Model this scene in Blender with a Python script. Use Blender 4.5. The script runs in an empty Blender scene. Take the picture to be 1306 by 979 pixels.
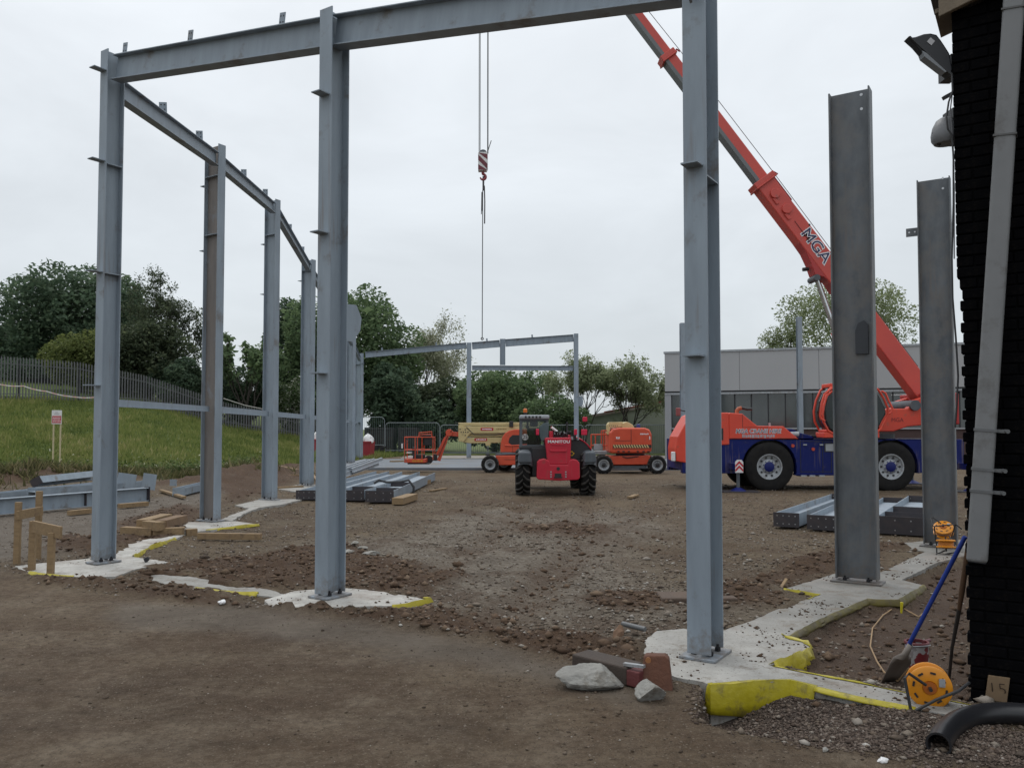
import bpy, bmesh, math, random
import numpy as np
from mathutils import Vector, Matrix, Euler

random.seed(7)
RNG = np.random.default_rng(11)
SC = bpy.context.scene
COL = SC.collection
R = math.radians
PI = math.pi

# ------------------------------------------------------------------ camera, sky, sun, exposure
EYE = 1.8
FPX = 1050.0                      # focal length in photograph pixels (1306 wide)
PITCH = R(2.2)
PV = 507.0                        # row of the photograph where the lens axis falls (the frame is cropped a little high)
cam_d = bpy.data.cameras.new('camera')
cam_d.sensor_width = 36.0
cam_d.lens = 36.0 * FPX / 1306.0
cam_d.shift_y = (PV - 489.5) / 1306.0
cam_d.clip_start = 0.05
cam_d.clip_end = 6000
cam = bpy.data.objects.new('camera', cam_d)
cam.location = (0, 0, EYE)
cam.rotation_euler = (PI / 2 + PITCH, 0, 0)
COL.objects.link(cam)
SC.camera = cam

SUN_EL, SUN_AZ = R(58), R(-35)      # high, ahead and to the left, behind cloud
world = bpy.data.worlds.new('World')
SC.world = world
world.use_nodes = True
wt = world.node_tree
wt.nodes.clear()
w_out = wt.nodes.new('ShaderNodeOutputWorld')
w_bg = wt.nodes.new('ShaderNodeBackground')
w_bg.inputs['Strength'].default_value = 0.1
sky = wt.nodes.new('ShaderNodeTexSky')
sky.sky_type = 'NISHITA'
sky.sun_disc = False
sky.sun_elevation = SUN_EL
sky.sun_rotation = SUN_AZ
sky.air_density = 1.0
sky.dust_density = 2.0
tc = wt.nodes.new('ShaderNodeTexCoord')
sep = wt.nodes.new('ShaderNodeSeparateXYZ')
wt.links.new(tc.outputs['Generated'], sep.inputs[0])
grad = wt.nodes.new('ShaderNodeValToRGB')       # the cloud deck: a little darker and bluer to the horizon
grad.color_ramp.elements[0].position = 0.0
grad.color_ramp.elements[0].color = (0.375, 0.405, 0.425, 1)
grad.color_ramp.elements[1].position = 1.0
grad.color_ramp.elements[1].color = (0.92, 0.94, 0.96, 1)     # an overcast deck is brightest overhead
e = grad.color_ramp.elements.new(0.22)
e.color = (0.425, 0.452, 0.475, 1)
e = grad.color_ramp.elements.new(0.5)
e.color = (0.505, 0.53, 0.555, 1)
wt.links.new(sep.outputs['Z'], grad.inputs[0])
mp = wt.nodes.new('ShaderNodeMapping')
mp.inputs['Scale'].default_value = (1.0, 1.0, 2.6)
wt.links.new(tc.outputs['Generated'], mp.inputs[0])
cn = wt.nodes.new('ShaderNodeTexNoise')
cn.inputs['Scale'].default_value = 2.3
cn.inputs['Detail'].default_value = 5
cn.inputs['Roughness'].default_value = 0.56
cn.inputs['Distortion'].default_value = 0.4
wt.links.new(mp.outputs[0], cn.inputs['Vector'])
cr = wt.nodes.new('ShaderNodeMapRange')
cr.inputs[1].default_value = 0.3
cr.inputs[2].default_value = 0.7
cr.inputs[3].default_value = 16.2
cr.inputs[4].default_value = 19.8
wt.links.new(cn.outputs['Fac'], cr.inputs[0])
vm = wt.nodes.new('ShaderNodeVectorMath')
vm.operation = 'SCALE'
wt.links.new(grad.outputs[0], vm.inputs[0])
wt.links.new(cr.outputs[0], vm.inputs['Scale'])
mixw = wt.nodes.new('ShaderNodeMix')
mixw.data_type = 'RGBA'
mixw.inputs[0].default_value = 0.93
wt.links.new(sky.outputs[0], mixw.inputs[6])
wt.links.new(vm.outputs[0], mixw.inputs[7])
wt.links.new(mixw.outputs[2], w_bg.inputs['Color'])
wt.links.new(w_bg.outputs[0], w_out.inputs[0])

sun_d = bpy.data.lights.new('sun', 'SUN')
sun_d.energy = 0.8
sun_d.angle = R(22)
sun_d.color = (1.0, 0.97, 0.92)
sun = bpy.data.objects.new('sun', sun_d)
sd_ = Vector((math.sin(SUN_AZ) * math.cos(SUN_EL), math.cos(SUN_AZ) * math.cos(SUN_EL), math.sin(SUN_EL)))
sun.rotation_euler = sd_.to_track_quat('Z', 'Y').to_euler()
sun.location = (0, 0, 40)
COL.objects.link(sun)

SC.view_settings.view_transform = 'Standard'
SC.view_settings.look = 'None'
SC.view_settings.exposure = 0.0
SC.view_settings.gamma = 1.0
SC.view_settings.use_curve_mapping = False
SC.cycles.max_bounces = 6
SC.cycles.diffuse_bounces = 3
SC.cycles.transparent_max_bounces = 8

# ------------------------------------------------------------------ survey helpers: where a sighted point stands in the world
CP, SP = math.cos(PITCH), math.sin(PITCH)
def W(u, v, d):
    dx, up = (u - 653.0) / FPX, (PV - v) / FPX
    t = d / (CP - SP * up)
    return Vector((dx * t, d, EYE + (SP + CP * up) * t))
def G(u, v, z=0.0):
    dx, up = (u - 653.0) / FPX, (PV - v) / FPX
    t = (z - EYE) / (SP + CP * up)
    return Vector((dx * t, (CP - SP * up) * t, z))
def Dep(v):
    return G(653, v).y

# ------------------------------------------------------------------ mesh builder
class MB:
    def __init__(s):
        s.v = []; s.f = []
    def add(s, vs, fs):
        o = len(s.v)
        s.v.extend([tuple(p) for p in vs])
        s.f.extend([tuple(i + o for i in f) for f in fs])
        return s
    def box(s, c, d, rot=None):
        hx, hy, hz = d[0] / 2, d[1] / 2, d[2] / 2
        vs = [Vector((x, y, z)) for x in (-hx, hx) for y in (-hy, hy) for z in (-hz, hz)]
        if rot is not None: vs = [rot @ p for p in vs]
        c = Vector(c)
        return s.add([p + c for p in vs], [(0, 1, 3, 2), (4, 6, 7, 5), (0, 4, 5, 1), (2, 3, 7, 6), (0, 2, 6, 4), (1, 5, 7, 3)])
    def bx(s, x0, x1, y0, y1, z0, z1):
        return s.box(((x0 + x1) / 2, (y0 + y1) / 2, (z0 + z1) / 2), (abs(x1 - x0), abs(y1 - y0), abs(z1 - z0)))
    def bar(s, p, q, w, h, up=(0, 0, 1)):
        p, q = Vector(p), Vector(q)
        a = (q - p); L = a.length; a = a / L
        upv = Vector(up)
        if abs(a.dot(upv)) > 0.98: upv = Vector((0, 1, 0))
        side = a.cross(upv).normalized(); n = side.cross(a).normalized()
        m = Matrix((a, side, n)).transposed()
        return s.box((p + q) / 2, (L, w, h), m)
    def prism(s, poly, y0, y1):                # outline in x,z pushed along y
        n = len(poly)
        ar = sum(poly[i][0] * poly[(i + 1) % n][1] - poly[(i + 1) % n][0] * poly[i][1] for i in range(n))
        if ar < 0: poly = poly[::-1]
        if y0 > y1: y0, y1 = y1, y0
        vs = [(x, y0, z) for x, z in poly] + [(x, y1, z) for x, z in poly]
        fs = [tuple(range(n)), tuple(range(2 * n - 1, n - 1, -1))]
        for i in range(n):
            j = (i + 1) % n
            fs.append((i, i + n, j + n, j))
        return s.add(vs, fs)
    def tube(s, pts, r, n=8, caps=True):
        pts = [Vector(p) for p in pts]
        m = len(pts)
        rs = r if isinstance(r, (list, tuple)) else [r] * m
        ref = None
        vs = []; fs = []
        for i, p in enumerate(pts):
            a = (pts[min(i + 1, m - 1)] - pts[max(i - 1, 0)])
            a = a.normalized() if a.length > 1e-9 else Vector((0, 0, 1))
            if ref is None:
                ref = Vector((0, 0, 1)) if abs(a.z) < 0.9 else Vector((1, 0, 0))
            sd = a.cross(ref)
            if sd.length < 1e-6: sd = a.orthogonal()
            sd.normalize(); nn = sd.cross(a).normalized(); ref = nn
            for k in range(n):
                t = 2 * PI * k / n
                vs.append(p + (sd * math.cos(t) + nn * math.sin(t)) * rs[i])
        for i in range(m - 1):
            for k in range(n):
                l = (k + 1) % n
                fs.append((i * n + k, i * n + l, (i + 1) * n + l, (i + 1) * n + k))
        if caps:
            fs.append(tuple(range(n - 1, -1, -1)))
            fs.append(tuple((m - 1) * n + k for k in range(n)))
        return s.add(vs, fs)
    def cyl(s, p, q, r, n=16, r2=None):
        return s.tube([p, q], [r, r if r2 is None else r2], n)
    def lathe(s, prof, c, axis, n=32):         # profile (radius, along axis), closed loop if first == last
        a = Vector(axis).normalized(); u = a.orthogonal().normalized(); w = a.cross(u)
        c = Vector(c); vs = []; fs = []
        for k in range(n):
            t = 2 * PI * k / n
            d = u * math.cos(t) + w * math.sin(t)
            for r, h in prof: vs.append(c + d * r + a * h)
        m = len(prof)
        for k in range(n):
            l = (k + 1) % n
            for i in range(m - 1):
                fs.append((k * m + i, l * m + i, l * m + i + 1, k * m + i + 1))
        return s.add(vs, fs)
    def grid(s, P):                            # P: rows of points
        o = len(s.v); nr, nc = len(P), len(P[0])
        vs = [p for row in P for p in row]
        fs = [(i * nc + j, i * nc + j + 1, (i + 1) * nc + j + 1, (i + 1) * nc + j) for i in range(nr - 1) for j in range(nc - 1)]
        return s.add(vs, fs)
    def rock(s, c, rad, seed, sub=2, rough=0.25, rot=0.0, squash=None):
        bm = bmesh.new()
        bmesh.ops.create_icosphere(bm, subdivisions=sub, radius=1.0)
        rn = random.Random(seed)
        ph = [(Vector((rn.uniform(-1, 1), rn.uniform(-1, 1), rn.uniform(-1, 1))).normalized(), rn.uniform(.45, .95)) for _ in range(9)]
        vs = []
        for v in bm.verts:
            p = v.co.copy()
            for d, k in ph:                    # chop with planes: flat broken faces
                e_ = p.dot(d)
                if e_ > k: p -= d * (e_ - k)
            p *= 1 + rough * (rn.random() - .5)
            p = Vector((p.x * rad[0], p.y * rad[1], p.z * rad[2]))
            p = Matrix.Rotation(rot, 3, 'Z') @ p
            vs.append(p + Vector(c))
        fs = [tuple(v.index for v in f.verts) for f in bm.faces]
        bm.free()
        return s.add(vs, fs)
    def build(s, name, mat, parent=None, smooth=False, bevel=0.0, seg=2, kind=None, label=None):
        me = bpy.data.meshes.new(name)
        me.from_pydata(s.v, [], s.f)
        me.validate()
        o = bpy.data.objects.new(name, me)
        COL.objects.link(o)
        if mat: me.materials.append(mat)
        if parent is not None: o.parent = parent
        fix_normals(me)
        if smooth:
            me.polygons.foreach_set('use_smooth', [True] * len(me.polygons))
            me.set_sharp_from_angle(angle=R(38))
        if bevel:
            b = o.modifiers.new('bevel', 'BEVEL'); b.width = bevel; b.segments = seg; b.limit_method = 'ANGLE'; b.angle_limit = R(40)
        if kind: o['kind'] = kind
        if label: o['label'] = label
        return o

def fix_normals(me):
    bm = bmesh.new(); bm.from_mesh(me)
    bmesh.ops.recalc_face_normals(bm, faces=bm.faces)
    bm.to_mesh(me); bm.free()

def thing(name, label, cat, loc=(0, 0, 0), rotz=0.0, group=None, mat3=None):
    o = bpy.data.objects.new(name, None)
    COL.objects.link(o)
    o.empty_display_size = 0.2
    o.location = loc
    o.rotation_euler = mat3.to_euler() if mat3 is not None else (0, 0, rotz)
    return tag(o, label, cat, group)
def tag(o, label, cat, group=None):
    o['label'] = label; o['category'] = cat
    if group: o['group'] = group
    return o
def struct(o):
    o['kind'] = 'structure'; return o

def np_mesh(name, verts, faces, mat, parent=None, attrs=None, smooth=False):
    """fast mesh from arrays; faces (n,3) or (n,4)"""
    me = bpy.data.meshes.new(name)
    nf, k = faces.shape
    me.vertices.add(len(verts)); me.vertices.foreach_set('co', np.ascontiguousarray(verts, dtype=np.float32).ravel())
    me.loops.add(nf * k); me.loops.foreach_set('vertex_index', faces.astype(np.int32).ravel())
    me.polygons.add(nf); me.polygons.foreach_set('loop_start', np.arange(0, nf * k, k, dtype=np.int32))
    if smooth: me.polygons.foreach_set('use_smooth', np.ones(nf, dtype=bool))
    me.update(calc_edges=True)
    for n_, a in (attrs or {}).items():
        at = me.attributes.new(n_, 'FLOAT', 'POINT'); at.data.foreach_set('value', np.ascontiguousarray(a, dtype=np.float32))
    me.materials.append(mat)
    o = bpy.data.objects.new(name, me); COL.objects.link(o)
    if parent is not None: o.parent = parent
    return o

def text(s, size, mat, parent, m4, name='lettering', offset=0.0, extrude=0.002, align='CENTER', sx=1.0, shear=0.0):
    cu = bpy.data.curves.new(name, 'FONT')
    cu.body = s; cu.size = size; cu.extrude = extrude; cu.offset = offset; cu.align_x = align; cu.align_y = 'CENTER'
    cu.resolution_u = 4; cu.shear = shear
    tmp = bpy.data.objects.new('tmp_text', cu)
    me = bpy.data.meshes.new_from_object(tmp)
    bpy.data.objects.remove(tmp); bpy.data.curves.remove(cu)
    me.materials.clear(); me.materials.append(mat)
    for p in me.polygons: p.material_index = 0
    o = bpy.data.objects.new(name, me); COL.objects.link(o)
    o.parent = parent
    m = m4.copy()
    o.matrix_local = m @ Matrix.Diagonal((sx, 1, 1, 1))
    return o
FRONT = Matrix.Rotation(PI / 2, 4, 'X')        # lettering that faces the viewer (-y)
def front_at(x, y, z): return Matrix.Translation((x, y, z)) @ FRONT

def copy_tree(o, parent=None):
    c = o.copy(); COL.objects.link(c)
    if parent is not None: c.parent = parent
    for ch in list(o.children): copy_tree(ch, c)
    return c

# ------------------------------------------------------------------ materials
def nodes(m):
    m.use_nodes = True
    nt = m.node_tree
    return nt, nt.nodes, nt.links, nt.nodes['Principled BSDF']
_MATS = {}
def mat(name, c, rough=0.6, metal=0.0, c2=None, scale=6.0, amt=0.5, bump=0.0, bscale=60.0, spec=0.5, stretch=(1, 1, 1), detail=6, dirt=None, dirt_amt=0.0, dscale=3.0):
    if name in _MATS: return _MATS[name]
    m = bpy.data.materials.new(name); _MATS[name] = m
    nt, N, L, P = nodes(m)
    P.inputs['Roughness'].default_value = rough
    P.inputs['Metallic'].default_value = metal
    P.inputs['Specular IOR Level'].default_value = spec
    tcn = N.new('ShaderNodeTexCoord'); mpn = N.new('ShaderNodeMapping')
    mpn.inputs['Scale'].default_value = stretch
    L.new(tcn.outputs['Object'], mpn.inputs[0])
    no = N.new('ShaderNodeTexNoise'); no.inputs['Scale'].default_value = scale; no.inputs['Detail'].default_value = detail; no.inputs['Roughness'].default_value = 0.62
    L.new(mpn.outputs[0], no.inputs['Vector'])
    if c2 is None: c2 = tuple(x * 0.72 for x in c)
    mr = N.new('ShaderNodeMapRange'); mr.inputs[1].default_value = 0.5 - 0.22; mr.inputs[2].default_value = 0.5 + 0.22
    mr.inputs[3].default_value = 0.0; mr.inputs[4].default_value = 1.0
    L.new(no.outputs['Fac'], mr.inputs[0])
    mx = N.new('ShaderNodeMix'); mx.data_type = 'RGBA'
    mx.inputs[6].default_value = (*c2, 1); mx.inputs[7].default_value = (*c, 1)
    L.new(mr.outputs[0], mx.inputs[0])
    out = mx.outputs[2]
    if dirt is not None:
        n2 = N.new('ShaderNodeTexNoise'); n2.inputs['Scale'].default_value = dscale; n2.inputs['Detail'].default_value = 8; n2.inputs['Roughness'].default_value = 0.7
        L.new(tcn.outputs['Object'], n2.inputs['Vector'])
        r2 = N.new('ShaderNodeMapRange'); r2.inputs[1].default_value = 0.62 - 0.35 * dirt_amt; r2.inputs[2].default_value = 0.72 - 0.2 * dirt_amt; r2.inputs[4].default_value = 0.85
        L.new(n2.outputs['Fac'], r2.inputs[0])
        m2 = N.new('ShaderNodeMix'); m2.data_type = 'RGBA'; m2.inputs[7].default_value = (*dirt, 1)
        L.new(out, m2.inputs[6]); L.new(r2.outputs[0], m2.inputs[0]); out = m2.outputs[2]
    L.new(out, P.inputs['Base Color'])
    rr = N.new('ShaderNodeMapRange'); rr.inputs[3].default_value = max(0.03, rough - 0.12); rr.inputs[4].default_value = min(1, rough + 0.12)
    L.new(no.outputs['Fac'], rr.inputs[0]); L.new(rr.outputs[0], P.inputs['Roughness'])
    if bump:
        nb = N.new('ShaderNodeTexNoise'); nb.inputs['Scale'].default_value = bscale; nb.inputs['Detail'].default_value = 5
        L.new(mpn.outputs[0], nb.inputs['Vector'])
        bp = N.new('ShaderNodeBump'); bp.inputs['Strength'].default_value = bump; bp.inputs['Distance'].default_value = 0.02
        L.new(nb.outputs['Fac'], bp.inputs['Height']); L.new(bp.outputs[0], P.inputs['Normal'])
    return m

def attr_mat(name, ramp, attr='tint', rough=0.8, trans=0.0, spec=0.2):
    m = bpy.data.materials.new(name); nt, N, L, P = nodes(m)
    a = N.new('ShaderNodeAttribute'); a.attribute_name = attr
    cr_ = N.new('ShaderNodeValToRGB')
    els = cr_.color_ramp.elements
    els[0].position = ramp[0][0]; els[0].color = (*ramp[0][1], 1)
    els[1].position = ramp[-1][0]; els[1].color = (*ramp[-1][1], 1)
    for p, c in ramp[1:-1]:
        x = els.new(p); x.color = (*c, 1)
    L.new(a.outputs['Fac'], cr_.inputs[0]); L.new(cr_.outputs[0], P.inputs['Base Color'])
    P.inputs['Roughness'].default_value = rough; P.inputs['Specular IOR Level'].default_value = spec
    if trans:
        t = N.new('ShaderNodeBsdfTranslucent'); L.new(cr_.outputs[0], t.inputs['Color'])
        mxs = N.new('ShaderNodeMixShader'); mxs.inputs[0].default_value = trans
        o = N['Material Output']
        L.new(P.outputs[0], mxs.inputs[1]); L.new(t.outputs[0], mxs.inputs[2]); L.new(mxs.outputs[0], o.inputs['Surface'])
    return m

STEEL = mat('grey primed steel', (0.272, 0.325, 0.378), 0.55, 0.0, (0.19, 0.228, 0.268), 1.6, stretch=(3, 3, .6), bump=.05, bscale=140, dirt=(0.14, 0.13, 0.12), dirt_amt=0.15, dscale=2.2)
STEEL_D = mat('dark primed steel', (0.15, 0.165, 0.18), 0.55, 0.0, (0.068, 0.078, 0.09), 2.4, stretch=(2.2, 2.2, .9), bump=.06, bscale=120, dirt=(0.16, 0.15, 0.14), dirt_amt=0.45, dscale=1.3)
STEEL_B = mat('mill scale steel', (0.185, 0.165, 0.15), 0.65, 0.0, (0.12, 0.11, 0.105), 3.0, stretch=(3, 3, .5), bump=.08, bscale=100, dirt=(0.2, 0.24, 0.28), dirt_amt=0.2, dscale=1.4)
SPLASH = mat('mud splashed steel', (0.272, 0.325, 0.378), 0.55, 0.0, (0.19, 0.228, 0.268), 1.6, stretch=(3, 3, .6), bump=.05, bscale=140, dirt=(0.14, 0.13, 0.12), dirt_amt=0.15, dscale=2.2)
RIMM = mat('pale wheel rim', (0.36, 0.38, 0.4), 0.45, 0.2, (0.26, 0.28, 0.3), 6, dirt=(.16, .12, .09), dirt_amt=.25, dscale=7)
HUBB = mat('blue hub', (0.006, 0.014, 0.12), 0.45, 0, (0.005, 0.010, 0.09), 4, spec=.3)
GALV = mat('galvanised steel', (0.42, 0.46, 0.5), 0.4, 0.35, (0.3, 0.34, 0.38), 9)
BOLT = mat('dark bolt', (0.035, 0.035, 0.04), 0.5, 0.6)
ENDP = mat('rust brown end plate', (0.05, 0.04, 0.042), 0.7, 0, (0.025, 0.024, 0.03), 8)
WOOD = mat('sawn timber', (0.28, 0.195, 0.105), 0.8, 0, (0.19, 0.125, 0.065), 5, stretch=(1, 6, 6), bump=.2, bscale=50, dirt=(0.12, 0.08, 0.05), dirt_amt=.2, dscale=6)
WOOD_D = mat('weathered timber', (0.2, 0.13, 0.075), 0.85, 0, (0.12, 0.075, 0.045), 5, bump=.2, bscale=50)
RUB = mat('black rubber', (0.012, 0.012, 0.013), 0.85, 0, (0.02, 0.019, 0.018), 7, bump=.1, spec=.15)
BLK = mat('black plastic', (0.014, 0.015, 0.018), 0.5, 0, (0.022, 0.022, 0.024), 9)
GLASS = mat('dark glass', (0.012, 0.018, 0.02), 0.08, 0, (0.02, 0.03, 0.03), 1.0, spec=0.5)
ORANGE = mat('orange machine paint', (0.62, 0.085, 0.035), 0.42, 0, (0.52, 0.065, 0.028), 3, dirt=(0.25, 0.09, 0.05), dirt_amt=.12)
CRED = mat('red crane paint', (0.66, 0.065, 0.03), 0.4, 0, (0.56, 0.05, 0.028), 2, dirt=(0.3, 0.09, 0.06), dirt_amt=.1)
BOOMR = mat('red boom paint', (0.56, 0.075, 0.055), 0.42, 0, (0.48, 0.06, 0.05), 1.2, dirt=(0.3, 0.09, 0.08), dirt_amt=.1)
BLUE = mat('blue crane paint', (0.006, 0.014, 0.12), 0.45, 0, (0.005, 0.010, 0.09), 2, spec=.2, dirt=(0.05, 0.045, 0.08), dirt_amt=.15)
TRED = mat('red telehandler paint', (0.5, 0.013, 0.035), 0.38, 0, (0.4, 0.01, 0.03), 3, dirt=(0.2, 0.05, 0.045), dirt_amt=.18)
CREAM = mat('cream boom paint', (0.58, 0.47, 0.235), 0.45, 0, (0.48, 0.38, 0.18), 4, dirt=(0.25, 0.19, 0.1), dirt_amt=.12)
GREYP = mat('grey plastic', (0.09, 0.105, 0.12), 0.6, 0, (0.06, 0.07, 0.082), 6)
LGREY = mat('light grey metal', (0.36, 0.38, 0.4), 0.45, 0.2, (0.26, 0.28, 0.3), 6)
WHITE = mat('white paint', (0.72, 0.72, 0.72), 0.5, 0, (0.6, 0.6, 0.6), 5)
WLET = mat('white lettering', (0.75, 0.76, 0.78), 0.5, 0, (0.7, 0.7, 0.72), 5)
NAVY = mat('navy lettering', (0.02, 0.025, 0.10), 0.5)
GLET = mat('grey lettering', (0.4, 0.38, 0.42), 0.5)
REDS = mat('red sign', (0.5, 0.02, 0.035), 0.5)
AMBER = mat('amber lens', (0.7, 0.16, 0.02), 0.25)
YEL = mat('yellow plastic sheet', (0.42, 0.355, 0.012), 0.4, 0, (0.33, 0.275, 0.01), 9, bump=.3, bscale=18, dirt=(0.15, 0.12, 0.04), dirt_amt=.25, dscale=8)
REEL = mat('yellow reel plastic', (0.66, 0.26, 0.01), 0.4, 0, (0.58, 0.21, 0.008), 6, dirt=(0.25, 0.11, 0.02), dirt_amt=.12, dscale=12)
REELO = mat('orange reel hub', (0.45, 0.12, 0.01), 0.5)
CHROME = mat('chrome rod', (0.7, 0.71, 0.73), 0.2, 0.9)
ROPE = mat('steel rope', (0.12, 0.125, 0.13), 0.6, 0.3)

def add_splash(m, mud=(.13, .10, .075)):
    """mud thrown up the foot of a column, rust runs and chalky scuffs higher up"""
    nt, N, L, P = nodes(m)
    src = P.inputs['Base Color'].links[0].from_socket
    t = N.new('ShaderNodeTexCoord'); sp = N.new('ShaderNodeSeparateXYZ'); L.new(t.outputs['Object'], sp.inputs[0])
    h = N.new('ShaderNodeMapRange'); h.inputs[1].default_value = 0.0; h.inputs[2].default_value = .75; h.inputs[3].default_value = .42; h.inputs[4].default_value = -.25
    L.new(sp.outputs['Z'], h.inputs[0])
    n = N.new('ShaderNodeTexNoise'); n.inputs['Scale'].default_value = 14; n.inputs['Detail'].default_value = 6; n.inputs['Roughness'].default_value = .75; L.new(t.outputs['Object'], n.inputs['Vector'])
    a = N.new('ShaderNodeMath'); a.operation = 'ADD'; L.new(h.outputs[0], a.inputs[0]); L.new(n.outputs['Fac'], a.inputs[1])
    r = N.new('ShaderNodeMapRange'); r.inputs[1].default_value = .72; r.inputs[2].default_value = 1.05; r.inputs[4].default_value = .8; L.new(a.outputs[0], r.inputs[0])
    mx = N.new('ShaderNodeMix'); mx.data_type = 'RGBA'; mx.inputs[7].default_value = (*mud, 1); L.new(src, mx.inputs[6]); L.new(r.outputs[0], mx.inputs[0])
    mpn = N.new('ShaderNodeMapping'); mpn.inputs['Scale'].default_value = (22, 22, .9); L.new(t.outputs['Object'], mpn.inputs[0])
    n2 = N.new('ShaderNodeTexNoise'); n2.inputs['Scale'].default_value = 1; n2.inputs['Detail'].default_value = 5; L.new(mpn.outputs[0], n2.inputs['Vector'])
    n3 = N.new('ShaderNodeTexNoise'); n3.inputs['Scale'].default_value = .9; L.new(t.outputs['Object'], n3.inputs['Vector'])
    ml = N.new('ShaderNodeMath'); ml.operation = 'MULTIPLY'; L.new(n2.outputs['Fac'], ml.inputs[0]); L.new(n3.outputs['Fac'], ml.inputs[1])
    r2 = N.new('ShaderNodeMapRange'); r2.inputs[1].default_value = .31; r2.inputs[2].default_value = .42; r2.inputs[4].default_value = .55; L.new(ml.outputs[0], r2.inputs[0])
    m2 = N.new('ShaderNodeMix'); m2.data_type = 'RGBA'; m2.inputs[7].default_value = (.16, .13, .11, 1); L.new(mx.outputs[2], m2.inputs[6]); L.new(r2.outputs[0], m2.inputs[0])
    L.new(m2.outputs[2], P.inputs['Base Color'])
for m_ in (TRED, ORANGE, BLUE, CRED, GREYP, LGREY): add_splash(m_, (.16, .115, .08))
add_splash(SPLASH); add_splash(STEEL_D); add_splash(STEEL_B)

# ------------------------------------------------------------------ noise and outlines
def _hash(ix, iy, s):
    h = (ix.astype(np.int64) * 374761393 + iy.astype(np.int64) * 668265263 + s * 974634777) & 0x7fffffff
    h = ((h ^ (h >> 13)) * 1274126177) & 0x7fffffff
    h = h ^ (h >> 16)
    return (h & 0xffff) / 65535.0
def vnoise(x, y, s=0):
    ix, iy = np.floor(x), np.floor(y)
    fx, fy = x - ix, y - iy
    fx = fx * fx * (3 - 2 * fx); fy = fy * fy * (3 - 2 * fy)
    a = _hash(ix, iy, s); b = _hash(ix + 1, iy, s); c = _hash(ix, iy + 1, s); d = _hash(ix + 1, iy + 1, s)
    return (a + (b - a) * fx + (c - a) * fy + (a - b - c + d) * fx * fy) * 2 - 1
def fbm(x, y, f, o=4, s=0, g=0.5):
    r = 0; a = 1; t = 0
    for i in range(o):
        r = r + a * vnoise(x * f + 17.3 * i, y * f - 9.1 * i, s + i); t += a
        f *= 2.03; a *= g
    return r / t
def sstep(a, b, x):
    t = np.clip((x - a) / (b - a), 0, 1)
    return t * t * (3 - 2 * t)
def sdpoly(x, y, poly):
    P = np.array([(p[0], p[1]) for p in poly])
    d = np.full(x.shape, 1e9); ins = np.zeros(x.shape, bool)
    n = len(P)
    for i in range(n):
        ax, ay = P[i]; bx, by = P[(i + 1) % n]
        ex, ey = bx - ax, by - ay
        wx, wy = x - ax, y - ay
        t = np.clip((wx * ex + wy * ey) / (ex * ex + ey * ey + 1e-12), 0, 1)
        d = np.minimum(d, (wx - ex * t) ** 2 + (wy - ey * t) ** 2)
        if ay != by:
            c = ((ay > y) != (by > y)) & (x < (bx - ax) * (y - ay) / (by - ay) + ax)
            ins ^= c
    d = np.sqrt(d)
    return np.where(ins, -d, d)
def GP(l, z=0.0): return [tuple(G(u, v, z))[:2] for u, v in l]

# ------------------------------------------------------------------ plan of the site (sighted points)
SLAB_Z = 0.03
SL_R = GP([(812, 830), (840, 853), (862, 863), (896, 869), (906, 873), (960, 869), (1008, 868), (1100, 890), (1168, 903), (1255, 919), (1262, 903),
           (1160, 884), (1080, 868), (1022, 857), (986, 849), (1008, 842), (1033, 826), (1030, 819), (1003, 813), (1020, 803), (1060, 783), (1106, 764),
           (1147, 765), (1178, 746), (1150, 739), (1195, 717), (1240, 706), (1240, 688), (1200, 688), (1152, 692), (1160, 700), (1180, 703),
           (1125, 729), (1066, 731), (1000, 751), (1046, 758), (990, 777), (962, 790), (925, 803), (908, 809), (872, 801), (838, 804), (815, 822)], SLAB_Z)
SL_A = GP([(19, 721), (38, 729), (68, 733), (121, 735), (147, 734), (172, 725), (215, 716), (170, 709), (192, 697), (223, 686), (245, 678), (285, 673),
           (330, 668), (300, 664), (240, 665), (232, 672), (228, 681), (192, 686), (152, 694), (150, 705), (114, 711)], SLAB_Z)
SL_S = GP([(180, 734), (200, 741), (232, 748), (270, 752), (330, 758), (385, 763), (345, 751), (280, 741), (222, 731), (200, 729)], 0.02)
SL_F = GP([(338, 764), (346, 772), (375, 776), (397, 775), (440, 773), (511, 771), (549, 764), (531, 761), (467, 751), (440, 749), (399, 751), (375, 753)], SLAB_Z)
SL_C = GP([(282, 662), (296, 656), (318, 648), (300, 644), (330, 637), (376, 636), (384, 633), (395, 634), (360, 643), (330, 647), (310, 655), (296, 664)], SLAB_Z)
SL_D = GP([(352, 623), (385, 617), (420, 618), (430, 623), (380, 627)], SLAB_Z)
SLABS = [SL_R, SL_A, SL_S, SL_F, SL_C, SL_D]
FG = GP([(-300, 640), (-60, 690), (0, 722), (60, 745), (180, 762), (300, 772), (420, 784), (560, 804), (640, 820), (740, 843), (800, 862), (850, 864), (888, 874), (894, 914), (960, 935), (1040, 950),
         (1130, 962), (1200, 975), (1330, 1000), (1330, 1300), (650, 2400), (-300, 1300)])
GRAV = GP([(893, 872), (905, 869), (960, 864), (1008, 863), (1100, 886), (1168, 900), (1245, 924), (1320, 935), (1330, 985), (1200, 972), (1130, 958), (1040, 946), (960, 930), (898, 915)])
DUG = GP([(1008, 815), (1060, 786), (1106, 768), (1147, 768), (1182, 748), (1160, 739), (1198, 720), (1238, 712), (1250, 897), (1160, 880), (1080, 864), (1030, 854), (995, 847), (1038, 828)])
PATHL = GP([(-200, 690), (-50, 655), (150, 640), (262, 625), (330, 612), (262, 640), (170, 668), (150, 690), (100, 708), (0, 715)])
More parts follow.
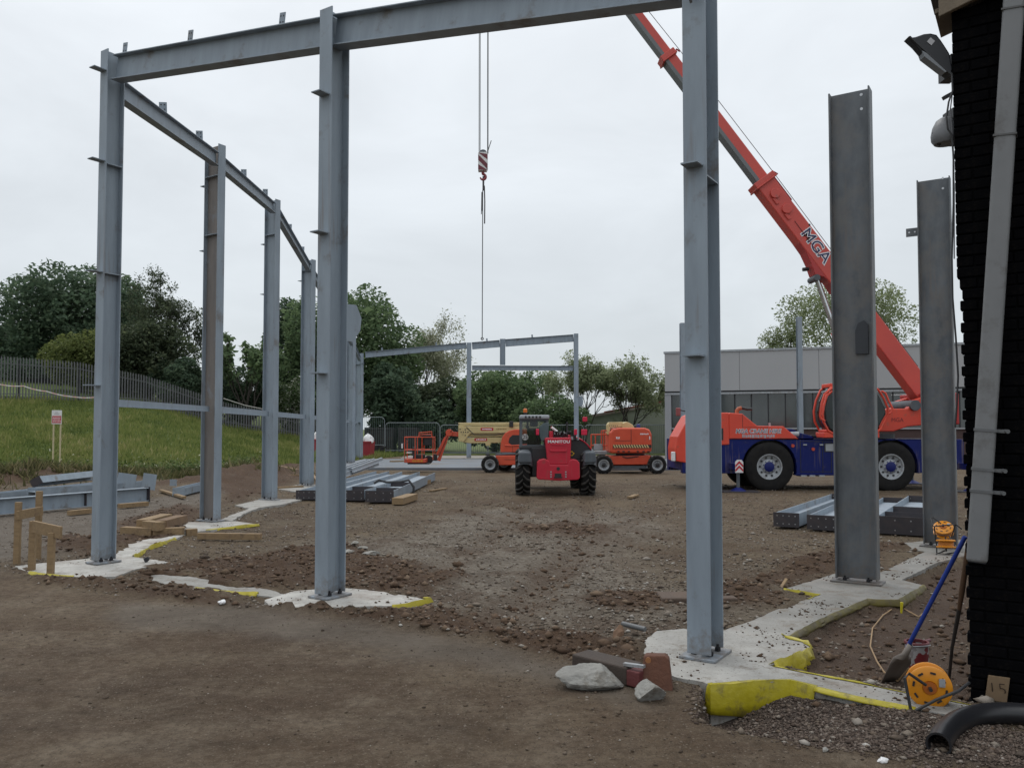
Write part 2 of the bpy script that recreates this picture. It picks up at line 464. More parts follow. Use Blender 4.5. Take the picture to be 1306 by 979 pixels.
LOOSE = [GP(l) for l in (
    [(-20, 735), (60, 738), (150, 740), (260, 756), (340, 774), (440, 778), (560, 775), (700, 800), (800, 820), (830, 850), (740, 842), (560, 806), (420, 785), (300, 773), (180, 763), (60, 745)],
    [(215, 722), (350, 700), (420, 690), (540, 720), (600, 735), (540, 757), (400, 748), (320, 750), (230, 730)],
    [(905, 800), (880, 780), (930, 770), (1000, 745), (1080, 728), (1160, 700), (1140, 690), (1060, 700), (960, 740), (880, 765)],
    [(60, 700), (150, 685), (150, 665), (230, 640), (260, 650), (225, 685), (160, 700), (100, 712)],
    [(275, 625), (300, 600), (380, 590), (400, 606), (350, 625), (300, 640)])]
MOUNDS = [(G(40, 614), 1.5, .42), (G(10, 618), 1.2, .3), (G(80, 611), 1.1, .3), (G(150, 611), 1.2, .2), (G(305, 612), 1.5, .5), (G(330, 604), 1.6, .4), (G(285, 618), 1.1, .3), (G(230, 618), 1.0, .2),
          (G(100, 700), .5, .12), (G(85, 690), .45, .12), (G(205, 735), .35, .05), (G(270, 745), .4, .06), (G(800, 770), .6, .1), (G(940, 765), .6, .12), (G(1040, 722), .5, .1), (G(720, 676), 1.2, .08)]
RUTS = [(GP(l), d_) for l, d_ in (([(667, 634), (655, 660), (610, 700), (520, 745), (430, 765)], .045), ([(750, 634), (748, 662), (725, 705), (665, 760), (600, 800)], .045),
        ([(905, 640), (830, 655), (760, 690), (700, 745), (650, 800)], .03), ([(560, 618), (620, 640), (760, 668), (880, 690), (960, 700)], .04), ([(580, 650), (700, 672), (860, 705)], .035))]
STONY = GP([(430, 705), (520, 665), (640, 650), (800, 655), (870, 690), (860, 770), (760, 790), (600, 775), (500, 750)])
DUST = GP([(150, 768), (300, 775), (420, 792), (560, 810), (660, 828), (760, 860), (820, 895), (740, 880), (620, 850), (480, 825), (300, 800), (160, 800)])
KU = [-400, -60, 0, 100, 190, 260, 300, 380, 470, 520, 580]
KT = [EYE * FPX / (v - 547) for v in (625, 610, 607, 603, 607, 606, 598, 590, 586, 580, 577)]
KFU = [-400, -60, 100, 185, 290, 380, 470, 580]
KFY = [44, 46, 50, 52.5, 55, 57, 57, 57.5]
KFV = [505, 507, 511, 515, 544, 557, 577, 581]
KFZ = [max(0.0, EYE + (547 - v) / FPX * y) for v, y in zip(KFV, KFY)]
def bank(x, y):
    U = 653 + FPX * x / np.maximum(y, 5.0)
    yt = np.interp(U, KU, KT); yf = np.maximum(np.interp(U, KFU, KFY), yt + 2.5); zf = np.interp(U, KFU, KFZ)
    t = (y - yt) / (yf - yt)
    k = np.where((y > 12) & (U < 620), 1.0, 0.0)
    s = np.clip(t, 0, None)
    s = np.where(s < .15, s * s / .3, s - .075) / .925
    s = np.where(s > 1, 1 + (s - 1) * .6, s)
    return np.clip(s, 0, 2.2) * zf * k, t * k - (1 - k), U
def H(x, y):
    x = np.asarray(x, float); y = np.asarray(y, float)
    one = x.ndim == 0
    x = np.atleast_1d(x); y = np.atleast_1d(y)
    near = (np.abs(x) < 40) & (y > -20) & (y < 75)
    z = np.zeros(x.shape)
    z[near] = _H(x[near], y[near])[0]
    z[~near] = bank(x[~near], y[~near])[0] * 1.0
    return float(z[0]) if one else z
def _H(x, y):
    b, t, U = bank(x, y)
    fg = sstep(.10, -.10, sdpoly(x, y, FG) + .06 * fbm(x, y, 2.2, 3, 5))
    grav = sstep(.03, -.06, sdpoly(x, y, GRAV) + .04 * fbm(x, y, 3.0, 3, 15))
    dug = sstep(.03, -.10, sdpoly(x, y, DUG))
    path = sstep(.4, -.4, sdpoly(x, y, PATHL))
    loose = np.zeros(x.shape)
    for i, p in enumerate(LOOSE):
        loose = np.maximum(loose, sstep(.22, -.25, sdpoly(x, y, p) + .25 * fbm(x, y, 1.6, 3, 20 + i)))
    loose = loose * (1 - fg)
    rough = fbm(x, y, 3.1, 5, 1, .6)
    fine = fbm(x, y, 11.0, 3, 2, .6)
    big = fbm(x, y, .35, 3, 3)
    amp = .018 + .05 * loose + .012 * dug
    amp = amp * (1 - .72 * fg) * (1 - .5 * path)
    z = b + rough * amp + fine * amp * .45 + big * .02 * (1 - fg) - .012
    lum = np.abs(fbm(x, y, 5.5, 3, 91, .55)); z = z + loose * (.03 + .04 * fbm(x, y, 1.3, 2, 9) + .07 * (.35 - lum)) + dug * .03 * (.3 - lum)
    z = z + fg * .006 * fbm(x, y, 1.1, 3, 8)
    md = np.zeros(x.shape); rut = np.zeros(x.shape)
    for c, r, h in MOUNDS:
        g = np.exp(-((x - c.x) ** 2 + ((y - c.y)) ** 2) / (r * r) * 1.3)
        z = z + h * g * (1 + .35 * rough); z = z + (.11 * g * fbm(x, y, 2.3, 4, 95, .6) if h > .15 else 0); md = np.maximum(md, sstep(.1, .5, g) if h > .15 else sstep(.2, .7, g))
    gc = G(918, 892); fall = np.exp(-(((x - gc.x) / .62) ** 2 + ((y - gc.y) / .8) ** 2))
    z = z - dug * .085 - grav * (-.026 + .27 * fall + .03 * fbm(x, y, 1.7, 2, 4))
    for rl, dep in RUTS:                              # wheel tracks pressed into the yard
        dmin = np.full(x.shape, 9.0)
        for (ax, ay), (bx_, by_) in zip(rl[:-1], rl[1:]):
            ex, ey = bx_ - ax, by_ - ay; tt = np.clip(((x - ax) * ex + (y - ay) * ey) / (ex * ex + ey * ey), 0, 1)
            dmin = np.minimum(dmin, np.hypot(x - ax - ex * tt, y - ay - ey * tt))
        dmin = dmin + .05 * fbm(x, y, 1.5, 2, 88)
        pr = np.exp(-(dmin / .20) ** 2) - .55 * np.exp(-((dmin - .34) / .12) ** 2)
        z = z - dep * pr * (1 - fg); rut = np.maximum(rut, np.exp(-(dmin / .24) ** 2) * (1 - fg) * (.55 + .45 * rough))
    sl = np.full(x.shape, 9.0)
    for p in SLABS: sl = np.minimum(sl, sdpoly(x, y, p))
    skirt = np.exp(-np.maximum(sl, 0) / .16) * (1 - .9 * dug) * (1 - grav) * (.45 + .55 * loose)
    z = z + skirt * (.034 + .05 * rough + .03 * fbm(x, y, 1.9, 3, 93))
    ins = sstep(-.0, -.10, sl + np.where(x < .8, .20, .09) * fbm(x, y, 2.6, 5, 6, .65) + np.where(x < .8, .05, .015))
    z = z * (1 - ins) + ins * -.10
    return z, fg, grav, dug, np.maximum(np.maximum(loose, md), .7 * rut), path, t, U

# ------------------------------------------------------------------ the ground, one sheet to the horizon
def build_ground():
    az = np.concatenate([np.arange(-48, 48, .21), np.linspace(48, 312, 54)[:-1]]) * PI / 180
    r = [0.35]
    while r[-1] < 72: r.append(r[-1] * (1.0072 if 4.2 < r[-1] < 17 else 1.0125) + .002)
    while r[-1] < 4500: r.append(r[-1] * 1.22)
    r = np.array(r)
    A, Rr = np.meshgrid(az, r)
    x = np.sin(A) * Rr; y = np.cos(A) * Rr
    z = np.zeros(x.shape); at = {k: np.zeros(x.shape) for k in ('smooth', 'gravel', 'dug', 'loose', 'hard', 'grass', 'dust', 'stony')}
    near = Rr < 80
    zz, fg, grav, dug, loose, path, t, U = _H(x[near], y[near])
    z[near] = zz
    b, t2, U2 = bank(x, y); z[~near] = b[~near]
    at['dust'][near] = sstep(.25, -.25, sdpoly(x[near], y[near], DUST) + .35 * fbm(x[near], y[near], 1.1, 4, 77));
    at['stony'][near] = sstep(1.0, -1.2, sdpoly(x[near], y[near], STONY) + 2.2 * fbm(x[near], y[near], .4, 4, 78)) * .85;
    at['smooth'][near] = fg; at['gravel'][near] = grav; at['dug'][near] = dug; at['loose'][near] = loose; at['hard'][near] = path
    gr = sstep(-.02, .10, t2 + .05 * fbm(x, y, .9, 4, 31)) * (U2 < 545)
    at['grass'] = np.where(y > 58, np.maximum(gr, .9), gr)
    at['grass'] = np.where((Rr > 90), .9, at['grass'])
    nc = len(az); nr = len(r)
    i = np.arange(nr - 1)[:, None] * nc; j = np.arange(nc)[None, :]; k = (j + 1) % nc
    F = np.stack([i + j, i + nc + j, i + nc + k, i + k], -1).reshape(-1, 4)[:, ::-1]
    V = np.stack([x, y, z], -1).reshape(-1, 3)
    m = bpy.data.materials.new('site earth'); nt, N, L, P = nodes(m)
    def noise(sc, det=6, ro=.6, vec=None):
        n = N.new('ShaderNodeTexNoise'); n.inputs['Scale'].default_value = sc; n.inputs['Detail'].default_value = det; n.inputs['Roughness'].default_value = ro
        L.new(vec or tco.outputs['Object'], n.inputs['Vector']); return n.outputs['Fac']
    def rng(src, a, b, c=0.0, d=1.0):
        n = N.new('ShaderNodeMapRange'); n.inputs[1].default_value = a; n.inputs[2].default_value = b; n.inputs[3].default_value = c; n.inputs[4].default_value = d
        L.new(src, n.inputs[0]); return n.outputs[0]
    def mixc(f, a, b):
        n = N.new('ShaderNodeMix'); n.data_type = 'RGBA'
        for s_, i_ in ((a, 6), (b, 7)):
            if isinstance(s_, tuple): n.inputs[i_].default_value = (*s_, 1)
            else: L.new(s_, n.inputs[i_])
        if isinstance(f, float): n.inputs[0].default_value = f
        else: L.new(f, n.inputs[0])
        return n.outputs[2]
    def attr(k_):
        n = N.new('ShaderNodeAttribute'); n.attribute_name = k_; return n.outputs['Fac']
    tco = N.new('ShaderNodeTexCoord')
    nb = rng(noise(.28, 6, .62), .40, .60); nq = rng(noise(.75, 7, .7), .42, .60); nm = rng(noise(1.7, 7, .68), .36, .64); ns = rng(noise(14, 6, .72), .34, .66); nss = rng(noise(60, 4, .7), .3, .7)
    open_ = mixc(nm, mixc(nb, (.095, .062, .036), (.132, .098, .062)), mixc(nb, (.15, .122, .084), (.168, .126, .078)))
    open_ = mixc(attr('stony'), open_, mixc(nm, (.15, .13, .105), (.24, .21, .17)))
    open_ = mixc(rng(nq, .55, 1, 0, .65), open_, (.085, .052, .031))
    open_ = mixc(rng(ns, .2, .9, 0, .65), open_, (.062, .044, .031))
    vo = N.new('ShaderNodeTexVoronoi'); vo.inputs['Scale'].default_value = 26; L.new(tco.outputs['Object'], vo.inputs['Vector'])
    open_ = mixc(rng(vo.outputs['Distance'], .06, .2, .55, 0.0), open_, (.27, .245, .215))
    smooth_ = mixc(nm, mixc(nb, (.062, .038, .022), (.135, .094, .057)), mixc(nq, (.10, .065, .04), (.215, .17, .122)))
    st_m = N.new('ShaderNodeMapping'); st_m.inputs['Scale'].default_value = (.35, 1.5, 1); st_m.inputs['Rotation'].default_value = (0, 0, .25); L.new(tco.outputs['Object'], st_m.inputs[0])
    smooth_ = mixc(rng(noise(1.3, 7, .7, st_m.outputs[0]), .5, .72, 0, .6), smooth_, (.18, .138, .092))
    smooth_ = mixc(rng(noise(.9, 6, .7, st_m.outputs[0]), .53, .7, 0, .65), smooth_, (.05, .034, .023))
    smooth_ = mixc(rng(ns, .3, .95, 0, .5), smooth_, (.05, .036, .025))
    smooth_ = mixc(rng(nss, .62, .86, 0, .6), smooth_, (.20, .165, .125))
    v2 = N.new('ShaderNodeTexVoronoi'); v2.inputs['Scale'].default_value = 62; v2.inputs['Randomness'].default_value = 1; L.new(tco.outputs['Object'], v2.inputs['Vector'])
    smooth_ = mixc(rng(v2.outputs['Distance'], .08, .3, .7, 0.0), smooth_, (.04, .029, .021))
    v3 = N.new('ShaderNodeTexVoronoi'); v3.inputs['Scale'].default_value = 19; L.new(tco.outputs['Object'], v3.inputs['Vector'])
    smooth_ = mixc(rng(v3.outputs['Distance'], .05, .16, .9, 0.0), smooth_, (.24, .20, .155))
    loose_ = mixc(nm, (.074, .044, .027), mixc(ns, (.056, .035, .023), (.125, .08, .05)))
    grav_ = mixc(rng(noise(45, 3, .6), .4, .6), (.06, .046, .038), (.115, .092, .078))
    dug_ = mixc(nm, (.085, .056, .04), mixc(ns, (.07, .047, .034), (.13, .092, .066)))
    hard_ = mixc(nm, (.115, .095, .075), (.16, .135, .11))
    grass_ = mixc(nm, (.065, .10, .026), mixc(ns, (.10, .14, .036), (.14, .16, .055)))
    c = mixc(attr('hard'), open_, hard_); c = mixc(attr('loose'), c, loose_); c = mixc(attr('dug'), c, dug_); c = mixc(attr('smooth'), c, smooth_)
    dust_ = mixc(nm, (.115, .095, .075), (.165, .14, .115))
    dm = N.new('ShaderNodeMath'); dm.operation = 'MULTIPLY'; dm.inputs[1].default_value = .7; L.new(attr('dust'), dm.inputs[0]); c = mixc(dm.outputs[0], c, dust_)
    c = mixc(attr('gravel'), c, grav_); c = mixc(attr('grass'), c, grass_)
    L.new(c, P.inputs['Base Color'])
    P.inputs['Specular IOR Level'].default_value = .22
    L.new(rng(ns, 0, 1, .72, .98), P.inputs['Roughness'])
    bp = N.new('ShaderNodeBump'); bp.inputs['Strength'].default_value = .95; bp.inputs['Distance'].default_value = .035
    ad = N.new('ShaderNodeMath'); ad.operation = 'ADD'; L.new(noise(22, 6, .7), ad.inputs[0])
    ml = N.new('ShaderNodeMath'); ml.operation = 'MULTIPLY'; ml.inputs[1].default_value = .85; L.new(noise(75, 4, .7), ml.inputs[0]); L.new(ml.outputs[0], ad.inputs[1])
    L.new(ad.outputs[0], bp.inputs['Height']); L.new(bp.outputs[0], P.inputs['Normal'])
    o = np_mesh('ground', V, F, m, None, {k_: v_.reshape(-1) for k_, v_ in at.items()}, True)
    return struct(o)
build_ground()

# ------------------------------------------------------------------ concrete strips and pads with yellow sheet
CONC = bpy.data.materials.new('fresh concrete')
def _conc():
    nt, N, L, P = nodes(CONC)
    t = N.new('ShaderNodeTexCoord')
    def n_(sc, d=7, r_=.65):
        n = N.new('ShaderNodeTexNoise'); n.inputs['Scale'].default_value = sc; n.inputs['Detail'].default_value = d; n.inputs['Roughness'].default_value = r_
        L.new(t.outputs['Object'], n.inputs['Vector']); return n.outputs['Fac']
    def r_(s, a, b, c=0., d=1.):
        n = N.new('ShaderNodeMapRange'); n.inputs[1].default_value = a; n.inputs[2].default_value = b; n.inputs[3].default_value = c; n.inputs[4].default_value = d
        L.new(s, n.inputs[0]); return n.outputs[0]
    def m_(f, a, b):
        n = N.new('ShaderNodeMix'); n.data_type = 'RGBA'; L.new(f, n.inputs[0])
        for s, i in ((a, 6), (b, 7)):
            if isinstance(s, tuple): n.inputs[i].default_value = (*s, 1)
            else: L.new(s, n.inputs[i])
        return n.outputs[2]
    a = N.new('ShaderNodeAttribute'); a.attribute_name = 'white'
    base = m_(r_(n_(2.2), .35, .65), (.16, .155, .143), (.245, .24, .225))
    whit = m_(r_(n_(3.0), .35, .65), (.31, .30, .28), (.46, .45, .42))
    c = m_(a.outputs['Fac'], base, whit)
    c = m_(r_(n_(3.5, 9, .78), .52, .66, 0, .85), c, (.14, .11, .08))
    c = m_(r_(n_(38, 4, .7), .60, .68, 0, .9), c, (.075, .06, .05))
    c = m_(r_(n_(1.1, 4, .6), .56, .70, 0, .45), c, (.22, .17, .14))
    L.new(c, P.inputs['Base Color']); P.inputs['Roughness'].default_value = .85; P.inputs['Specular IOR Level'].default_value = .25
    bp = N.new('ShaderNodeBump'); bp.inputs['Strength'].default_value = .4; bp.inputs['Distance'].default_value = .012
    L.new(n_(30, 6), bp.inputs['Height']); L.new(bp.outputs[0], P.inputs['Normal'])
_conc()
def slab(name, poly, z, white, seed, jit=.035):
    P = []
    n = len(poly); rn = random.Random(seed)
    for i in range(n):
        a, b = Vector(poly[i]), Vector(poly[(i + 1) % n])
        L_ = (b - a).length; k = max(1, int(L_ / .06)); nrm = Vector((-(b - a).y, (b - a).x)) / max(L_, 1e-6)
        for j in range(k):
            P.append(a + (b - a) * j / k + (nrm * (jit * fbm(np.array([a.x + (b - a).x * j / k]) * 1.0, np.array([a.y + (b - a).y * j / k]), 4.0, 3, seed)[0] + rn.uniform(-.008, .008)) if j else Vector((0, 0))))
    bm = bmesh.new()
    top = [bm.verts.new((p.x, p.y, z)) for p in P]; bot = [bm.verts.new((p.x, p.y, z - .4)) for p in P]
    f = bm.faces.new(top)
    m = len(P)
    for i in range(m): bm.faces.new((top[i], top[(i + 1) % m], bot[(i + 1) % m], bot[i]))
    bmesh.ops.recalc_face_normals(bm, faces=bm.faces)
    bmesh.ops.triangulate(bm, faces=[f])
    me = bpy.data.meshes.new(name); bm.to_mesh(me); bm.free()
    at = me.attributes.new('white', 'FLOAT', 'POINT')
    for i, v in enumerate(me.vertices): at.data[i].value = white(v.co.x, v.co.y) if callable(white) else white
    me.materials.append(CONC)
    o = bpy.data.objects.new(name, me); COL.objects.link(o)
    return struct(o)
slab('concrete_slab', SL_R, SLAB_Z, lambda x, y: float(np.clip(.75 - .35 * (math.hypot(x - 1.4, y - 6.3) - .3), .0, .7)), 1, .006)
slab('concrete_slab', SL_A, SLAB_Z - .006, 1.0, 2)
slab('concrete_slab', SL_S, .012, .35, 3)
slab('concrete_slab', SL_F, SLAB_Z - .003, 1.0, 4)
slab('concrete_slab', SL_C, SLAB_Z, .6, 5)
slab('concrete_slab', SL_D, SLAB_Z, .5, 6)
far_slab = MB(); far_slab.bx(-8.5, 9.4, 36.6, 47.5, -.3, .10)
struct(far_slab.build('floor_slab', mat('grey floor slab', (.17, .19, .215), .8, 0, (.125, .14, .16), .5, bump=.1, dirt=(.16, .13, .1), dirt_amt=.3, dscale=.6)))
pth = MB(); pth.bx(-6.8, 30, 50, 54.5, -.2, .06)
struct(pth.build('path', mat('pale path', (.30, .285, .26), .85, 0, (.2, .18, .155), .8, dirt=(.14, .12, .1), dirt_amt=.3)))

YEL_D = mat('soiled yellow sheet', (.15, .125, .02), .6, 0, (.09, .075, .02), 7, bump=.3, bscale=18, dirt=(.09, .07, .04), dirt_amt=.5, dscale=5)
def sheet(pts, drop, label, zt=SLAB_Z, off=.014, lip=.05, seed=0, wav=.012, mt=None):
    """plastic sheet turned up against the slab edge: a folded strip with a lip over the concrete"""
    Q = [Vector((*tuple(G(u, v, zt))[:2], 0)) for u, v in pts]
    fine = []
    for a, b in zip(Q[:-1], Q[1:]):
        k = max(2, int((b - a).length / .04))
        fine += [a + (b - a) * j / k for j in range(k)]
    fine.append(Q[-1])
    rn = random.Random(seed); ph = [rn.uniform(0, 6) for _ in range(4)]
    rows = [[], [], [], [], []]
    m = len(fine); s = 0
    for i, p in enumerate(fine):
        t = (fine[min(i + 1, m - 1)] - fine[max(i - 1, 0)]).normalized()
        n = Vector((t.y, -t.x, 0))
        if i: s += (p - fine[i - 1]).length
        w = wav * (math.sin(s * 9 + ph[0]) + .7 * math.sin(s * 23 + ph[1])) + wav * .5 * rn.uniform(-1, 1)
        w2 = wav * (math.sin(s * 13 + ph[2]) + .6 * math.sin(s * 31 + ph[3]))
        rise = wav * (.4 + 1.6 * max(0, math.sin(s * 5 + ph[1]))) + abs(w) * .6
        rows[0].append(p - n * (lip + w2) + Vector((0, 0, zt + .006)))
        rows[1].append(p + n * (off * .4) + Vector((0, 0, zt + rise)))
        rows[2].append(p + n * (off + .006 + abs(w)) + Vector((0, 0, zt - drop * .3)))
        rows[3].append(p + n * (off + .010 + abs(w2)) + Vector((0, 0, zt - drop * .65)))
        rows[4].append(p + n * (off + .016 + abs(w)) + Vector((0, 0, zt - drop * (1 + .12 * math.sin(s * 7 + ph[2])))))
    b = MB(); b.grid(rows)
    o = b.build('plastic_sheet', mt or YEL, smooth=True)
    sm = o.modifiers.new('thickness', 'SOLIDIFY'); sm.thickness = .002
    return tag(o, label, 'plastic sheet', 'yellow plastic sheets round the concrete')
sheet([(1040, 876), (1008, 868), (985, 868), (960, 869), (930, 872), (906, 873), (903, 871)][::-1], .22, 'tall yellow plastic sheet hanging over the front corner of the concrete pad', seed=1, lip=.03, wav=.005)
sheet([(1040, 876), (1100, 890), (1168, 903)], .02, 'thin yellow plastic edge along the front of the narrow concrete strip', seed=2, lip=.004, wav=.004)
sheet([(1250, 901), (1160, 884), (1080, 868), (1022, 857), (986, 849)], .08, 'yellow plastic edge along the back of the narrow strip, beside the shovel', seed=3, lip=.006, wav=.006)
sheet([(986, 849), (1008, 842), (1033, 826), (1030, 819), (1003, 813), (996, 809)], .13, 'crumpled yellow plastic sheet in the notch of the concrete', seed=4, lip=.02, wav=.018)
sheet([(1003, 813), (1020, 803), (1060, 783), (1106, 764)], .05, 'dark soiled yellow plastic along the right edge of the long strip', seed=5, lip=.0, wav=.006, mt=YEL_D)
sheet([(1106, 764), (1147, 765), (1178, 746)], .07, 'yellow plastic sheet on the front of the pad under the dark steel column', seed=6, lip=.008, wav=.008, mt=YEL_D)
sheet([(1000, 751), (1046, 758), (1030, 764)], .09, 'short yellow plastic edge left of the dark steel column', seed=7, lip=.004, wav=.006)
sheet([(500, 771.5), (511, 771), (549, 764), (540, 762.5)], .09, 'yellow plastic sheet at the right end of the middle white pad', seed=8, lip=.006, wav=.008)
sheet([(170, 709), (192, 697), (223, 686)], .12, 'yellow plastic sheet beside the corner pad, near the timber stack', seed=9, lip=.01, wav=.014)
sheet([(38, 729), (68, 733), (95, 734)], .03, 'yellow plastic edge by the timber stakes', seed=10, lip=.006, wav=.01)
sheet([(250, 749), (270, 752), (330, 758)], .02, 'yellow plastic edge half buried between the two white pads', zt=.014, seed=11, lip=.012, wav=.01)
sheet([(262, 675.5), (285, 673), (330, 668)], .04, 'yellow plastic edge on the pad of the brown column', seed=12, lip=.008, wav=.008)

# ------------------------------------------------------------------ loose stones (nobody could count them)
STONE = attr_mat('stones', [(0, (.07, .055, .045)), (.35, (.13, .10, .075)), (.75, (.19, .16, .13)), (.95, (.27, .245, .215)), (1, (.40, .38, .35))], rough=.9)
CLOD = attr_mat('soil clods', [(0, (.06, .038, .025)), (.6, (.105, .07, .047)), (1, (.16, .115, .08))], rough=.95)
def stones(name, x, y, size, m, seed, sink=.25, tint=None):
    rn = np.random.default_rng(seed)
    n = len(x)
    base = np.array([(1, 0, 0), (-1, 0, 0), (0, 1, 0), (0, -1, 0), (0, 0, 1), (0, 0, -1), (.62, .62, .35), (-.62, -.62, .35)], float)
    tri = np.array([(0, 6, 4), (6, 2, 4), (2, 1, 4), (1, 7, 4), (7, 3, 4), (3, 0, 4), (0, 2, 6), (1, 3, 7), (2, 0, 5), (1, 2, 5), (3, 1, 5), (0, 3, 5)])
    V = base[None] * (1 + .5 * (rn.random((n, 8, 1)) - .5)) + .22 * (rn.random((n, 8, 3)) - .5)
    sc = size[:, None] * np.stack([1 + .5 * rn.random(n), .7 + .4 * rn.random(n), .45 + .35 * rn.random(n)], 1)
    V = V * sc[:, None, :]
    a = rn.random(n) * 2 * PI; ca, sa = np.cos(a)[:, None], np.sin(a)[:, None]
    X = V[..., 0] * ca - V[..., 1] * sa; Y = V[..., 0] * sa + V[..., 1] * ca
    z = H(x, y)
    V = np.stack([X + x[:, None], Y + y[:, None], V[..., 2] + (z + size * sink)[:, None]], -1).reshape(-1, 3)
    F = (tri[None] + (np.arange(n) * 8)[:, None, None]).reshape(-1, 3)
    tn = rn.random(n) if tint is None else tint
    o = np_mesh(name, V, F, m, None, {'tint': np.repeat(tn, 8)})
    o['kind'] = 'stuff'
    return o
def scatter(n, seed, rmin=1.6, rmax=26, az=38, pw=.5):
    rn = np.random.default_rng(seed)
    a = (rn.random(n) * 2 - 1) * R(az)
    r = np.exp(np.log(rmin) + rn.random(n) ** pw * (np.log(rmax) - np.log(rmin)))
    return np.sin(a) * r, np.cos(a) * r, rn
def zones(x, y):
    z, fg, grav, dug, loose, path, t, U = _H(x, y)
    sl = np.full(x.shape, 9.0)
    for p in SLABS: sl = np.minimum(sl, sdpoly(x, y, p))
    return fg, grav, dug, loose, path, t, sl
def _scatter_all():
    x, y, rn = scatter(110000, 3, 4.5, 30, 38, .8)
    fg, grav, dug, loose, path, t, sl = zones(x, y)
    patch = fbm(x, y, .45, 3, 41)
    p = (.35 + .65 * sstep(-.15, .35, patch)) * (1 - fg) * (1 - .75 * loose) * (1 - .7 * dug) * (1 - .6 * path) * (t < .02) * (sl > .02)
    k = rn.random(len(x)) < p
    x, y = x[k], y[k]
    s = np.exp(rn.normal(math.log(.0095), .5, len(x))).clip(.004, .05)
    stones('gravel', x, y, s, STONE, 4)
    x, y, rn = scatter(34000, 5, 4.0, 24, 38, .7)
    fg, grav, dug, loose, path, t, sl = zones(x, y)
    p = np.maximum(np.maximum(loose, dug * .4), .012) * (1 - fg) * (t < .05) * (sl > -.05)
    p = np.where(sl < .1, p + .25, p) * np.where(sl < -.03, .5, 1) * (1 - fg)
    k = rn.random(len(x)) < p
    x, y = x[k], y[k]
    s = np.exp(rn.normal(math.log(.0125), .55, len(x))).clip(.005, .06)
    stones('soil_clods', x, y, s, CLOD, 6)
    x, y, rn = scatter(5200, 15, 5.5, 20, 38, .7)
    fg, grav, dug, loose, path, t, sl = zones(x, y)
    k = (rn.random(len(x)) < np.maximum(loose, dug * .25) * .8) & (fg < .3) & (sl > -.06) & (t < .03)
    x, y = x[k], y[k]
    stones('soil_lumps', x, y, np.exp(rn.normal(math.log(.032), .4, len(x))).clip(.015, .09), CLOD, 16, sink=.1)
    # stone chips of the gravel heap beside the near strip
    rn = np.random.default_rng(8)
    P = np.array(GRAV); n = 38000
    x = rn.uniform(P[:, 0].min() - .1, P[:, 0].max() + .1, n); y = rn.uniform(P[:, 1].min() - .2, P[:, 1].max() + .1, n)
    sd = sdpoly(x, y, GRAV); k = sd < rn.normal(-.02, .07, n)
    slr = sdpoly(x, y, SL_R); k &= slr > .03
    x, y = x[k], y[k]
    s = np.exp(rn.normal(math.log(.0068), .4, len(x))).clip(.003, .02)
    stones('gravel', x, y, s, attr_mat('chippings', [(0, (.05, .036, .029)), (.5, (.10, .075, .06)), (.95, (.15, .12, .10)), (1, (.22, .19, .165))], rough=.9), 9)
    # few pebbles on the trodden foreground
    x, y, rn = scatter(42000, 12, 1.9, 10.5, 39, .75)
    fg, grav, dug, loose, path, t, sl = zones(x, y)
    cl = sstep(-.1, .5, fbm(x, y, .9, 3, 51) + .25 * (x > .5))
    k = (fg > .5) & (rn.random(len(x)) < .12 + .88 * cl)
    x, y = x[k], y[k]
    s = np.exp(rn.normal(math.log(.0027), .5, len(x))).clip(.0014, .015)
    stones('pebbles', x, y, s, attr_mat('pebbles', [(0, (.045, .033, .024)), (.5, (.085, .062, .043)), (.9, (.15, .12, .09)), (1, (.33, .30, .26))], rough=.9), 13)
    x, y, rn = scatter(5200, 18, 2.2, 10, 39, .8)
    fg, grav, dug, loose, path, t, sl = zones(x, y)
    k = (fg > .5) & (fbm(x, y, .8, 4, 53, .6) > -.05)
    x, y = x[k], y[k]
    stones('pebbles', x, y, np.exp(rn.normal(math.log(.0058), .45, len(x))).clip(.003, .02), attr_mat('grit', [(0, (.04, .03, .022)), (.5, (.10, .075, .055)), (1, (.24, .20, .16))], rough=.9), 19, sink=.05)
    # crumbs trodden on the slabs
    rn = np.random.default_rng(21)
    xs, ys = [], []
    for poly, dens in ((SL_R, 230), (SL_A, 50), (SL_F, 90)):
        P = np.array(poly); A_ = (np.ptp(P[:, 0])) * np.ptp(P[:, 1]); n = int(A_ * dens)
        x = rn.uniform(P[:, 0].min(), P[:, 0].max(), n); y = rn.uniform(P[:, 1].min(), P[:, 1].max(), n)
        k = (sdpoly(x, y, poly) < -.03) & (fbm(x, y, 1.7, 3, 61) > .02 + .25 * rn.random(n))
        xs.append(x[k]); ys.append(y[k])
    x, y = np.concatenate(xs), np.concatenate(ys)
    s = np.exp(rn.normal(math.log(.007), .5, len(x))).clip(.003, .022)
    Hs = globals()['H']
    globals()['H'] = lambda a, b: np.full(np.shape(a), SLAB_Z + .001)
    stones('soil_crumbs', x, y, s, CLOD, 22, sink=.2, tint=rn.random(len(x)) * .45)
    globals()['H'] = Hs
_scatter_all()

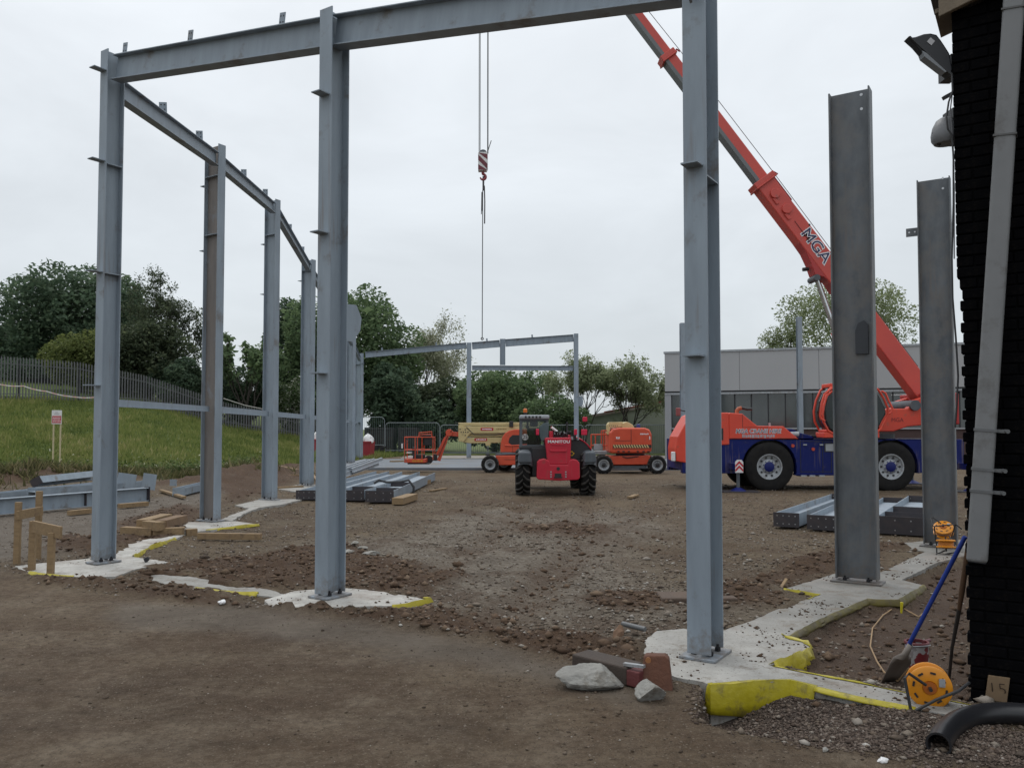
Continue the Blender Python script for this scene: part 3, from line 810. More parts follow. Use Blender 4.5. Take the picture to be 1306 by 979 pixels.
# ------------------------------------------------------------------ grass of the bank
def _grass():
    rn = np.random.default_rng(31)
    n = 120000
    U = rn.uniform(-260, 522, n)
    yt = np.interp(U, KU, KT); yf = np.interp(U, KFU, KFY)
    t = rn.random(n) ** .85 * 1.14 - .07
    y = yt + t * (yf - yt); x = (U - 653) / FPX * y
    patch = fbm(x, y, .5, 4, 71)
    k = rn.random(n) < np.where(t < .04, .35, .85)
    x, y, t, patch = x[k], y[k], t[k], patch[k]; n = len(x)
    h = .8 * (.14 + .2 * rn.random(n) + .18 * np.clip(patch, -.5, 1)) * np.where(t < .1, 1.25, 1.0)
    h = np.where(rn.random(n) < .02, h * 1.9, h)
    w = .016 + .03 * rn.random(n)
    a = rn.random(n) * PI; lean = rn.normal(0, .35, (n, 2)) * h[:, None]
    z = H(x, y) - .02
    dx, dy = np.cos(a) * w, np.sin(a) * w
    V = np.stack([np.stack([x - dx, y - dy, z], -1), np.stack([x + dx, y + dy, z], -1), np.stack([x + lean[:, 0], y + lean[:, 1], z + h], -1)], 1).reshape(-1, 3)
    F = np.arange(n * 3).reshape(-1, 3)
    tint = np.clip(.42 + .55 * patch + .3 * fbm(x, y, 1.7, 3, 72) + .2 * rn.normal(0, 1, n), 0, 1)
    o = np_mesh('grass', V, F, attr_mat('grass blades', [(0, (.085, .12, .034)), (.4, (.17, .21, .06)), (.8, (.25, .265, .09)), (1, (.38, .34, .17))], trans=.45), None, {'tint': np.repeat(tint, 3)})
    o['kind'] = 'stuff'
    # mound tufts: rough grass on the heaps at the foot of the bank
    n = 11000
    cs_ = [(G(40, 613), 1.5), (G(5, 618), 1.2), (G(85, 611), 1.2), (G(150, 609), 1.1), (G(305, 608), 1.1), (G(200, 608), 1.2), (G(240, 610), .9)]
    i_ = rn.integers(0, len(cs_), n); cx_ = np.array([c[0].x for c in cs_])[i_]; cy_ = np.array([c[0].y for c in cs_])[i_]; cr_ = np.array([c[1] for c in cs_])[i_]
    xx = cx_ + rn.normal(0, .7, n) * cr_; yy = cy_ + .5 + rn.normal(0, .8, n) * cr_; hh = .12 + .3 * rn.random(n); a = rn.random(n) * PI; w_ = .02 + .03 * rn.random(n)
    kk = fbm(xx, yy, 1.6, 3, 97) > -.05; xx, yy, hh, a, w_ = xx[kk], yy[kk], hh[kk], a[kk], w_[kk]; n = len(xx); z_ = H(xx, yy) - .02; ln = rn.normal(0, .5, (n, 2)) * hh[:, None]
    V = np.stack([np.stack([xx - np.cos(a) * w_, yy - np.sin(a) * w_, z_], -1), np.stack([xx + np.cos(a) * w_, yy + np.sin(a) * w_, z_], -1), np.stack([xx + ln[:, 0], yy + ln[:, 1], z_ + hh], -1)], 1).reshape(-1, 3)
    o = np_mesh('rough_grass', V, np.arange(n * 3).reshape(-1, 3), attr_mat('rough grass', [(0, (.06, .06, .03)), (.5, (.11, .11, .045)), (1, (.22, .19, .10))], trans=.35), None, {'tint': np.repeat(rn.random(n), 3)}); o['kind'] = 'stuff'
    # docks and seed heads at the foot of the bank
    n = 5200
    cu = np.array([20, 60, 100, 150, 185, 225, 250, 260, 300, 320, 180, 215, 240]); cv = np.array([606, 596, 604, 600, 590, 598, 600, 570, 598, 592, 600, 606, 590])
    i = rn.integers(0, len(cu), n)
    U = cu[i] + rn.normal(0, 12, n); yy = np.interp(U, KU, KT) + np.abs(rn.normal(.8, 1.3, n)); xx = (U - 653) / FPX * yy
    zz = H(xx, yy) + rn.random(n) * .4
    r_ = .05 + .06 * rn.random(n); a = rn.random(n) * 2 * PI; b = rn.normal(0, .6, n)
    ux, uy, uz = np.cos(a) * r_, np.sin(a) * r_, b * r_
    V = np.stack([np.stack([xx, yy, zz], -1), np.stack([xx + ux - uy * .4, yy + uy + ux * .4, zz + uz], -1), np.stack([xx + ux * 1.8, yy + uy * 1.8, zz + uz * 1.3], -1), np.stack([xx + ux + uy * .4, yy + uy - ux * .4, zz + uz], -1)], 1).reshape(-1, 3)
    o = np_mesh('weeds', V, np.arange(n * 4).reshape(-1, 4), attr_mat('weed leaves', [(0, (.04, .07, .02)), (.6, (.09, .13, .035)), (.9, (.15, .16, .07)), (1, (.4, .4, .3))], trans=.25), None, {'tint': np.repeat(rn.random(n), 4)})
    o['kind'] = 'stuff'
_grass()

# ------------------------------------------------------------------ trees
LEAF = {
    'dark': attr_mat('dark leaves', [(0, (.052, .082, .054)), (0.5, (.095, .145, .09)), (1, (.175, .23, .14))], trans=0.5, rough=.65),
    'green': attr_mat('green leaves', [(0, (.064, .104, .054)), (0.5, (.125, .185, .09)), (1, (.22, .29, .145))], trans=0.5, rough=.65),
    'olive': attr_mat('olive leaves', [(0, (0.068, 0.093, 0.033)), (.5, (0.128, 0.158, 0.051)), (1, (0.210, 0.232, 0.083))], trans=.45, rough=.7),
    'pale': attr_mat('pale leaves', [(0, (.14, .175, .09)), (0.5, (.23, .27, .145)), (1, (.36, .40, .25))], trans=0.5, rough=.65),
    'blossom': attr_mat('blossom and leaves', [(0, (.14, .16, .09)), (.45, (.27, .29, .19)), (1, (.50, .50, .40))], trans=.5, rough=.7),
    'dry': attr_mat('sparse dull leaves', [(0, (.042, .06, .036)), (0.6, (.082, .105, .06)), (1, (.155, .18, .10))], trans=0.45, rough=.65),
    'may': attr_mat('white flower heads', [(0, (0.039, 0.072, 0.026)), (.55, (0.078, 0.111, 0.046)), (.75, (0.455, 0.468, 0.390)), (1, (0.715, 0.715, 0.650))], trans=.45, rough=.7),
}
BARK = mat('bark', (.05, .042, .034), .9, 0, (.03, .025, .02), 8, bump=.4)
BARK_P = mat('grey bark', (.085, .075, .062), .9, 0, (.05, .045, .04), 8, bump=.4)

def leaf_mesh(name, C, size, mt, parent, rn, tint, flat=.5, aspect=.55):
    """rhombic leaves, two faces each folded on the midrib"""
    n = len(C)
    a = rn.random(n) * 2 * PI; e = rn.normal(0, flat, n)
    d = np.stack([np.cos(a) * np.cos(e), np.sin(a) * np.cos(e), np.sin(e)], -1)
    q = np.stack([-np.sin(a), np.cos(a), np.zeros(n)], -1); roll = rn.normal(0, .9, n)[:, None]
    up = np.cross(d, q); w = q * np.cos(roll) + up * np.sin(roll); nn = np.cross(d, w)
    s = (size * np.exp(rn.normal(0, .3, n)))[:, None]
    P0 = C - d * s; P1 = C + d * s; L_ = C + w * s * aspect + nn * s * .18; R_ = C - w * s * aspect + nn * s * .18
    V = np.stack([P0, L_, P1, R_], 1).reshape(-1, 3)
    b = (np.arange(n) * 4)[:, None]
    F = np.concatenate([b + np.array([0, 3, 2]), b + np.array([0, 2, 1])], 0)
    return np_mesh(name, V, F, mt, parent, {'tint': np.repeat(np.clip(tint, 0, 1), 4)})

def crown_tree(name, u, vb, vt, d, wpx, label, kind='dark', n=9000, leaf=.2, blobs=16, seed=0, trunk=.22, gap=.35, squat=.0, group=None, shape='round', lobe=.30, bark=BARK, zbase=None, cat='tree'):
    rn = np.random.default_rng(seed); pr = random.Random(seed)
    base = W(u, 560, d); zb = H(base.x, base.y) if zbase is None else zbase
    root = thing(name, label, cat, (base.x, base.y, zb), 0, group)
    ztop = W(u, vt, d).z - zb; zbot = max(.25, W(u, vb, d).z - zb)
    rw = wpx / 2 / FPX * d
    hc = (ztop - zbot) / 2; zc = (ztop + zbot) / 2
    cs = []; rs = []
    for i in range(blobs):
        for _ in range(40):
            p = np.array([pr.uniform(-1, 1), pr.uniform(-1, 1), pr.uniform(-1, 1)])
            l = np.linalg.norm(p)
            if l < 1 and l > .35: break
        if i < blobs * .62:                    # lobes spread evenly over the outside
            g = (i + .5) / (blobs * .62); th = i * 2.39996 + pr.uniform(-.3, .3); zz = 1 - 1.9 * g
            q = math.sqrt(max(0, 1 - zz * zz)); p = np.array([q * math.cos(th), q * math.sin(th), zz]) * pr.uniform(.86, 1.02)
        if shape == 'dome':
            if p[2] < 0: p[2] *= 1.0; f_ = (1 / max(.3, math.sqrt(max(.1, 1 - p[2] ** 2)))); p[0] *= min(1.5, f_); p[1] *= min(1.5, f_)
        elif False:
            sh = math.sqrt(max(.05, 1 - max(0, p[2] * .8) ** 2)); p[0] *= sh; p[1] *= sh
        elif shape == 'cone':
            sh = .45 + .55 * (1 - (p[2] + 1) / 2); p[0] *= sh; p[1] *= sh
        r = lobe * pr.uniform(.75, 1.3)
        c = p * (1 - r * .95)
        cs.append(c * np.array([rw, rw * .85, hc]) + np.array([0, 0, zc])); rs.append(r * np.array([rw, rw * .9, (rw + hc) / 2]) * 1.12)
    cs = np.array(cs); rs = np.array(rs)
    vol = rs.prod(1) ** (2 / 3); cnt = (n * 2.1 * vol / vol.sum()).astype(int); leaf = leaf * .80
    Ps = []; Ts = []
    for c, r, k in zip(cs, rs, cnt):
        dd = rn.normal(0, 1, (k, 3)); dd /= np.linalg.norm(dd, axis=1)[:, None]
        rad = 1 - np.abs(rn.normal(0, .22, k)) + .10 * rn.random(k)
        # twigs: leaves bunch on the shell rather than spread evenly
        bunch = fbm(dd[:, 0] * 3 + c[0], dd[:, 1] * 3 + dd[:, 2] * 4 + c[1], 1.6, 3, seed % 97)
        keep = bunch > -.32 - .25 * rn.random(k) + gap * .55
        P = c + dd * r * (rad + .14 * bunch)[:, None]
        Ps.append(P[keep]); Ts.append((.45 + .28 * bunch + .2 * rn.normal(0, 1, k))[keep] + pr.uniform(-.1, .1))
    C = np.concatenate(Ps); T = np.concatenate(Ts)
    C[:, 2] = np.maximum(C[:, 2], .05)
    leaf_mesh('crown', C, leaf, LEAF[kind], root, rn, T)
    tb = MB()
    tb.tube([(0, 0, -.4), (.05, 0, zbot * .5), (pr.uniform(-.2, .2), pr.uniform(-.2, .2), zc)], [trunk * 1.25, trunk, trunk * .55], 8)
    for c in cs[:10]:
        s0 = Vector((0, 0, min(zc, max(zbot * .7, c[2] * .45)))); c = Vector(c)
        tb.tube([s0, (s0 + c) / 2 + Vector((0, 0, .12 * hc)), c], [trunk * .45, trunk * .25, .03], 6)
    tb.build('trunk', bark, root, smooth=True)
    return root

def branch_tree(name, u, vt, d, wpx, label, kind='pale', seed=0, leaf=.09, n_leaf=26, depth=5, stems=1, trunk=.13, group=None, bark=BARK_P, spread=.6, fork=.18, zbase=None, along=(.35, 1.0)):
    """open tree grown limb by limb, leaves along the outer twigs"""
    pr = random.Random(seed); rn = np.random.default_rng(seed)
    base = W(u, 560, d); zb = H(base.x, base.y) if zbase is None else zbase
    root = thing(name, label, 'tree', (base.x, base.y, zb), 0, group)
    Ht = W(u, vt, d).z - zb; rw = wpx / 2 / FPX * d
    segs = []; tips = []
    def grow(p, dr, L_, r, lv):
        q = p + dr * L_
        m_ = (p + q) / 2 + Vector((pr.gauss(0, .05), pr.gauss(0, .05), pr.gauss(0, .05))) * L_
        segs.append(([p, m_, q], [r, r * .85, r * .68], 7 if lv < 2 else (5 if lv < 4 else 3)))
        if lv >= depth - 2: tips.append((p, m_, q, L_))
        if lv >= depth: return
        k = 2 if pr.random() < .62 else 3
        for i in range(k):
            a = pr.uniform(0, 2 * PI); sp = spread * pr.uniform(.5, 1.25)
            o = dr.orthogonal().normalized(); o = Matrix.Rotation(a, 3, dr) @ o
            nd = (dr + o * sp + Vector((0, 0, .10))).normalized()
            grow(q if i or lv == 0 else m_.lerp(q, .8), nd, L_ * pr.uniform(.62, .86), r * pr.uniform(.55, .7), lv + 1)
    for s_ in range(stems):
        a = s_ * 2 * PI / max(stems, 1) + pr.uniform(-.4, .4)
        dr = Vector((math.cos(a) * .28, math.sin(a) * .28, 1)).normalized() if stems > 1 else Vector((pr.uniform(-.1, .1), 0, 1)).normalized()
        grow(Vector((0, 0, -.2)), dr, 1.0, trunk, 0)
    pts = np.array([tuple(p) for s_ in segs for p in s_[0]])
    zm = np.percentile(pts[:, 2], 99.5); xm = np.percentile(np.abs(pts[:, 0] - 0), 97)
    sz = Ht / zm; sx = rw / max(xm, .1)
    sc = lambda p: Vector((p.x * sx, p.y * sx, p.z * sz))
    tb = MB()
    for P, r, k in segs: tb.tube([sc(p) for p in P], [max(.008, x) for x in r], k, caps=False)
    tb.build('trunk', bark, root, smooth=True)
    C = []
    for p, m_, q, L_ in tips:
        p, m_, q = sc(p), sc(m_), sc(q)
        for _ in range(n_leaf):
            t = pr.uniform(*along)
            c = (p.lerp(m_, t * 2) if t < .5 else m_.lerp(q, t * 2 - 1)) + Vector((pr.gauss(0, 1), pr.gauss(0, 1), pr.gauss(0, .9))) * fork
            C.append(tuple(c))
    C = np.array(C)
    T = .5 + .3 * fbm(C[:, 0] + seed, C[:, 2] + C[:, 1], .9, 3, 3) + .22 * rn.normal(0, 1, len(C))
    leaf_mesh('crown', C, leaf, LEAF[kind], root, rn, T, flat=.6)
    return root

GT = 'trees beyond the boundary fence'
crown_tree('broadleaf_tree', 92, 528, 338, 66, 200, 'big dark domed tree at the far left behind the fence', 'dark', 17000, .2, 34, 3, .4, group=GT, shape='dome', lobe=.28)
crown_tree('broadleaf_tree', -12, 528, 415, 68, 130, 'lower dark shoulder of trees at the left photo edge behind the fence', 'dark', 6000, .2, 18, 4, .3, group=GT, shape='dome')
crown_tree('bush', 102, 512, 424, 56, 105, 'olive yellow bush over the fence, left of the corner column', 'olive', 7000, .13, 18, 5, .1, group='bushes along the boundary', gap=.3, cat='bush')
crown_tree('bush', 190, 512, 404, 58, 128, 'dense dark bush right behind the corner column', 'dry', 10000, .14, 24, 6, .15, group='bushes along the boundary', cat='bush')
crown_tree('bush', 225, 518, 455, 56.5, 80, 'low dark green bush left of the brown column', 'dark', 6000, .13, 14, 61, .1, group='bushes along the boundary', cat='bush')
branch_tree('thorn_tree', 212, 350, 60, 116, 'thin wiry tree standing above the dark bush', 'dry', 7, .08, 12, 6, 3, .13, GT, BARK, .8, .16)
branch_tree('chestnut_sapling', 315, 432, 57, 92, 'young chestnut with upright leaf candles between the first left columns', 'green', 8, .17, 16, 4, 4, .08, GT, BARK, .5, .12)
crown_tree('bush', 318, 545, 462, 60, 105, 'green bush under the young chestnut', 'dark', 6500, .14, 16, 9, .1, group='bushes along the boundary', cat='bush')
crown_tree('hawthorn_bush', 372, 548, 478, 58, 62, 'bush with white flower heads beside the fourth column', 'may', 3000, .10, 12, 10, .08, group='bushes along the boundary', cat='bush')
crown_tree('broadleaf_tree', 448, 550, 362, 68, 190, 'tallest dark green tree, behind the left columns', 'green', 20000, .19, 36, 11, .4, group=GT, shape='dome', lobe=.27)
crown_tree('broadleaf_tree', 372, 548, 372, 70, 84, 'dark tree showing between the third and fourth columns', 'dark', 9000, .19, 20, 12, .3, group=GT, lobe=.3)
crown_tree('bush', 500, 560, 462, 63, 88, 'dark skirt of leaves at the foot of the tallest tree', 'dark', 7000, .16, 16, 13, .1, group='bushes along the boundary', cat='bush')
branch_tree('blossom_tree', 545, 414, 74, 108, 'pale sparse blossoming tree behind the sloping beam', 'blossom', 14, .09, 16, 6, 4, .10, GT, BARK_P, .55, .3)
crown_tree('bush', 560, 560, 482, 66, 95, 'dull hedge bush under the pale blossoming tree', 'dry', 7000, .15, 16, 15, .1, group='bushes along the boundary', cat='bush')
crown_tree('broadleaf_tree', 630, 562, 468, 64, 116, 'round mid green tree framed by the far steel frame', 'green', 11000, .16, 26, 16, .2, group=GT, lobe=.3)
crown_tree('bush', 705, 562, 508, 61, 110, 'low green bush behind the red telehandler', 'green', 6500, .14, 16, 17, .1, group='bushes along the boundary', cat='bush')
branch_tree('young_tree', 694, 474, 68, 62, 'slim young green tree inside the far frame', 'green', 18, .11, 18, 5, 1, .08, GT, BARK, .42, .22)
branch_tree('thin_tree', 742, 456, 64, 92, 'wispy tree behind the right post of the far frame', 'pale', 19, .085, 13, 6, 3, .085, GT, BARK, .6, .2)
branch_tree('thin_tree', 800, 462, 62, 104, 'wispy spreading tree in front of the red edged shed', 'pale', 20, .085, 13, 6, 4, .085, GT, BARK, .65, .2)
branch_tree('thin_tree', 838, 486, 70, 50, 'small pale tree close beside the grey building', 'pale', 22, .09, 15, 5, 2, .07, GT, BARK, .5, .2)
# TREES3
crown_tree('garden_tree', 1082, 470, 350, 84, 186, 'broad light green tree spreading behind the crane boom and grey roof', 'pale', 17000, .15, 46, 23, .25, group=GT, gap=.66, zbase=0, lobe=.2, bark=BARK_P)
crown_tree('garden_tree', 1000, 470, 410, 86, 64, 'low rounded crown peeping over the grey roof', 'pale', 3600, .125, 16, 24, .2, group=GT, gap=.6, zbase=0)
crown_tree('hedge_bush', 45, 530, 468, 63, 150, 'dark hedge behind the fence at the far left', 'dark', 6000, .16, 20, 71, .1, group='bushes along the boundary', cat='bush')
crown_tree('hedge_bush', 150, 535, 470, 62, 120, 'dark hedge behind the fence at the corner column', 'dark', 6000, .15, 18, 72, .1, group='bushes along the boundary', cat='bush')
crown_tree('hedge_bush', 262, 545, 478, 62, 110, 'dark hedge showing around the foot of the brown column', 'dark', 6000, .15, 18, 73, .1, group='bushes along the boundary', cat='bush')
crown_tree('hedge_bush', 405, 565, 495, 63, 110, 'dark hedge behind the tall middle column', 'dark', 6000, .15, 18, 74, .1, group='bushes along the boundary', cat='bush')
crown_tree('hedge_bush', 640, 572, 515, 64, 120, 'low dark hedge behind the cream lift boom', 'dark', 6000, .15, 18, 75, .1, group='bushes along the boundary', cat='bush')
crown_tree('hedge_bush', 545, 572, 512, 64, 110, 'low dark hedge behind the orange basket', 'dark', 6000, .15, 18, 76, .1, group='bushes along the boundary', cat='bush')

# ------------------------------------------------------------------ boundary fence of steel pales
PALE = mat('weathered fence steel', (.135, .14, .145), .75, .05, (.095, .098, .102), 2.2)
PALE_P = mat('dark fence post', (.045, .047, .052), .7, .1, (.03, .03, .034), 3)
def palisade():
    U = [-260, -60, 100, 185, 290, 380, 462]
    pts = []
    for u in U:
        y = float(np.interp(u, KFU, KFY)); p = Vector(((u - 653) / FPX * y, y, 0)); pts.append(p)
    tops = [438, 449, 461, 478, 513, 530, 541]
    root = thing('palisade_fence', 'long grey steel palisade fence along the top of the grass bank', 'fence', (pts[0].x, pts[0].y, H(pts[0].x, pts[0].y)))
    o0 = Vector(root.location)
    for i in range(len(U) - 1):
        a, b = pts[i], pts[i + 1]
        L_ = (b - a).length; bays = max(1, round(L_ / 2.75))
        for j in range(bays):
            p = a.lerp(b, j / bays); q = a.lerp(b, (j + 1) / bays)
            def zt(pp, t_):
                vv = tops[i] + (tops[i + 1] - tops[i]) * t_
                return W(653, vv, pp.y).z
            zp, zq = zt(p, j / bays), zt(q, (j + 1) / bays)
            hp, hq = H(p.x, p.y), H(q.x, q.y)
            m = MB(); m.bar(Vector((p.x, p.y, hp - .3)) - o0, Vector((p.x, p.y, zp - .12)) - o0, .10, .055, (1, 0, 0)); m.build('post', PALE_P, root)
            m = MB()
            for hh in (.35, -.45):
                f_ = (lambda h_, z_: h_ + hh) if hh > 0 else (lambda h_, z_: z_ + hh)
                m = MB(); m.bar(Vector((p.x, p.y - .04, f_(hp, zp))) - o0, Vector((q.x, q.y - .04, f_(hq, zq))) - o0, .045, .045); m.build('rail', PALE, root)
            m = MB()
            n = max(2, int((q - p).length / .155))
            for k in range(n):
                t_ = (k + .5) / n; c = p.lerp(q, t_)
                z0 = hp + (hq - hp) * t_ + .03; z1 = zp + (zq - zp) * t_
                x, y = c.x - o0.x, c.y - .075 - o0.y
                w = .042
                m.add([(x - w, y + .012, z0 - o0.z), (x, y - .012, z0 - o0.z), (x + w, y + .012, z0 - o0.z), (x - w, y + .012, z1 - .1 - o0.z), (x, y - .012, z1 - o0.z), (x + w, y + .012, z1 - .1 - o0.z)],
                      [(0, 1, 4, 3), (1, 2, 5, 4)])
            pr_ = m.build('pale', PALE, root); pr_['kind'] = 'stuff'
palisade()
# red and white tape strung along the fence
def tape():
    root_pts = [W(-80, 486, 44), W(0, 490, 45), (W(30, 492, 45.5)), W(60, 499, 46), W(95, 506, 46.5), W(125, 506, 47)]
    m = MB()
    P = []
    for a, b in zip(root_pts[:-1], root_pts[1:]):
        for k in range(6): P.append(a.lerp(b, k / 6) - Vector((0, 0, .05 * math.sin(PI * k / 6))))
    P.append(root_pts[-1])
    m.grid([[p + Vector((0, 0, .025)) for p in P], [p + Vector((0, -.02, -.025)) for p in P]])
    mt = bpy.data.materials.new('striped tape'); nt, N, L, Pn = nodes(mt)
    t = N.new('ShaderNodeTexCoord'); wv = N.new('ShaderNodeTexWave'); wv.bands_direction = 'DIAGONAL'; wv.inputs['Scale'].default_value = 1.1
    L.new(t.outputs['Object'], wv.inputs[0]); cr_ = N.new('ShaderNodeValToRGB'); cr_.color_ramp.interpolation = 'CONSTANT'
    cr_.color_ramp.elements[0].color = (.5, .48, .46, 1); cr_.color_ramp.elements[1].position = .5; cr_.color_ramp.elements[1].color = (.5, .3, .27, 1)
    L.new(wv.outputs['Fac'], cr_.inputs[0]); L.new(cr_.outputs[0], Pn.inputs['Base Color'])
    o = m.build('barrier_tape', mt); tag(o, 'thin red and white tape strung along the palisade fence', 'tape')
tape()
tp = MB(); a_, b_ = W(285, 508, 53), W(338, 522, 55); tp.tube([a_, a_.lerp(b_, .5) - Vector((0, 0, .08)), b_], .03, 5)
tag(tp.build('loose_rope', mat('pale rope', (.5, .48, .45), .8)), 'pale slack rope hanging between the second and third left columns', 'rope')

# ------------------------------------------------------------------ temporary mesh panels at the back of the site
PANEL_M = mat('fence tube', (.22, .25, .26), .5, .4, (.16, .18, .19), 4)
PANEL_G = mat('green grey bars', (.10, .14, .13), .6, .2, (.07, .1, .095), 4)
def panel_proto(w):
    root = thing('fence_panel', 'x', 'fence panel', (0, 0, 0), 0, 'mesh panels along the back of the site')
    m = MB(); r = .25
    h = 2.12; pts = [(0, 0, .1), (0, 0, h - r)] + [(r - r * math.cos(t), 0, h - r + r * math.sin(t)) for t in (.4, .8, 1.2)] + [(r, 0, h), (w - r, 0, h)] + [(w - r + r * math.sin(t), 0, h - r + r * math.cos(t)) for t in (.4, .8, 1.2)] + [(w, 0, h - r), (w, 0, .1)]
    m.tube(pts, .028, 6); m.tube([(0, 0, .2), (w, 0, .2)], .025, 6); m.build('frame', PANEL_M, root, smooth=True)
    m = MB(); n = int(w / .13)
    for i in range(1, n): m.bar((i * w / n, 0, .2), (i * w / n, 0, 2.10), .02, .03, (0, 1, 0))
    b = m.build('bar', PANEL_G, root); b['kind'] = 'stuff'
    for x in (0, w):
        m = MB(); m.box((x, 0, .05), (.22, .6, .14)); m.build('foot_block', BLK, root, bevel=.03)
    return root
y0 = 57.0
labs = ['mesh fence panel at the end of the grass bank, behind the left frame columns', 'mesh fence panel behind the small orange basket', 'mesh fence panel behind the cream lift boom', 'mesh fence panel behind the telehandler cab',
        'mesh fence panel right of the telehandler, below the wispy trees', 'mesh fence panel behind the right orange lift', 'mesh fence panel between the right lift and grey building']
us = [440, 491, 561, 622, 684, 745, 806, 862]
for i in range(7):
    x0, x1 = [(u_ - 653) / FPX * y0 for u_ in (us[i], us[i + 1])]
    o = panel_proto(x1 - x0 - .08)
    o['label'] = labs[i]; o.location = (x0 + .04, y0 + (i % 2) * .05, H(x0, y0)); o.rotation_euler.z = R((-1) ** i * .4)
# dark store boxes behind the panels
CONT = mat('dark container paint', (.028, .026, .03), .6, 0, (.018, .016, .018), 2, dirt=(.06, .045, .035), dirt_amt=.25)
def container(u0, u1, vt, y, label):
    x0, x1 = (u0 - 653) / FPX * y, (u1 - 653) / FPX * y
    zt = W(653, vt, y).z; zb = H(x0, y)
    root = thing('storage_container', label, 'container', ((x0 + x1) / 2, y, zb), 0, 'dark containers behind the back fence')
    w = x1 - x0; h = zt - zb
    m = MB(); m.bx(-w / 2, w / 2, .06, 2.4, -.2, h - .02); m.build('body', CONT, root)
    m = MB()
    k = max(3, int(w / .28))
    for i in range(k): m.bx(-w / 2 + (i + .2) * w / k, -w / 2 + (i + .75) * w / k, .0, .08, .15, h - .15)
    c = m.build('corrugation', CONT, root); c['kind'] = 'stuff'
    m = MB()
    for zz in (.07, h - .07): m.bx(-w / 2 - .02, w / 2 + .02, -.03, .07, zz - .07, zz + .07)
    for xx in (-w / 2, w / 2): m.bx(xx - .06, xx + .06, -.035, .072, -.1, h + .003)
    m.build('edge_rail', CONT, root)
container(466, 500, 545, 58.6, 'dark storage container behind the fence left of the orange basket')
container(509, 531, 545, 58.9, 'narrow dark container behind the fence above the orange basket')

# red skip with white rubble bags at the bank end
def skip(u0, u1, vt, vb, y, label, seed):
    x0, x1 = (u0 - 653) / FPX * y, (u1 - 653) / FPX * y; zb = H((x0 + x1) / 2, y); h = W(653, vt, y).z - zb; w = x1 - x0
    root = thing('waste_skip', label, 'skip', ((x0 + x1) / 2, y, zb), 0, 'red skips with white bags')
    m = MB(); m.prism([(-w * .38, 0), (w * .38, 0), (w / 2, h), (-w / 2, h)], 0, 1.6); m.build('body', mat('red skip paint', (.33, .02, .03), .6, 0, (.22, .02, .03), 4), root, bevel=.02)
    m = MB(); m.bx(-w / 2 - .03, w / 2 + .03, -.04, .03, h - .08, h + .02); m.build('rim', mat('red skip paint', (.3, .02, .03)), root)
    b = MB()
    for i in range(3): b.rock((random.Random(seed + i).uniform(-w * .3, w * .3), .5 + .2 * i, h + .12), (.34, .34, .36), seed + i, 2, .2)
    o = b.build('rubble_bag', WHITE, None, smooth=True); o.location = root.location; tag(o, 'white rubble bags heaped on ' + label.split(',')[0].replace('a ', 'the '), 'bag')
skip(461, 473, 563, 575, 50, 'red skip right of the last left column, at the grass end', 5)
skip(396, 408, 560, 575, 50, 'red skip glimpsed left of the tall middle column', 15)

# ------------------------------------------------------------------ shed with red edged roof behind the thin trees
def shed():
    y = 66.0
    xa, xb = (718 - 653) / FPX * y, (872 - 653) / FPX * y
    za, zb = W(653, 538, y).z, W(653, 511, y).z
    root = thing('long_shed', 'long pale shed with a red edged sloping roof behind the wispy trees', 'shed', (xa, y, 0))
    w = xb - xa
    m = MB(); m.prism([(0, -.3), (w, -.3), (w, zb), (0, za)], 0, 12)
    m.build('wall', mat('pale green render', (.42, .44, .38), .85, 0, (.28, .32, .24), .55, dirt=(.18, .22, .12), dirt_amt=.35, dscale=.7), root)
    m = MB(); m.prism([(-.25, za - .06), (w + .1, zb - .02), (w + .1, zb + .20), (-.25, za + .15)], -.12, 12.1); m.build('roof', mat('pale roof edge', (.42, .36, .33), .7, 0, (.33, .26, .23), 1), root)
    m = MB(); m.prism([(w * .35, za + (zb - za) * .35 + .15), (w + .1, zb + .203), (w + .1, zb + .33), (w * .35, za + (zb - za) * .35 + .27)], -.14, 1.0); m.build('verge_tile', mat('red verge', (.33, .09, .06), .8, 0, (.24, .06, .045), 3), root)
shed()

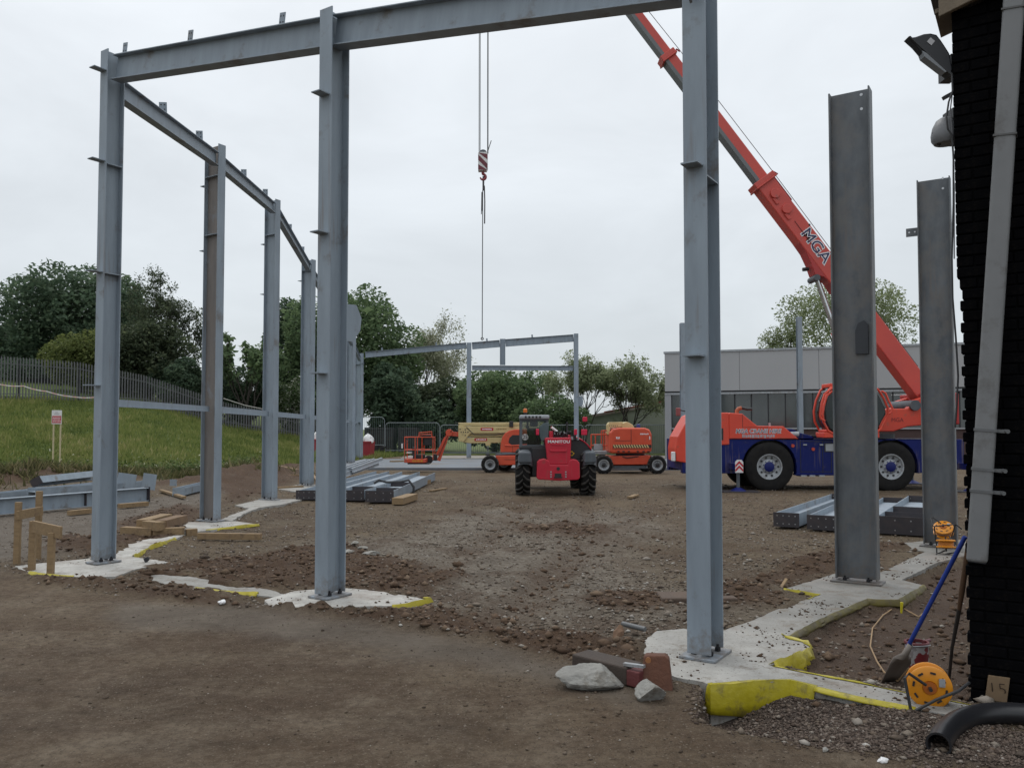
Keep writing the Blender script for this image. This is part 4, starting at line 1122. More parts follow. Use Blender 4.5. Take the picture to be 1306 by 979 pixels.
# ------------------------------------------------------------------ grey clad building
CLAD = mat('grey cladding', (.36, .365, .375), .5, 0, (.325, .33, .34), .35, stretch=(1, 1, .3))
CLAD_L = mat('pale pilaster', (.30, .31, .33), .55, 0, (.26, .27, .285), .5)
FRM = mat('dark window frame', (.02, .022, .025), .5)
BRB = mat('dark red brick plinth', (.075, .045, .042), .85, 0, (.05, .032, .03), 6, bump=.2)
RGL = mat('reflective glazing', (0.014, 0.02, 0.021), 0.06, 0, (0.02, 0.028, 0.028), 1.0); RGL.node_tree.nodes['Principled BSDF'].inputs['IOR'].default_value = 1.95
def grey_building():
    a = Vector(((848 - 653) / FPX * 50, 50, 0)); b = Vector(((1225 - 653) / FPX * 44.6, 44.6, 0))
    d = (b - a); d.z = 0; ang = math.atan2(d.y, d.x)
    root = thing('grey_building', 'low grey clad building with a dark window band behind the crane', 'building', (a.x, a.y, 0), ang)
    Lw = 22.0; zt, zc, zs = W(653, 448.5, 50).z, W(653, 499, 50).z, W(653, 546, 50).z
    m = MB(); m.bx(.35, Lw, .35, 16, -.2, zt - .35); m.build('core_wall', FRM, root)
    n = 5; pw = Lw / n
    pm = MB(); pm.bx(.008, pw - .008, 0, .34, zc, zt - .12)
    p0 = pm.build('cladding_panel', CLAD, root); p0['kind'] = 'thing'
    del p0['kind']
    for i in range(1, n):
        c = p0.copy(); COL.objects.link(c); c.parent = root; c.location = (i * pw, 0, 0)
    m = MB(); m.bx(0, .33, .36, 16, zc, zt - .12); m.build('side_panel', CLAD, root)
    m = MB(); m.bx(-.05, Lw + .05, -.06, 16.05, zt - .12, zt); m.build('coping', LGREY, root)
    m = MB(); m.bx(.02, Lw, .05, .33, zc - .10, zc - .004); m.build('drip_rail', FRM, root)
    m = MB(); m.bx(0.003, Lw, -.05, .30, zc - .22, zc - .105); m.build('lintel', LGREY, root)
    m = MB(); m.bx(0, .38, -.02, .5, -.2, zc - .225); m.build('pilaster', CLAD_L, root)
    m = MB(); m.bx(.385, Lw, .12, .36, -.2, zs - .06); m.build('plinth', BRB, root)
    m = MB(); m.bx(.385, Lw, .02, .34, zs - .055, zs + .03); m.build('sill', CLAD_L, root)
    # window band: panes between mullions
    xs = [.385]
    steps = [1.25, .16, 2.3, .95, .95, .95, .95, .55, 1.35, 1.35, 1.5, 1.5, .9, .9, 1.6, 1.6, 1.6]
    for s_ in steps:
        if xs[-1] + s_ > Lw: break
        xs.append(xs[-1] + s_)
    xs.append(Lw)
    for i, (x0, x1) in enumerate(zip(xs[:-1], xs[1:])):
        w = MB(); w.bx(x0 + .03, x1 - .03, .20, .24, zs + .034, zc - .224); pn = w.build('pane', RGL, root); pn.rotation_euler = (R(random.Random(i).uniform(-.8, .5)), 0, R(random.Random(i + 50).uniform(-.5, .5)) * .2)
        w = MB(); w.bx(x1 - .035, x1 + .035, .12, .29, zs + .032, zc - .222); w.build('mullion', FRM, root)
    for i, (x, w_, z) in enumerate(((12.55, .55, zc - .42), (13.3, .9, zc - .62), (13.0, .4, zc - .40))):
        s_ = MB(); s_.bx(x, x + w_, .165, .18, z, z + .07); s_.build('sign_strip', WLET, root)
grey_building()

# ------------------------------------------------------------------ structural steel
ROW = Vector((.84, -.54, 0)).normalized()           # along the front of the frame, left to right
ROW_ANG = math.atan2(ROW.y, ROW.x)
BOLT_ME = None
def bolts(root, pts, r=.014, h=.05, mt=BOLT):
    """anchor bolts: one mesh shared by all"""
    global BOLT_ME
    if BOLT_ME is None:
        m = MB(); m.cyl((0, 0, 0), (0, 0, .055), .011, 8); m.cyl((0, 0, .004), (0, 0, .03), .024, 6)
        o = m.build('bolt', BOLT, root); BOLT_ME = o.data; o.location = pts[0]; pts = pts[1:]
    for p in pts:
        o = bpy.data.objects.new('bolt', BOLT_ME); COL.objects.link(o); o.parent = root; o.location = p

def column(base, h, D, B, ang, label, group='upright steel columns of the frame', cleats=(), web=None, flange=None, plate=True, tf=.014, tw=.010, cap=False, girt_dir=-1, stiff=(), z0=SLAB_Z):
    """I section: web along local x, flanges at both ends of it"""
    root = thing('steel_column', label, 'steel column', (base.x, base.y, z0), ang, group)
    web = web or SPLASH; flange = flange or SPLASH
    for s in (-1, 1):
        m = MB(); m.box((s * (D - tf) / 2, 0, h / 2 + .02), (tf, B, h - .04)); m.build('flange', flange, root, bevel=.002, seg=1)
    m = MB(); m.box((0, 0, h / 2 + .02), (D - 2 * tf - .001, tw, h - .045)); m.build('web', web, root)
    if plate:
        m = MB(); m.box((0, 0, .011), (D + .10, B + .10, .022)); m.build('base_plate', flange, root, bevel=.003, seg=1)
        bolts(root, [(x, y, .022) for x in (-D * .28, D * .28) for y in (-B * .36, B * .36)])
        m = MB(); m.box((0, 0, -.01), (D + .02, B + .02, .03)); m.build('packing', BLK, root)
    if cap:
        m = MB(); m.box((0, 0, h + .004), (D + .004, B + .004, .012)); m.build('cap_plate', flange, root)
    for z, side, ln in cleats:                        # little seats for the side rails
        m = MB()
        m.box((side * (D / 2 + ln / 2), 0, z), (ln, B * .72, .012))
        m.build('cleat', flange, root)
    for z in stiff:
        for s in (-1, 1):
            m = MB(); m.box((0, s * (B / 4 + .002), z), (D - 2 * tf - .004, B / 2 - .01, .012)); m.build('stiffener', flange, root)
    return root
def beam(P, Q, D, B, label, group='steel beams of the frame', roll=0.0, mt=None, tf=.014, tw=.009, cleats=(), endplates=(False, False), stiff=(), cat='steel beam', end_mat=None, holes=False, across=False):
    mt = mt or STEEL
    P, Q = Vector(P), Vector(Q); a = (Q - P); L_ = a.length; a.normalize()
    s = Vector((0, 0, 1)).cross(a).normalized(); n = a.cross(s)
    m3 = Matrix((a, s, n)).transposed() @ Matrix.Rotation(roll, 3, 'X')
    root = thing('steel_beam', label, cat, P, 0, group, m3)
    for k in (-1, 1):
        m = MB(); m.box((L_ / 2, 0, k * (D - tf) / 2), (L_, B, tf)); m.build('flange', mt, root, bevel=.002, seg=1)
    m = MB(); m.box((L_ / 2, 0, 0), (L_ - .004, tw, D - 2 * tf - .001)); m.build('web', mt, root)
    for x in cleats:
        m = MB(); m.box((x, 0, D / 2 + .085), (.010, .12, .17) if across else (.09, .010, .17)); m.build('cleat', mt, root)
        m = MB()
        for dx in (-.022, .022):
            for dz in (.06, .13): (m.cyl((x - .0065, dx * 1.2, D / 2 + dz), (x + .0065, dx * 1.2, D / 2 + dz), .012, 8) if across else m.cyl((x + dx, -.0065, D / 2 + dz), (x + dx, .0065, D / 2 + dz), .011, 8))
        m.build('bolt_hole', BLK, root)
    for k, x in ((0, -.011), (1, L_ + .011)):
        if endplates[k]:
            m = MB(); m.box((x, 0, 0), (.02, B + .02, D + .04)); m.build('end_plate', end_mat or mt, root)
            if holes:
                m = MB()
                for z in np.linspace(-D / 2 + .05, D / 2 - .05, 4):
                    for y in (-B * .3, B * .3): m.cyl((x - .012, y, z), (x + .012, y, z), .012, 8)
                m.build('bolt_hole', WHITE if False else LGREY, root)
    for x in stiff:
        for k in (-1, 1):
            m = MB(); m.box((x, k * B / 4, 0), (.012, B / 2 - .008, D - 2 * tf - .004)); m.build('stiffener', end_mat or mt, root)
    return root
def rail(P, Q, h, label, w=.06):
    """cold rolled Z side rail"""
    P, Q = Vector(P), Vector(Q); a = (Q - P); L_ = a.length; a.normalize(); s = Vector((0, 0, 1)).cross(a).normalized(); n = a.cross(s)
    root = thing('side_rail', label, 'side rail', P, 0, 'thin side rails of the left wall', Matrix((a, s, n)).transposed())
    m = MB(); m.box((L_ / 2, 0, 0), (L_, .004, h)); m.build('web', STEEL, root)
    for k in (-1, 1):
        m = MB(); m.box((L_ / 2, k * w / 2, k * (h / 2 + .001)), (L_, w, .004)); m.build('lip', STEEL, root)
    return root
def hgt(u, v, p): return W(u, v, p.y).z - SLAB_Z
gA, gF, gG = G(132, 717, SLAB_Z), G(421, 760, SLAB_Z), G(900, 835, SLAB_Z)
gB, gC, gD, gE = G(268, 664, SLAB_Z), G(343.5, 637, SLAB_Z), G(391, 619, SLAB_Z), G(457, 586, SLAB_Z)
gH, gI = G(1094, 742, SLAB_Z), G(1200, 697, SLAB_Z)
PERP = ROW_ANG + PI / 2                             # webs of the front posts point into the building
def cl(p, ulist, side, ln): return [(W(p[0], v, p[1].y).z - SLAB_Z, side, ln) for v in ulist]
cA = column(gA, hgt(147, 68, gA), .25, .17, PERP, 'corner steel column on the left white pad, tallest at the left', cleats=[(hgt(140, v, gA), -1, .17) for v in (95, 209, 349, 492)], stiff=(hgt(140, 212, gA), hgt(140, 350, gA)))
cF = column(gF, hgt(428, 17, gF), .27, .185, PERP, 'front steel column on the middle white pad with a gusset plate', cleats=[(hgt(425, v, gF), -1, .14) for v in (127, 301, 477)])
cG = column(gG, hgt(893, -40, gG), .30, .19, PERP, 'nearest steel column, standing in front of the crane', cleats=[(hgt(895, v, gG), -1, .13) for v in (219, 456)], stiff=(hgt(895, 231, gG),))
cB = column(gB, hgt(278, 187, gB), .42, .17, ROW_ANG, 'second left column with a brown web, by the timber stack', web=STEEL_B, cleats=[(hgt(272, v, gB), -1, .16) for v in (235, 318)], stiff=(hgt(272, 226, gB), hgt(272, 300, gB)))
cC = column(gC, hgt(347, 256, gC), .40, .17, ROW_ANG, 'third column along the left side', cleats=[(hgt(346, v, gC), -1, .17) for v in (310, 374)], stiff=(hgt(346, 300, gC),))
cD = column(gD, hgt(392, 332, gD), .45, .19, ROW_ANG, 'fourth left column, just left of the tall middle column', cleats=[(hgt(392, v, gD), -1, .2) for v in (357,)], stiff=(hgt(392, 345, gD),))
pE1, pE2 = W(421, 560, 31), W(447, 560, 41.5)
cD2 = column(Vector((pE1.x, pE1.y, 0)), hgt(421, 380, pE1), .40, .2, ROW_ANG, 'column hidden behind the tall middle column', plate=False, z0=0)
cE2 = column(Vector((pE2.x, pE2.y, 0)), hgt(447, 428, pE2), .45, .22, ROW_ANG, 'column showing as a strip beside the gusset plate', z0=.1)
cE = column(gE, hgt(458, 450, gE) - .1, .52, .22, ROW_ANG, 'last left column, at the corner of the far frame', cleats=[(hgt(457, 465, gE), 1, .12)], stiff=(hgt(457, 466, gE), hgt(457, 540, gE)), z0=.1)
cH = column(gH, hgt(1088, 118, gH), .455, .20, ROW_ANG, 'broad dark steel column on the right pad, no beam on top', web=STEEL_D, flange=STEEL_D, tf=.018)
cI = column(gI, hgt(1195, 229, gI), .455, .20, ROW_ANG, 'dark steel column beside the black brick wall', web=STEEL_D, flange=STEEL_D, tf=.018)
for c_, p_, vs in ((cH, gH, (124, 142)), (cI, gI, (229, 242))):      # bolt holes near the web top: solid discs coloured as bright sky
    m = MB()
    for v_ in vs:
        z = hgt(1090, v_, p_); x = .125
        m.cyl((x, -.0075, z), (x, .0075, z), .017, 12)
    m.build('bolt_hole', mat('sky colour painted in hole', (.75, .78, .82), .9), c_)
m = MB(); m.box((-.2275 - .085, 0, hgt(1163, 293, gI)), (.17, .012, .13)); m.build('cleat', STEEL_D, cI)
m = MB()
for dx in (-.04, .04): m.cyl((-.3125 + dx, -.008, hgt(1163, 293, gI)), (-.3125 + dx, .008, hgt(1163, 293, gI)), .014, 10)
m.build('bolt_hole', mat('sky colour painted in hole', (.75, .78, .82)), cI)  # daylight through the holes is put into the disc colour
# gusset plate on the front column
m = MB()
zg0, zg1 = hgt(450, 432, gF), hgt(450, 385, gF)
hh = zg1 - zg0
m.prism([(.137, zg0), (.137, zg1), (.36, zg1 + .01), (.44, zg0 + hh * .68), (.42, zg0 + hh * .32), (.30, zg0 - .01)], -.012, .0)
o = m.build('gusset_plate', STEEL, cF, bevel=.002, seg=1)
m = MB(); zk = hgt(1098, 428, gH); m.prism([(.02, zk - .22), (.02, zk + .05), (.05, zk + .14), (.12, zk + .17), (.16, zk + .12), (.16, zk - .22)], -.03, -.0052)
m.build('mill_mark', mat('dark mill mark', (.035, .04, .05), .45), cH)

# front rafter, two lengths
def mid(u, v, p): return W(u, v, p.y)
zA, zF, zG = W(150, 106, gA.y).z + .17, W(440, 62, gF.y).z + .17, W(875, 1, gG.y).z + .17
inn = Vector((-ROW.y, ROW.x, 0))
off = Vector((0, 0, 0))
def at_(p, z, along=0.0, ins=0.0): return Vector((p.x, p.y, z)) + ROW * along + inn * ins
def sfind(p, u_):
    best = min(range(700), key=lambda i: abs(653 + FPX * (p.x + ROW.x * i * .005) / (p.y + ROW.y * i * .005) - u_))
    return best * .005
LAF = (gF - gA).length; LFG = (gG - gF).length
b1 = beam(at_(gA, zA, .10), at_(gF, zF, -.012), .335, .17, 'front roof beam between the left corner column and the middle column', cleats=[sfind(gA, u_ - 16) - .10 for u_ in (165, 249, 368)])
b2 = beam(at_(gF, zF, .012), at_(gG, zG, -.012), .335, .17, 'front roof beam running from the middle column to the nearest column', )

# plate at the head of the nearest column
m = MB(); m.prism([(-.20, hgt(890, 18, gG)), (-.16, hgt(890, 3, gG) - .0), (-.16, hgt(890, -20, gG)), (-.30, hgt(890, -20, gG)), (-.30, hgt(890, 4, gG))], -.01, .01); m.build('head_plate', STEEL_D, cG)

# eaves beam and rails along the left side
tops = [(gA, W(163, 112, gA.y).z), (gB, W(272, 205, gB.y).z), (gC, W(346, 267, gC.y).z), (gD, W(392, 344, gD.y).z), (pE1, W(421, 392, pE1.y).z), (pE2, W(447, 438, pE2.y).z), (gE, W(458, 458, gE.y).z)]
nm = ['from the left corner column to the brown column', 'between the second and third left columns', 'between the third and fourth left columns', 'from the fourth left column to the hidden one', 'behind the tall middle column', 'at the far end of the left side']
for i, ((p, zp), (q, zq)) in enumerate(zip(tops[:-1], tops[1:])):
    a = Vector((p.x + .05, p.y + .02, zp)); b = Vector((q.x + .05, q.y - .02, zq))
    dd = (b - a).normalized()
    beam(a + dd * (.14 if i else .12), b - dd * .11, .26, .15, 'sloping eaves beam ' + nm[i], group='eaves beams of the left side', cleats=(1.75, 3.7) if i < 3 else (), across=True)
gv = [(gA, 513), (gB, 521.5), (gC, 527.5), (gD, 531.5), (pE1, 534), (pE2, 537.5), (gE, 539)]
gl = ['from the corner column to the brown column', 'between the second and third left columns', 'between the third and fourth left columns', 'left of the tall middle column', 'behind the tall middle column', 'ending at the far frame corner']
for i, ((p, v0), (q, v1)) in enumerate(zip(gv[:-1], gv[1:])):
    a = Vector((p.x - .02, p.y, W(0, v0, p.y).z)); b = Vector((q.x - .02, q.y, W(0, v1, q.y).z)); dd = (b - a).normalized()
    rail(a + dd * .15, b - dd * .10, .10 if i < 1 else .13, 'thin side rail ' + gl[i])

# ------------------------------------------------------------------ the far frame
YF = gE.y
def far_col(u, vt, vb, w, label, D=.26, B=.26):
    p = W(u, 560, YF); h = W(u, vt, YF).z - .1
    c = column(Vector((p.x, p.y, 0)), h, D, B, PI / 2, label, group='columns of the far frame', plate=False, z0=.1)
    return c
fL = far_col(598, 437, 0, .26, 'slim middle column of the far frame, behind the cream boom')
fR = far_col(735, 425.5, 0, .28, 'right column of the far frame, behind the telehandler')
m = MB(); m.prism([(0, hgt(740, 517, gE) - .1), (0, hgt(740, 504, gE) - .1), (.22, hgt(740, 505, gE) - .1), (.28, hgt(740, 512, gE) - .1), (.2, hgt(740, 517, gE) - .1)], -.01, .01)
o = m.build('gusset_plate', STEEL, fR); o.rotation_euler.z = -PI / 2; o.location = (0, -.14, 0)
def farp(u, v): return W(u, v, YF)
FG_ = 'beams of the far frame'
beam(farp(466, 452.5), farp(595, 440.5), .34, .2, 'long left rafter of the far frame', FG_, cleats=(1.0, 4.2))
beam(farp(602, 441), farp(637.5, 438), .40, .2, 'short rafter piece between the far middle column and stub post', FG_, cleats=(.9,))
beam(farp(644.5, 437.3), farp(731.5, 431), .42, .2, 'right rafter of the far frame, rising to the right column', FG_, cleats=(1.6,))
beam(farp(602, 469), farp(731, 469.5), .27, .2, 'level beam across the far frame under the stub post', FG_)
st = W(641, 560, YF); zl, zh = farp(641, 465.5).z, farp(641, 432).z
rt = thing('stub_post', 'short stub post standing on the level beam of the far frame', 'steel post', (st.x, st.y, zl))
m = MB()
for s in (-1, 1): m.box((s * .15, 0, (zh - zl) / 2), (.016, .2, zh - zl))
m.build('flange', STEEL, rt)
m = MB(); m.box((0, 0, (zh - zl) / 2), (.28, .012, zh - zl)); m.build('web', STEEL, rt)
# two more posts over by the grey building
for u, vt, y, lab, w in ((1021, 404, 38, 'slim grey post rising in front of the grey building', .22), (871.5, 412, 40, 'grey post half hidden by the nearest column', .25)):
    p = W(u, 560, y); c = column(Vector((p.x, y, 0)), W(u, vt, y).z, w, w, PI / 2, lab, group='posts beside the grey building', plate=False, z0=0)
    if u > 1000:
        m = MB(); z0_, z1_ = W(u, 514, y).z, W(u, 500, y).z
        m.prism([(.0, z0_), (.0, z1_), (.24, z1_), (.28, (z0_ + z1_) / 2), (.22, z0_)], -.01, .01); o = m.build('gusset_plate', STEEL, c); o.rotation_euler.z = PI / 2; o.location = (0, -.12, 0)

# ------------------------------------------------------------------ steel waiting on the ground
def lying(ua, va, ub, vb, D, B, label, group, roll=PI / 2, mt=None, z=0.0, ends=(True, True), stiff=(), em=None, holes=False):
    a, b = G(ua, va), G(ub, vb)
    ht = (B if roll else D) / 2 + z
    a.z = max(H(a.x, a.y), 0) + ht + .03; b.z = max(H(b.x, b.y), 0) + ht + .03
    return beam(a, b, D, B, label, group, roll, mt, endplates=ends, stiff=stiff, end_mat=em, holes=holes, tf=.018, tw=.012)
PM, PR, PL = 'steel members stacked in the middle of the site', 'steel members lying right of the crane', 'steel members lying at the left edge'
# middle pile, its near ends show dark plates
lying(484, 641, 543, 613, .66, .26, 'outermost right member of the middle pile with a dark punched end plate', PM, ends=(True, False), em=ENDP, holes=True, stiff=(1.2, 3.4))
lying(447, 639, 524, 611, .66, .24, 'second member of the middle pile, behind the outermost one', PM, ends=(True, False), em=ENDP, holes=True, stiff=(1.5,))
lying(417, 638, 503, 610, .55, .22, 'member of the middle pile passing behind the tall column', PM, ends=(True, False), em=ENDP)
lying(391, 638, 488, 609, .50, .22, 'leftmost member of the middle pile, left of the tall column', PM, ends=(True, False), em=ENDP, holes=True)
for k in range(6):                                    # galvanised purlins on top of the far side
    a, b = G(404 + k * 9, 625 - k * 2.2), G(463 + k * 5, 606 - k * .9)
    a.z = .30 + .09 * (k % 2); b.z = .38 + .16 * (k % 2)
    d_ = (b - a).normalized(); s_ = Vector((0, 0, 1)).cross(d_).normalized()
    rt = thing('purlin', 'x', 'purlin', a, 0, 'bright galvanised purlins on the middle pile', Matrix((d_, s_, d_.cross(s_))).transposed())
    rt['label'] = 'bright galvanised purlin heaped on the far side of the middle pile'
    L_ = (b - a).length
    m = MB(); m.box((L_ / 2, 0, 0), (L_, .006, .13)); m.build('web', GALV, rt)
    for s in (-1, 1):
        m = MB(); m.box((L_ / 2, s * .03, s * .067), (L_, .065, .006)); m.build('lip', GALV, rt)
# strap over the right member
m = MB(); p = G(508, 631)
m.tube([(p.x - .62, p.y - .3, .34), (p.x - .5, p.y - .25, .42), (p.x - .3, p.y - .15, .36), (p.x + .05, p.y, .36), (p.x + .28, p.y + .05, .40), (p.x + .42, p.y + .02, .22), (p.x + .42, p.y, .05)], .035, 6)
tag(m.build('lifting_strap', BLK, smooth=True), 'black lifting strap looped over the middle steel pile', 'strap')
# right pile
lying(1003, 673, 1072, 645, .42, .24, 'leftmost member of the right pile, end plate towards the viewer', PR, em=ENDP, holes=True, mt=STEEL)
lying(1049, 677, 1104, 647, .48, .24, 'member of the right pile passing behind the broad dark column', PR, em=ENDP, holes=True)
lying(1100, 676, 1140, 649, .46, .22, 'member of the right pile emerging behind the broad dark column', PR, em=ENDP)
lying(1152, 683, 1185, 651, .84, .28, 'thickest member of the right pile, beside the right dark column', PR, em=ENDP, holes=True, stiff=(1.0, 2.2))
# left pile
lying(-70, 664, 187, 640, .33, .17, 'long grey beam on edge in front of the left pile', PL, roll=0.0, ends=(False, True), stiff=(3.0, 4.7), em=ENDP)
lying(-40, 646, 125, 626, .30, .18, 'beam lying flat behind the long front beam at the left', PL, roll=PI / 2, z=.05, ends=(True, False), em=ENDP)
lying(40, 640, 185, 629, .34, .2, 'beam with upright end plates near the corner column', PL, roll=PI / 2, z=.12, ends=(False, True), stiff=(2.0, 4.1))
lying(46, 632, 120, 622, .26, .2, 'tilted beam on top of the left pile below the earth heap', PL, roll=R(60), z=.25, ends=(True, False), em=ENDP)
lying(228, 633, 262, 624, .28, .2, 'short steel member lying just left of the brown column', PL, roll=PI / 2, ends=(True, True))
p = G(190, 633)
for dx, dy, w_, h_, lb in ((0, 0, .36, .42, 'narrow grey plate standing at the right tip of the left pile'), (-.75, .3, .5, .40, 'wide grey plate standing just right of the corner column foot')):
    m = MB(); m.box((0, 0, 0), (w_, .014, h_), Matrix.Rotation(R(8), 3, 'Y')); o = m.build('loose_plate', STEEL); o.location = (p.x + dx, p.y + dy, .40); tag(o, lb, 'steel plate', 'loose plates on the left pile')

# ------------------------------------------------------------------ timber
def timber(a, b, w, h, label, group=None, mt=WOOD, name='timber', cat='timber', up=(0, 0, 1)):
    a, b = Vector(a), Vector(b); m = MB(); c = (a + b) / 2
    m.bar(a - c, b - c, w, h, up)
    o = m.build(name, mt, bevel=.004, seg=1); o.location = c
    return tag(o, label, cat, group)
def profile(u1, v1t, v1b, u2, v2t, v2b, bu, label, wb=.16, flat=False):
    p, q = G(u1, v1b), G(u2, v2b)
    root = thing('timber_profile', label, 'timber profile', (p.x, p.y, 0), 0, 'timber setting out profiles')
    o0 = Vector((p.x, p.y, 0))
    for g, u_, vt_ in ((p, u1, v1t), (q, u2, v2t)):
        z = W(u_, vt_, g.y).z; m = MB(); m.bar(Vector((g.x, g.y, -.25)) - o0, Vector((g.x + .01, g.y, z)) - o0, .075, .055, (0, 1, 0)); m.build('stake', WOOD, root, bevel=.003, seg=1)
    a, b = bu
    A_ = W(a[0], a[1], p.y - .06) - o0; B_ = W(b[0], b[1], q.y - .06) - o0
    m = MB(); m.bar(A_, B_, .032, wb, (0, 0, 1)); m.build('crossboard', WOOD, root, bevel=.003, seg=1)
profile(21, 640, 720, 47.5, 626, 713, ((22, 657), (54, 651)), 'taller timber profile of two stakes and a board at the left edge', .12)
profile(40, 664, 729, 64, 679, 734, ((42, 671), (78, 679)), 'lower timber profile on the corner of the white pad', .15)
TG = 'timbers stacked beside the white pads'
def gz(u, v, z): p = G(u, v, z); return p
timber(gz(157, 676, .08), gz(196, 678, .08), .14, .13, 'left bearer under the timber stack', TG)
timber(gz(196, 678, .08), gz(235, 677, .08), .14, .13, 'right bearer under the timber stack', TG)
timber(gz(182, 667, .2), gz(212, 659, .2), .22, .12, 'pale board on top of the timber stack', TG)
timber(gz(205, 668, .2), gz(232, 661, .2), .2, .13, 'darker block on top of the timber stack', TG, mt=WOOD_D)
timber(gz(186, 669, .18), gz(206, 671, .18), .16, .15, 'short thick block in the timber stack', TG)
timber(gz(253, 683, .06), gz(333, 684, .06), .09, .10, 'long pale timber lying in front of the brown column', TG)
timber(gz(237, 679, .05), gz(251, 678, .05), .10, .12, 'stub of timber beside the pad of the brown column', TG)
timber(gz(235, 634, .05), gz(205, 625, .05), .1, .06, 'thin pale batten near the left steel pile', TG)
timber(gz(152, 645, .05), gz(188, 642, .05), .12, .1, 'timber bearer under the left steel pile', TG)
timber(gz(88, 654, .05), gz(116, 651, .05), .12, .1, 'timber bearer below the long beam at the left', TG)
BG = 'battens scattered between the left columns'
timber(gz(355, 594, .08), gz(402, 603, .08), .12, .05, 'longest pale batten on the soil behind the third column', BG)
timber(gz(368, 606, .05), gz(404, 605, .05), .1, .05, 'pale batten beside the foot of the fourth column', BG)
timber(gz(393, 600, .05), gz(405, 612, .05), .12, .05, 'crossed batten right of the fourth column', BG)
timber(gz(352, 622, .05), gz(386, 620, .05), .12, .06, 'batten lying on the pad of the fourth column', BG)
timber(gz(507, 639, .08), gz(526, 633, .08), .28, .16, 'timber bearer under the end of the middle pile', None)
timber(gz(536, 616, .08), gz(546, 614, .08), .2, .14, 'timber block at the far end of the middle pile', None)
timber(gz(549, 625.5, .03), gz(569, 622.5, .03), .10, .04, 'pale plank lying right of the middle pile', None)
timber(gz(803, 634, .03), gz(812, 631, .03), .14, .05, 'small plank on the bare earth between telehandler and near column', None)
timber(gz(814, 771, .05), gz(841, 765, .05), .05, .03, 'splintered lath on the rubble left of the nearest column', None)
timber(gz(995, 751, .02), gz(1003, 738, .10), .035, .02, 'thin stick leaning on the pad of the dark column', None)
timber(gz(498, 588.5, .12), gz(520, 588, .12), .25, .1, 'baulk on the floor slab edge near the orange basket', None)

# warning sign on the bank
def warning_sign():
    y = 34.5
    p = W(72, 560, y); zb = H(p.x, p.y)
    root = thing('warning_sign', 'white and red warning sign on two stakes in the grass', 'sign', (p.x, p.y, zb))
    k = y / FPX; z1 = W(72, 523, y).z - zb; z0 = W(72, 540.5, y).z - zb
    for x in (-.145, .145):
        m = MB(); m.bar((x, .03, -.3), (x, .03, z1 - .02), .05, .05, (0, 1, 0)); m.build('stake', mat('pale stake', (.55, .47, .3), .8), root)
    w = .42; hgt_ = z1 - z0
    m = MB(); m.box((0, -.012, (z0 + z1) / 2), (w, .008, hgt_)); m.build('board', WHITE, root)
    m = MB(); m.box((0, -.019, z0 + hgt_ * .33), (w * .9, .004, hgt_ * .52)); m.build('red_panel', REDS, root)
    for i, z in enumerate((.46, .33, .19)):
        m = MB()
        rn = random.Random(i)
        x = -w * .38
        while x < w * .34:
            ww = rn.uniform(.02, .06); m.box((x + ww / 2, -.0225, z0 + hgt_ * z), (ww, .002, hgt_ * .055)); x += ww + .014
        m.build('text_line', WLET, root)
    m = MB()
    for i, z in enumerate((.72, .84)): m.box((0, -.0185, z0 + hgt_ * z), (w * (.5 - .2 * i), .002, .03))
    m.build('text_line', GLET, root)
warning_sign()

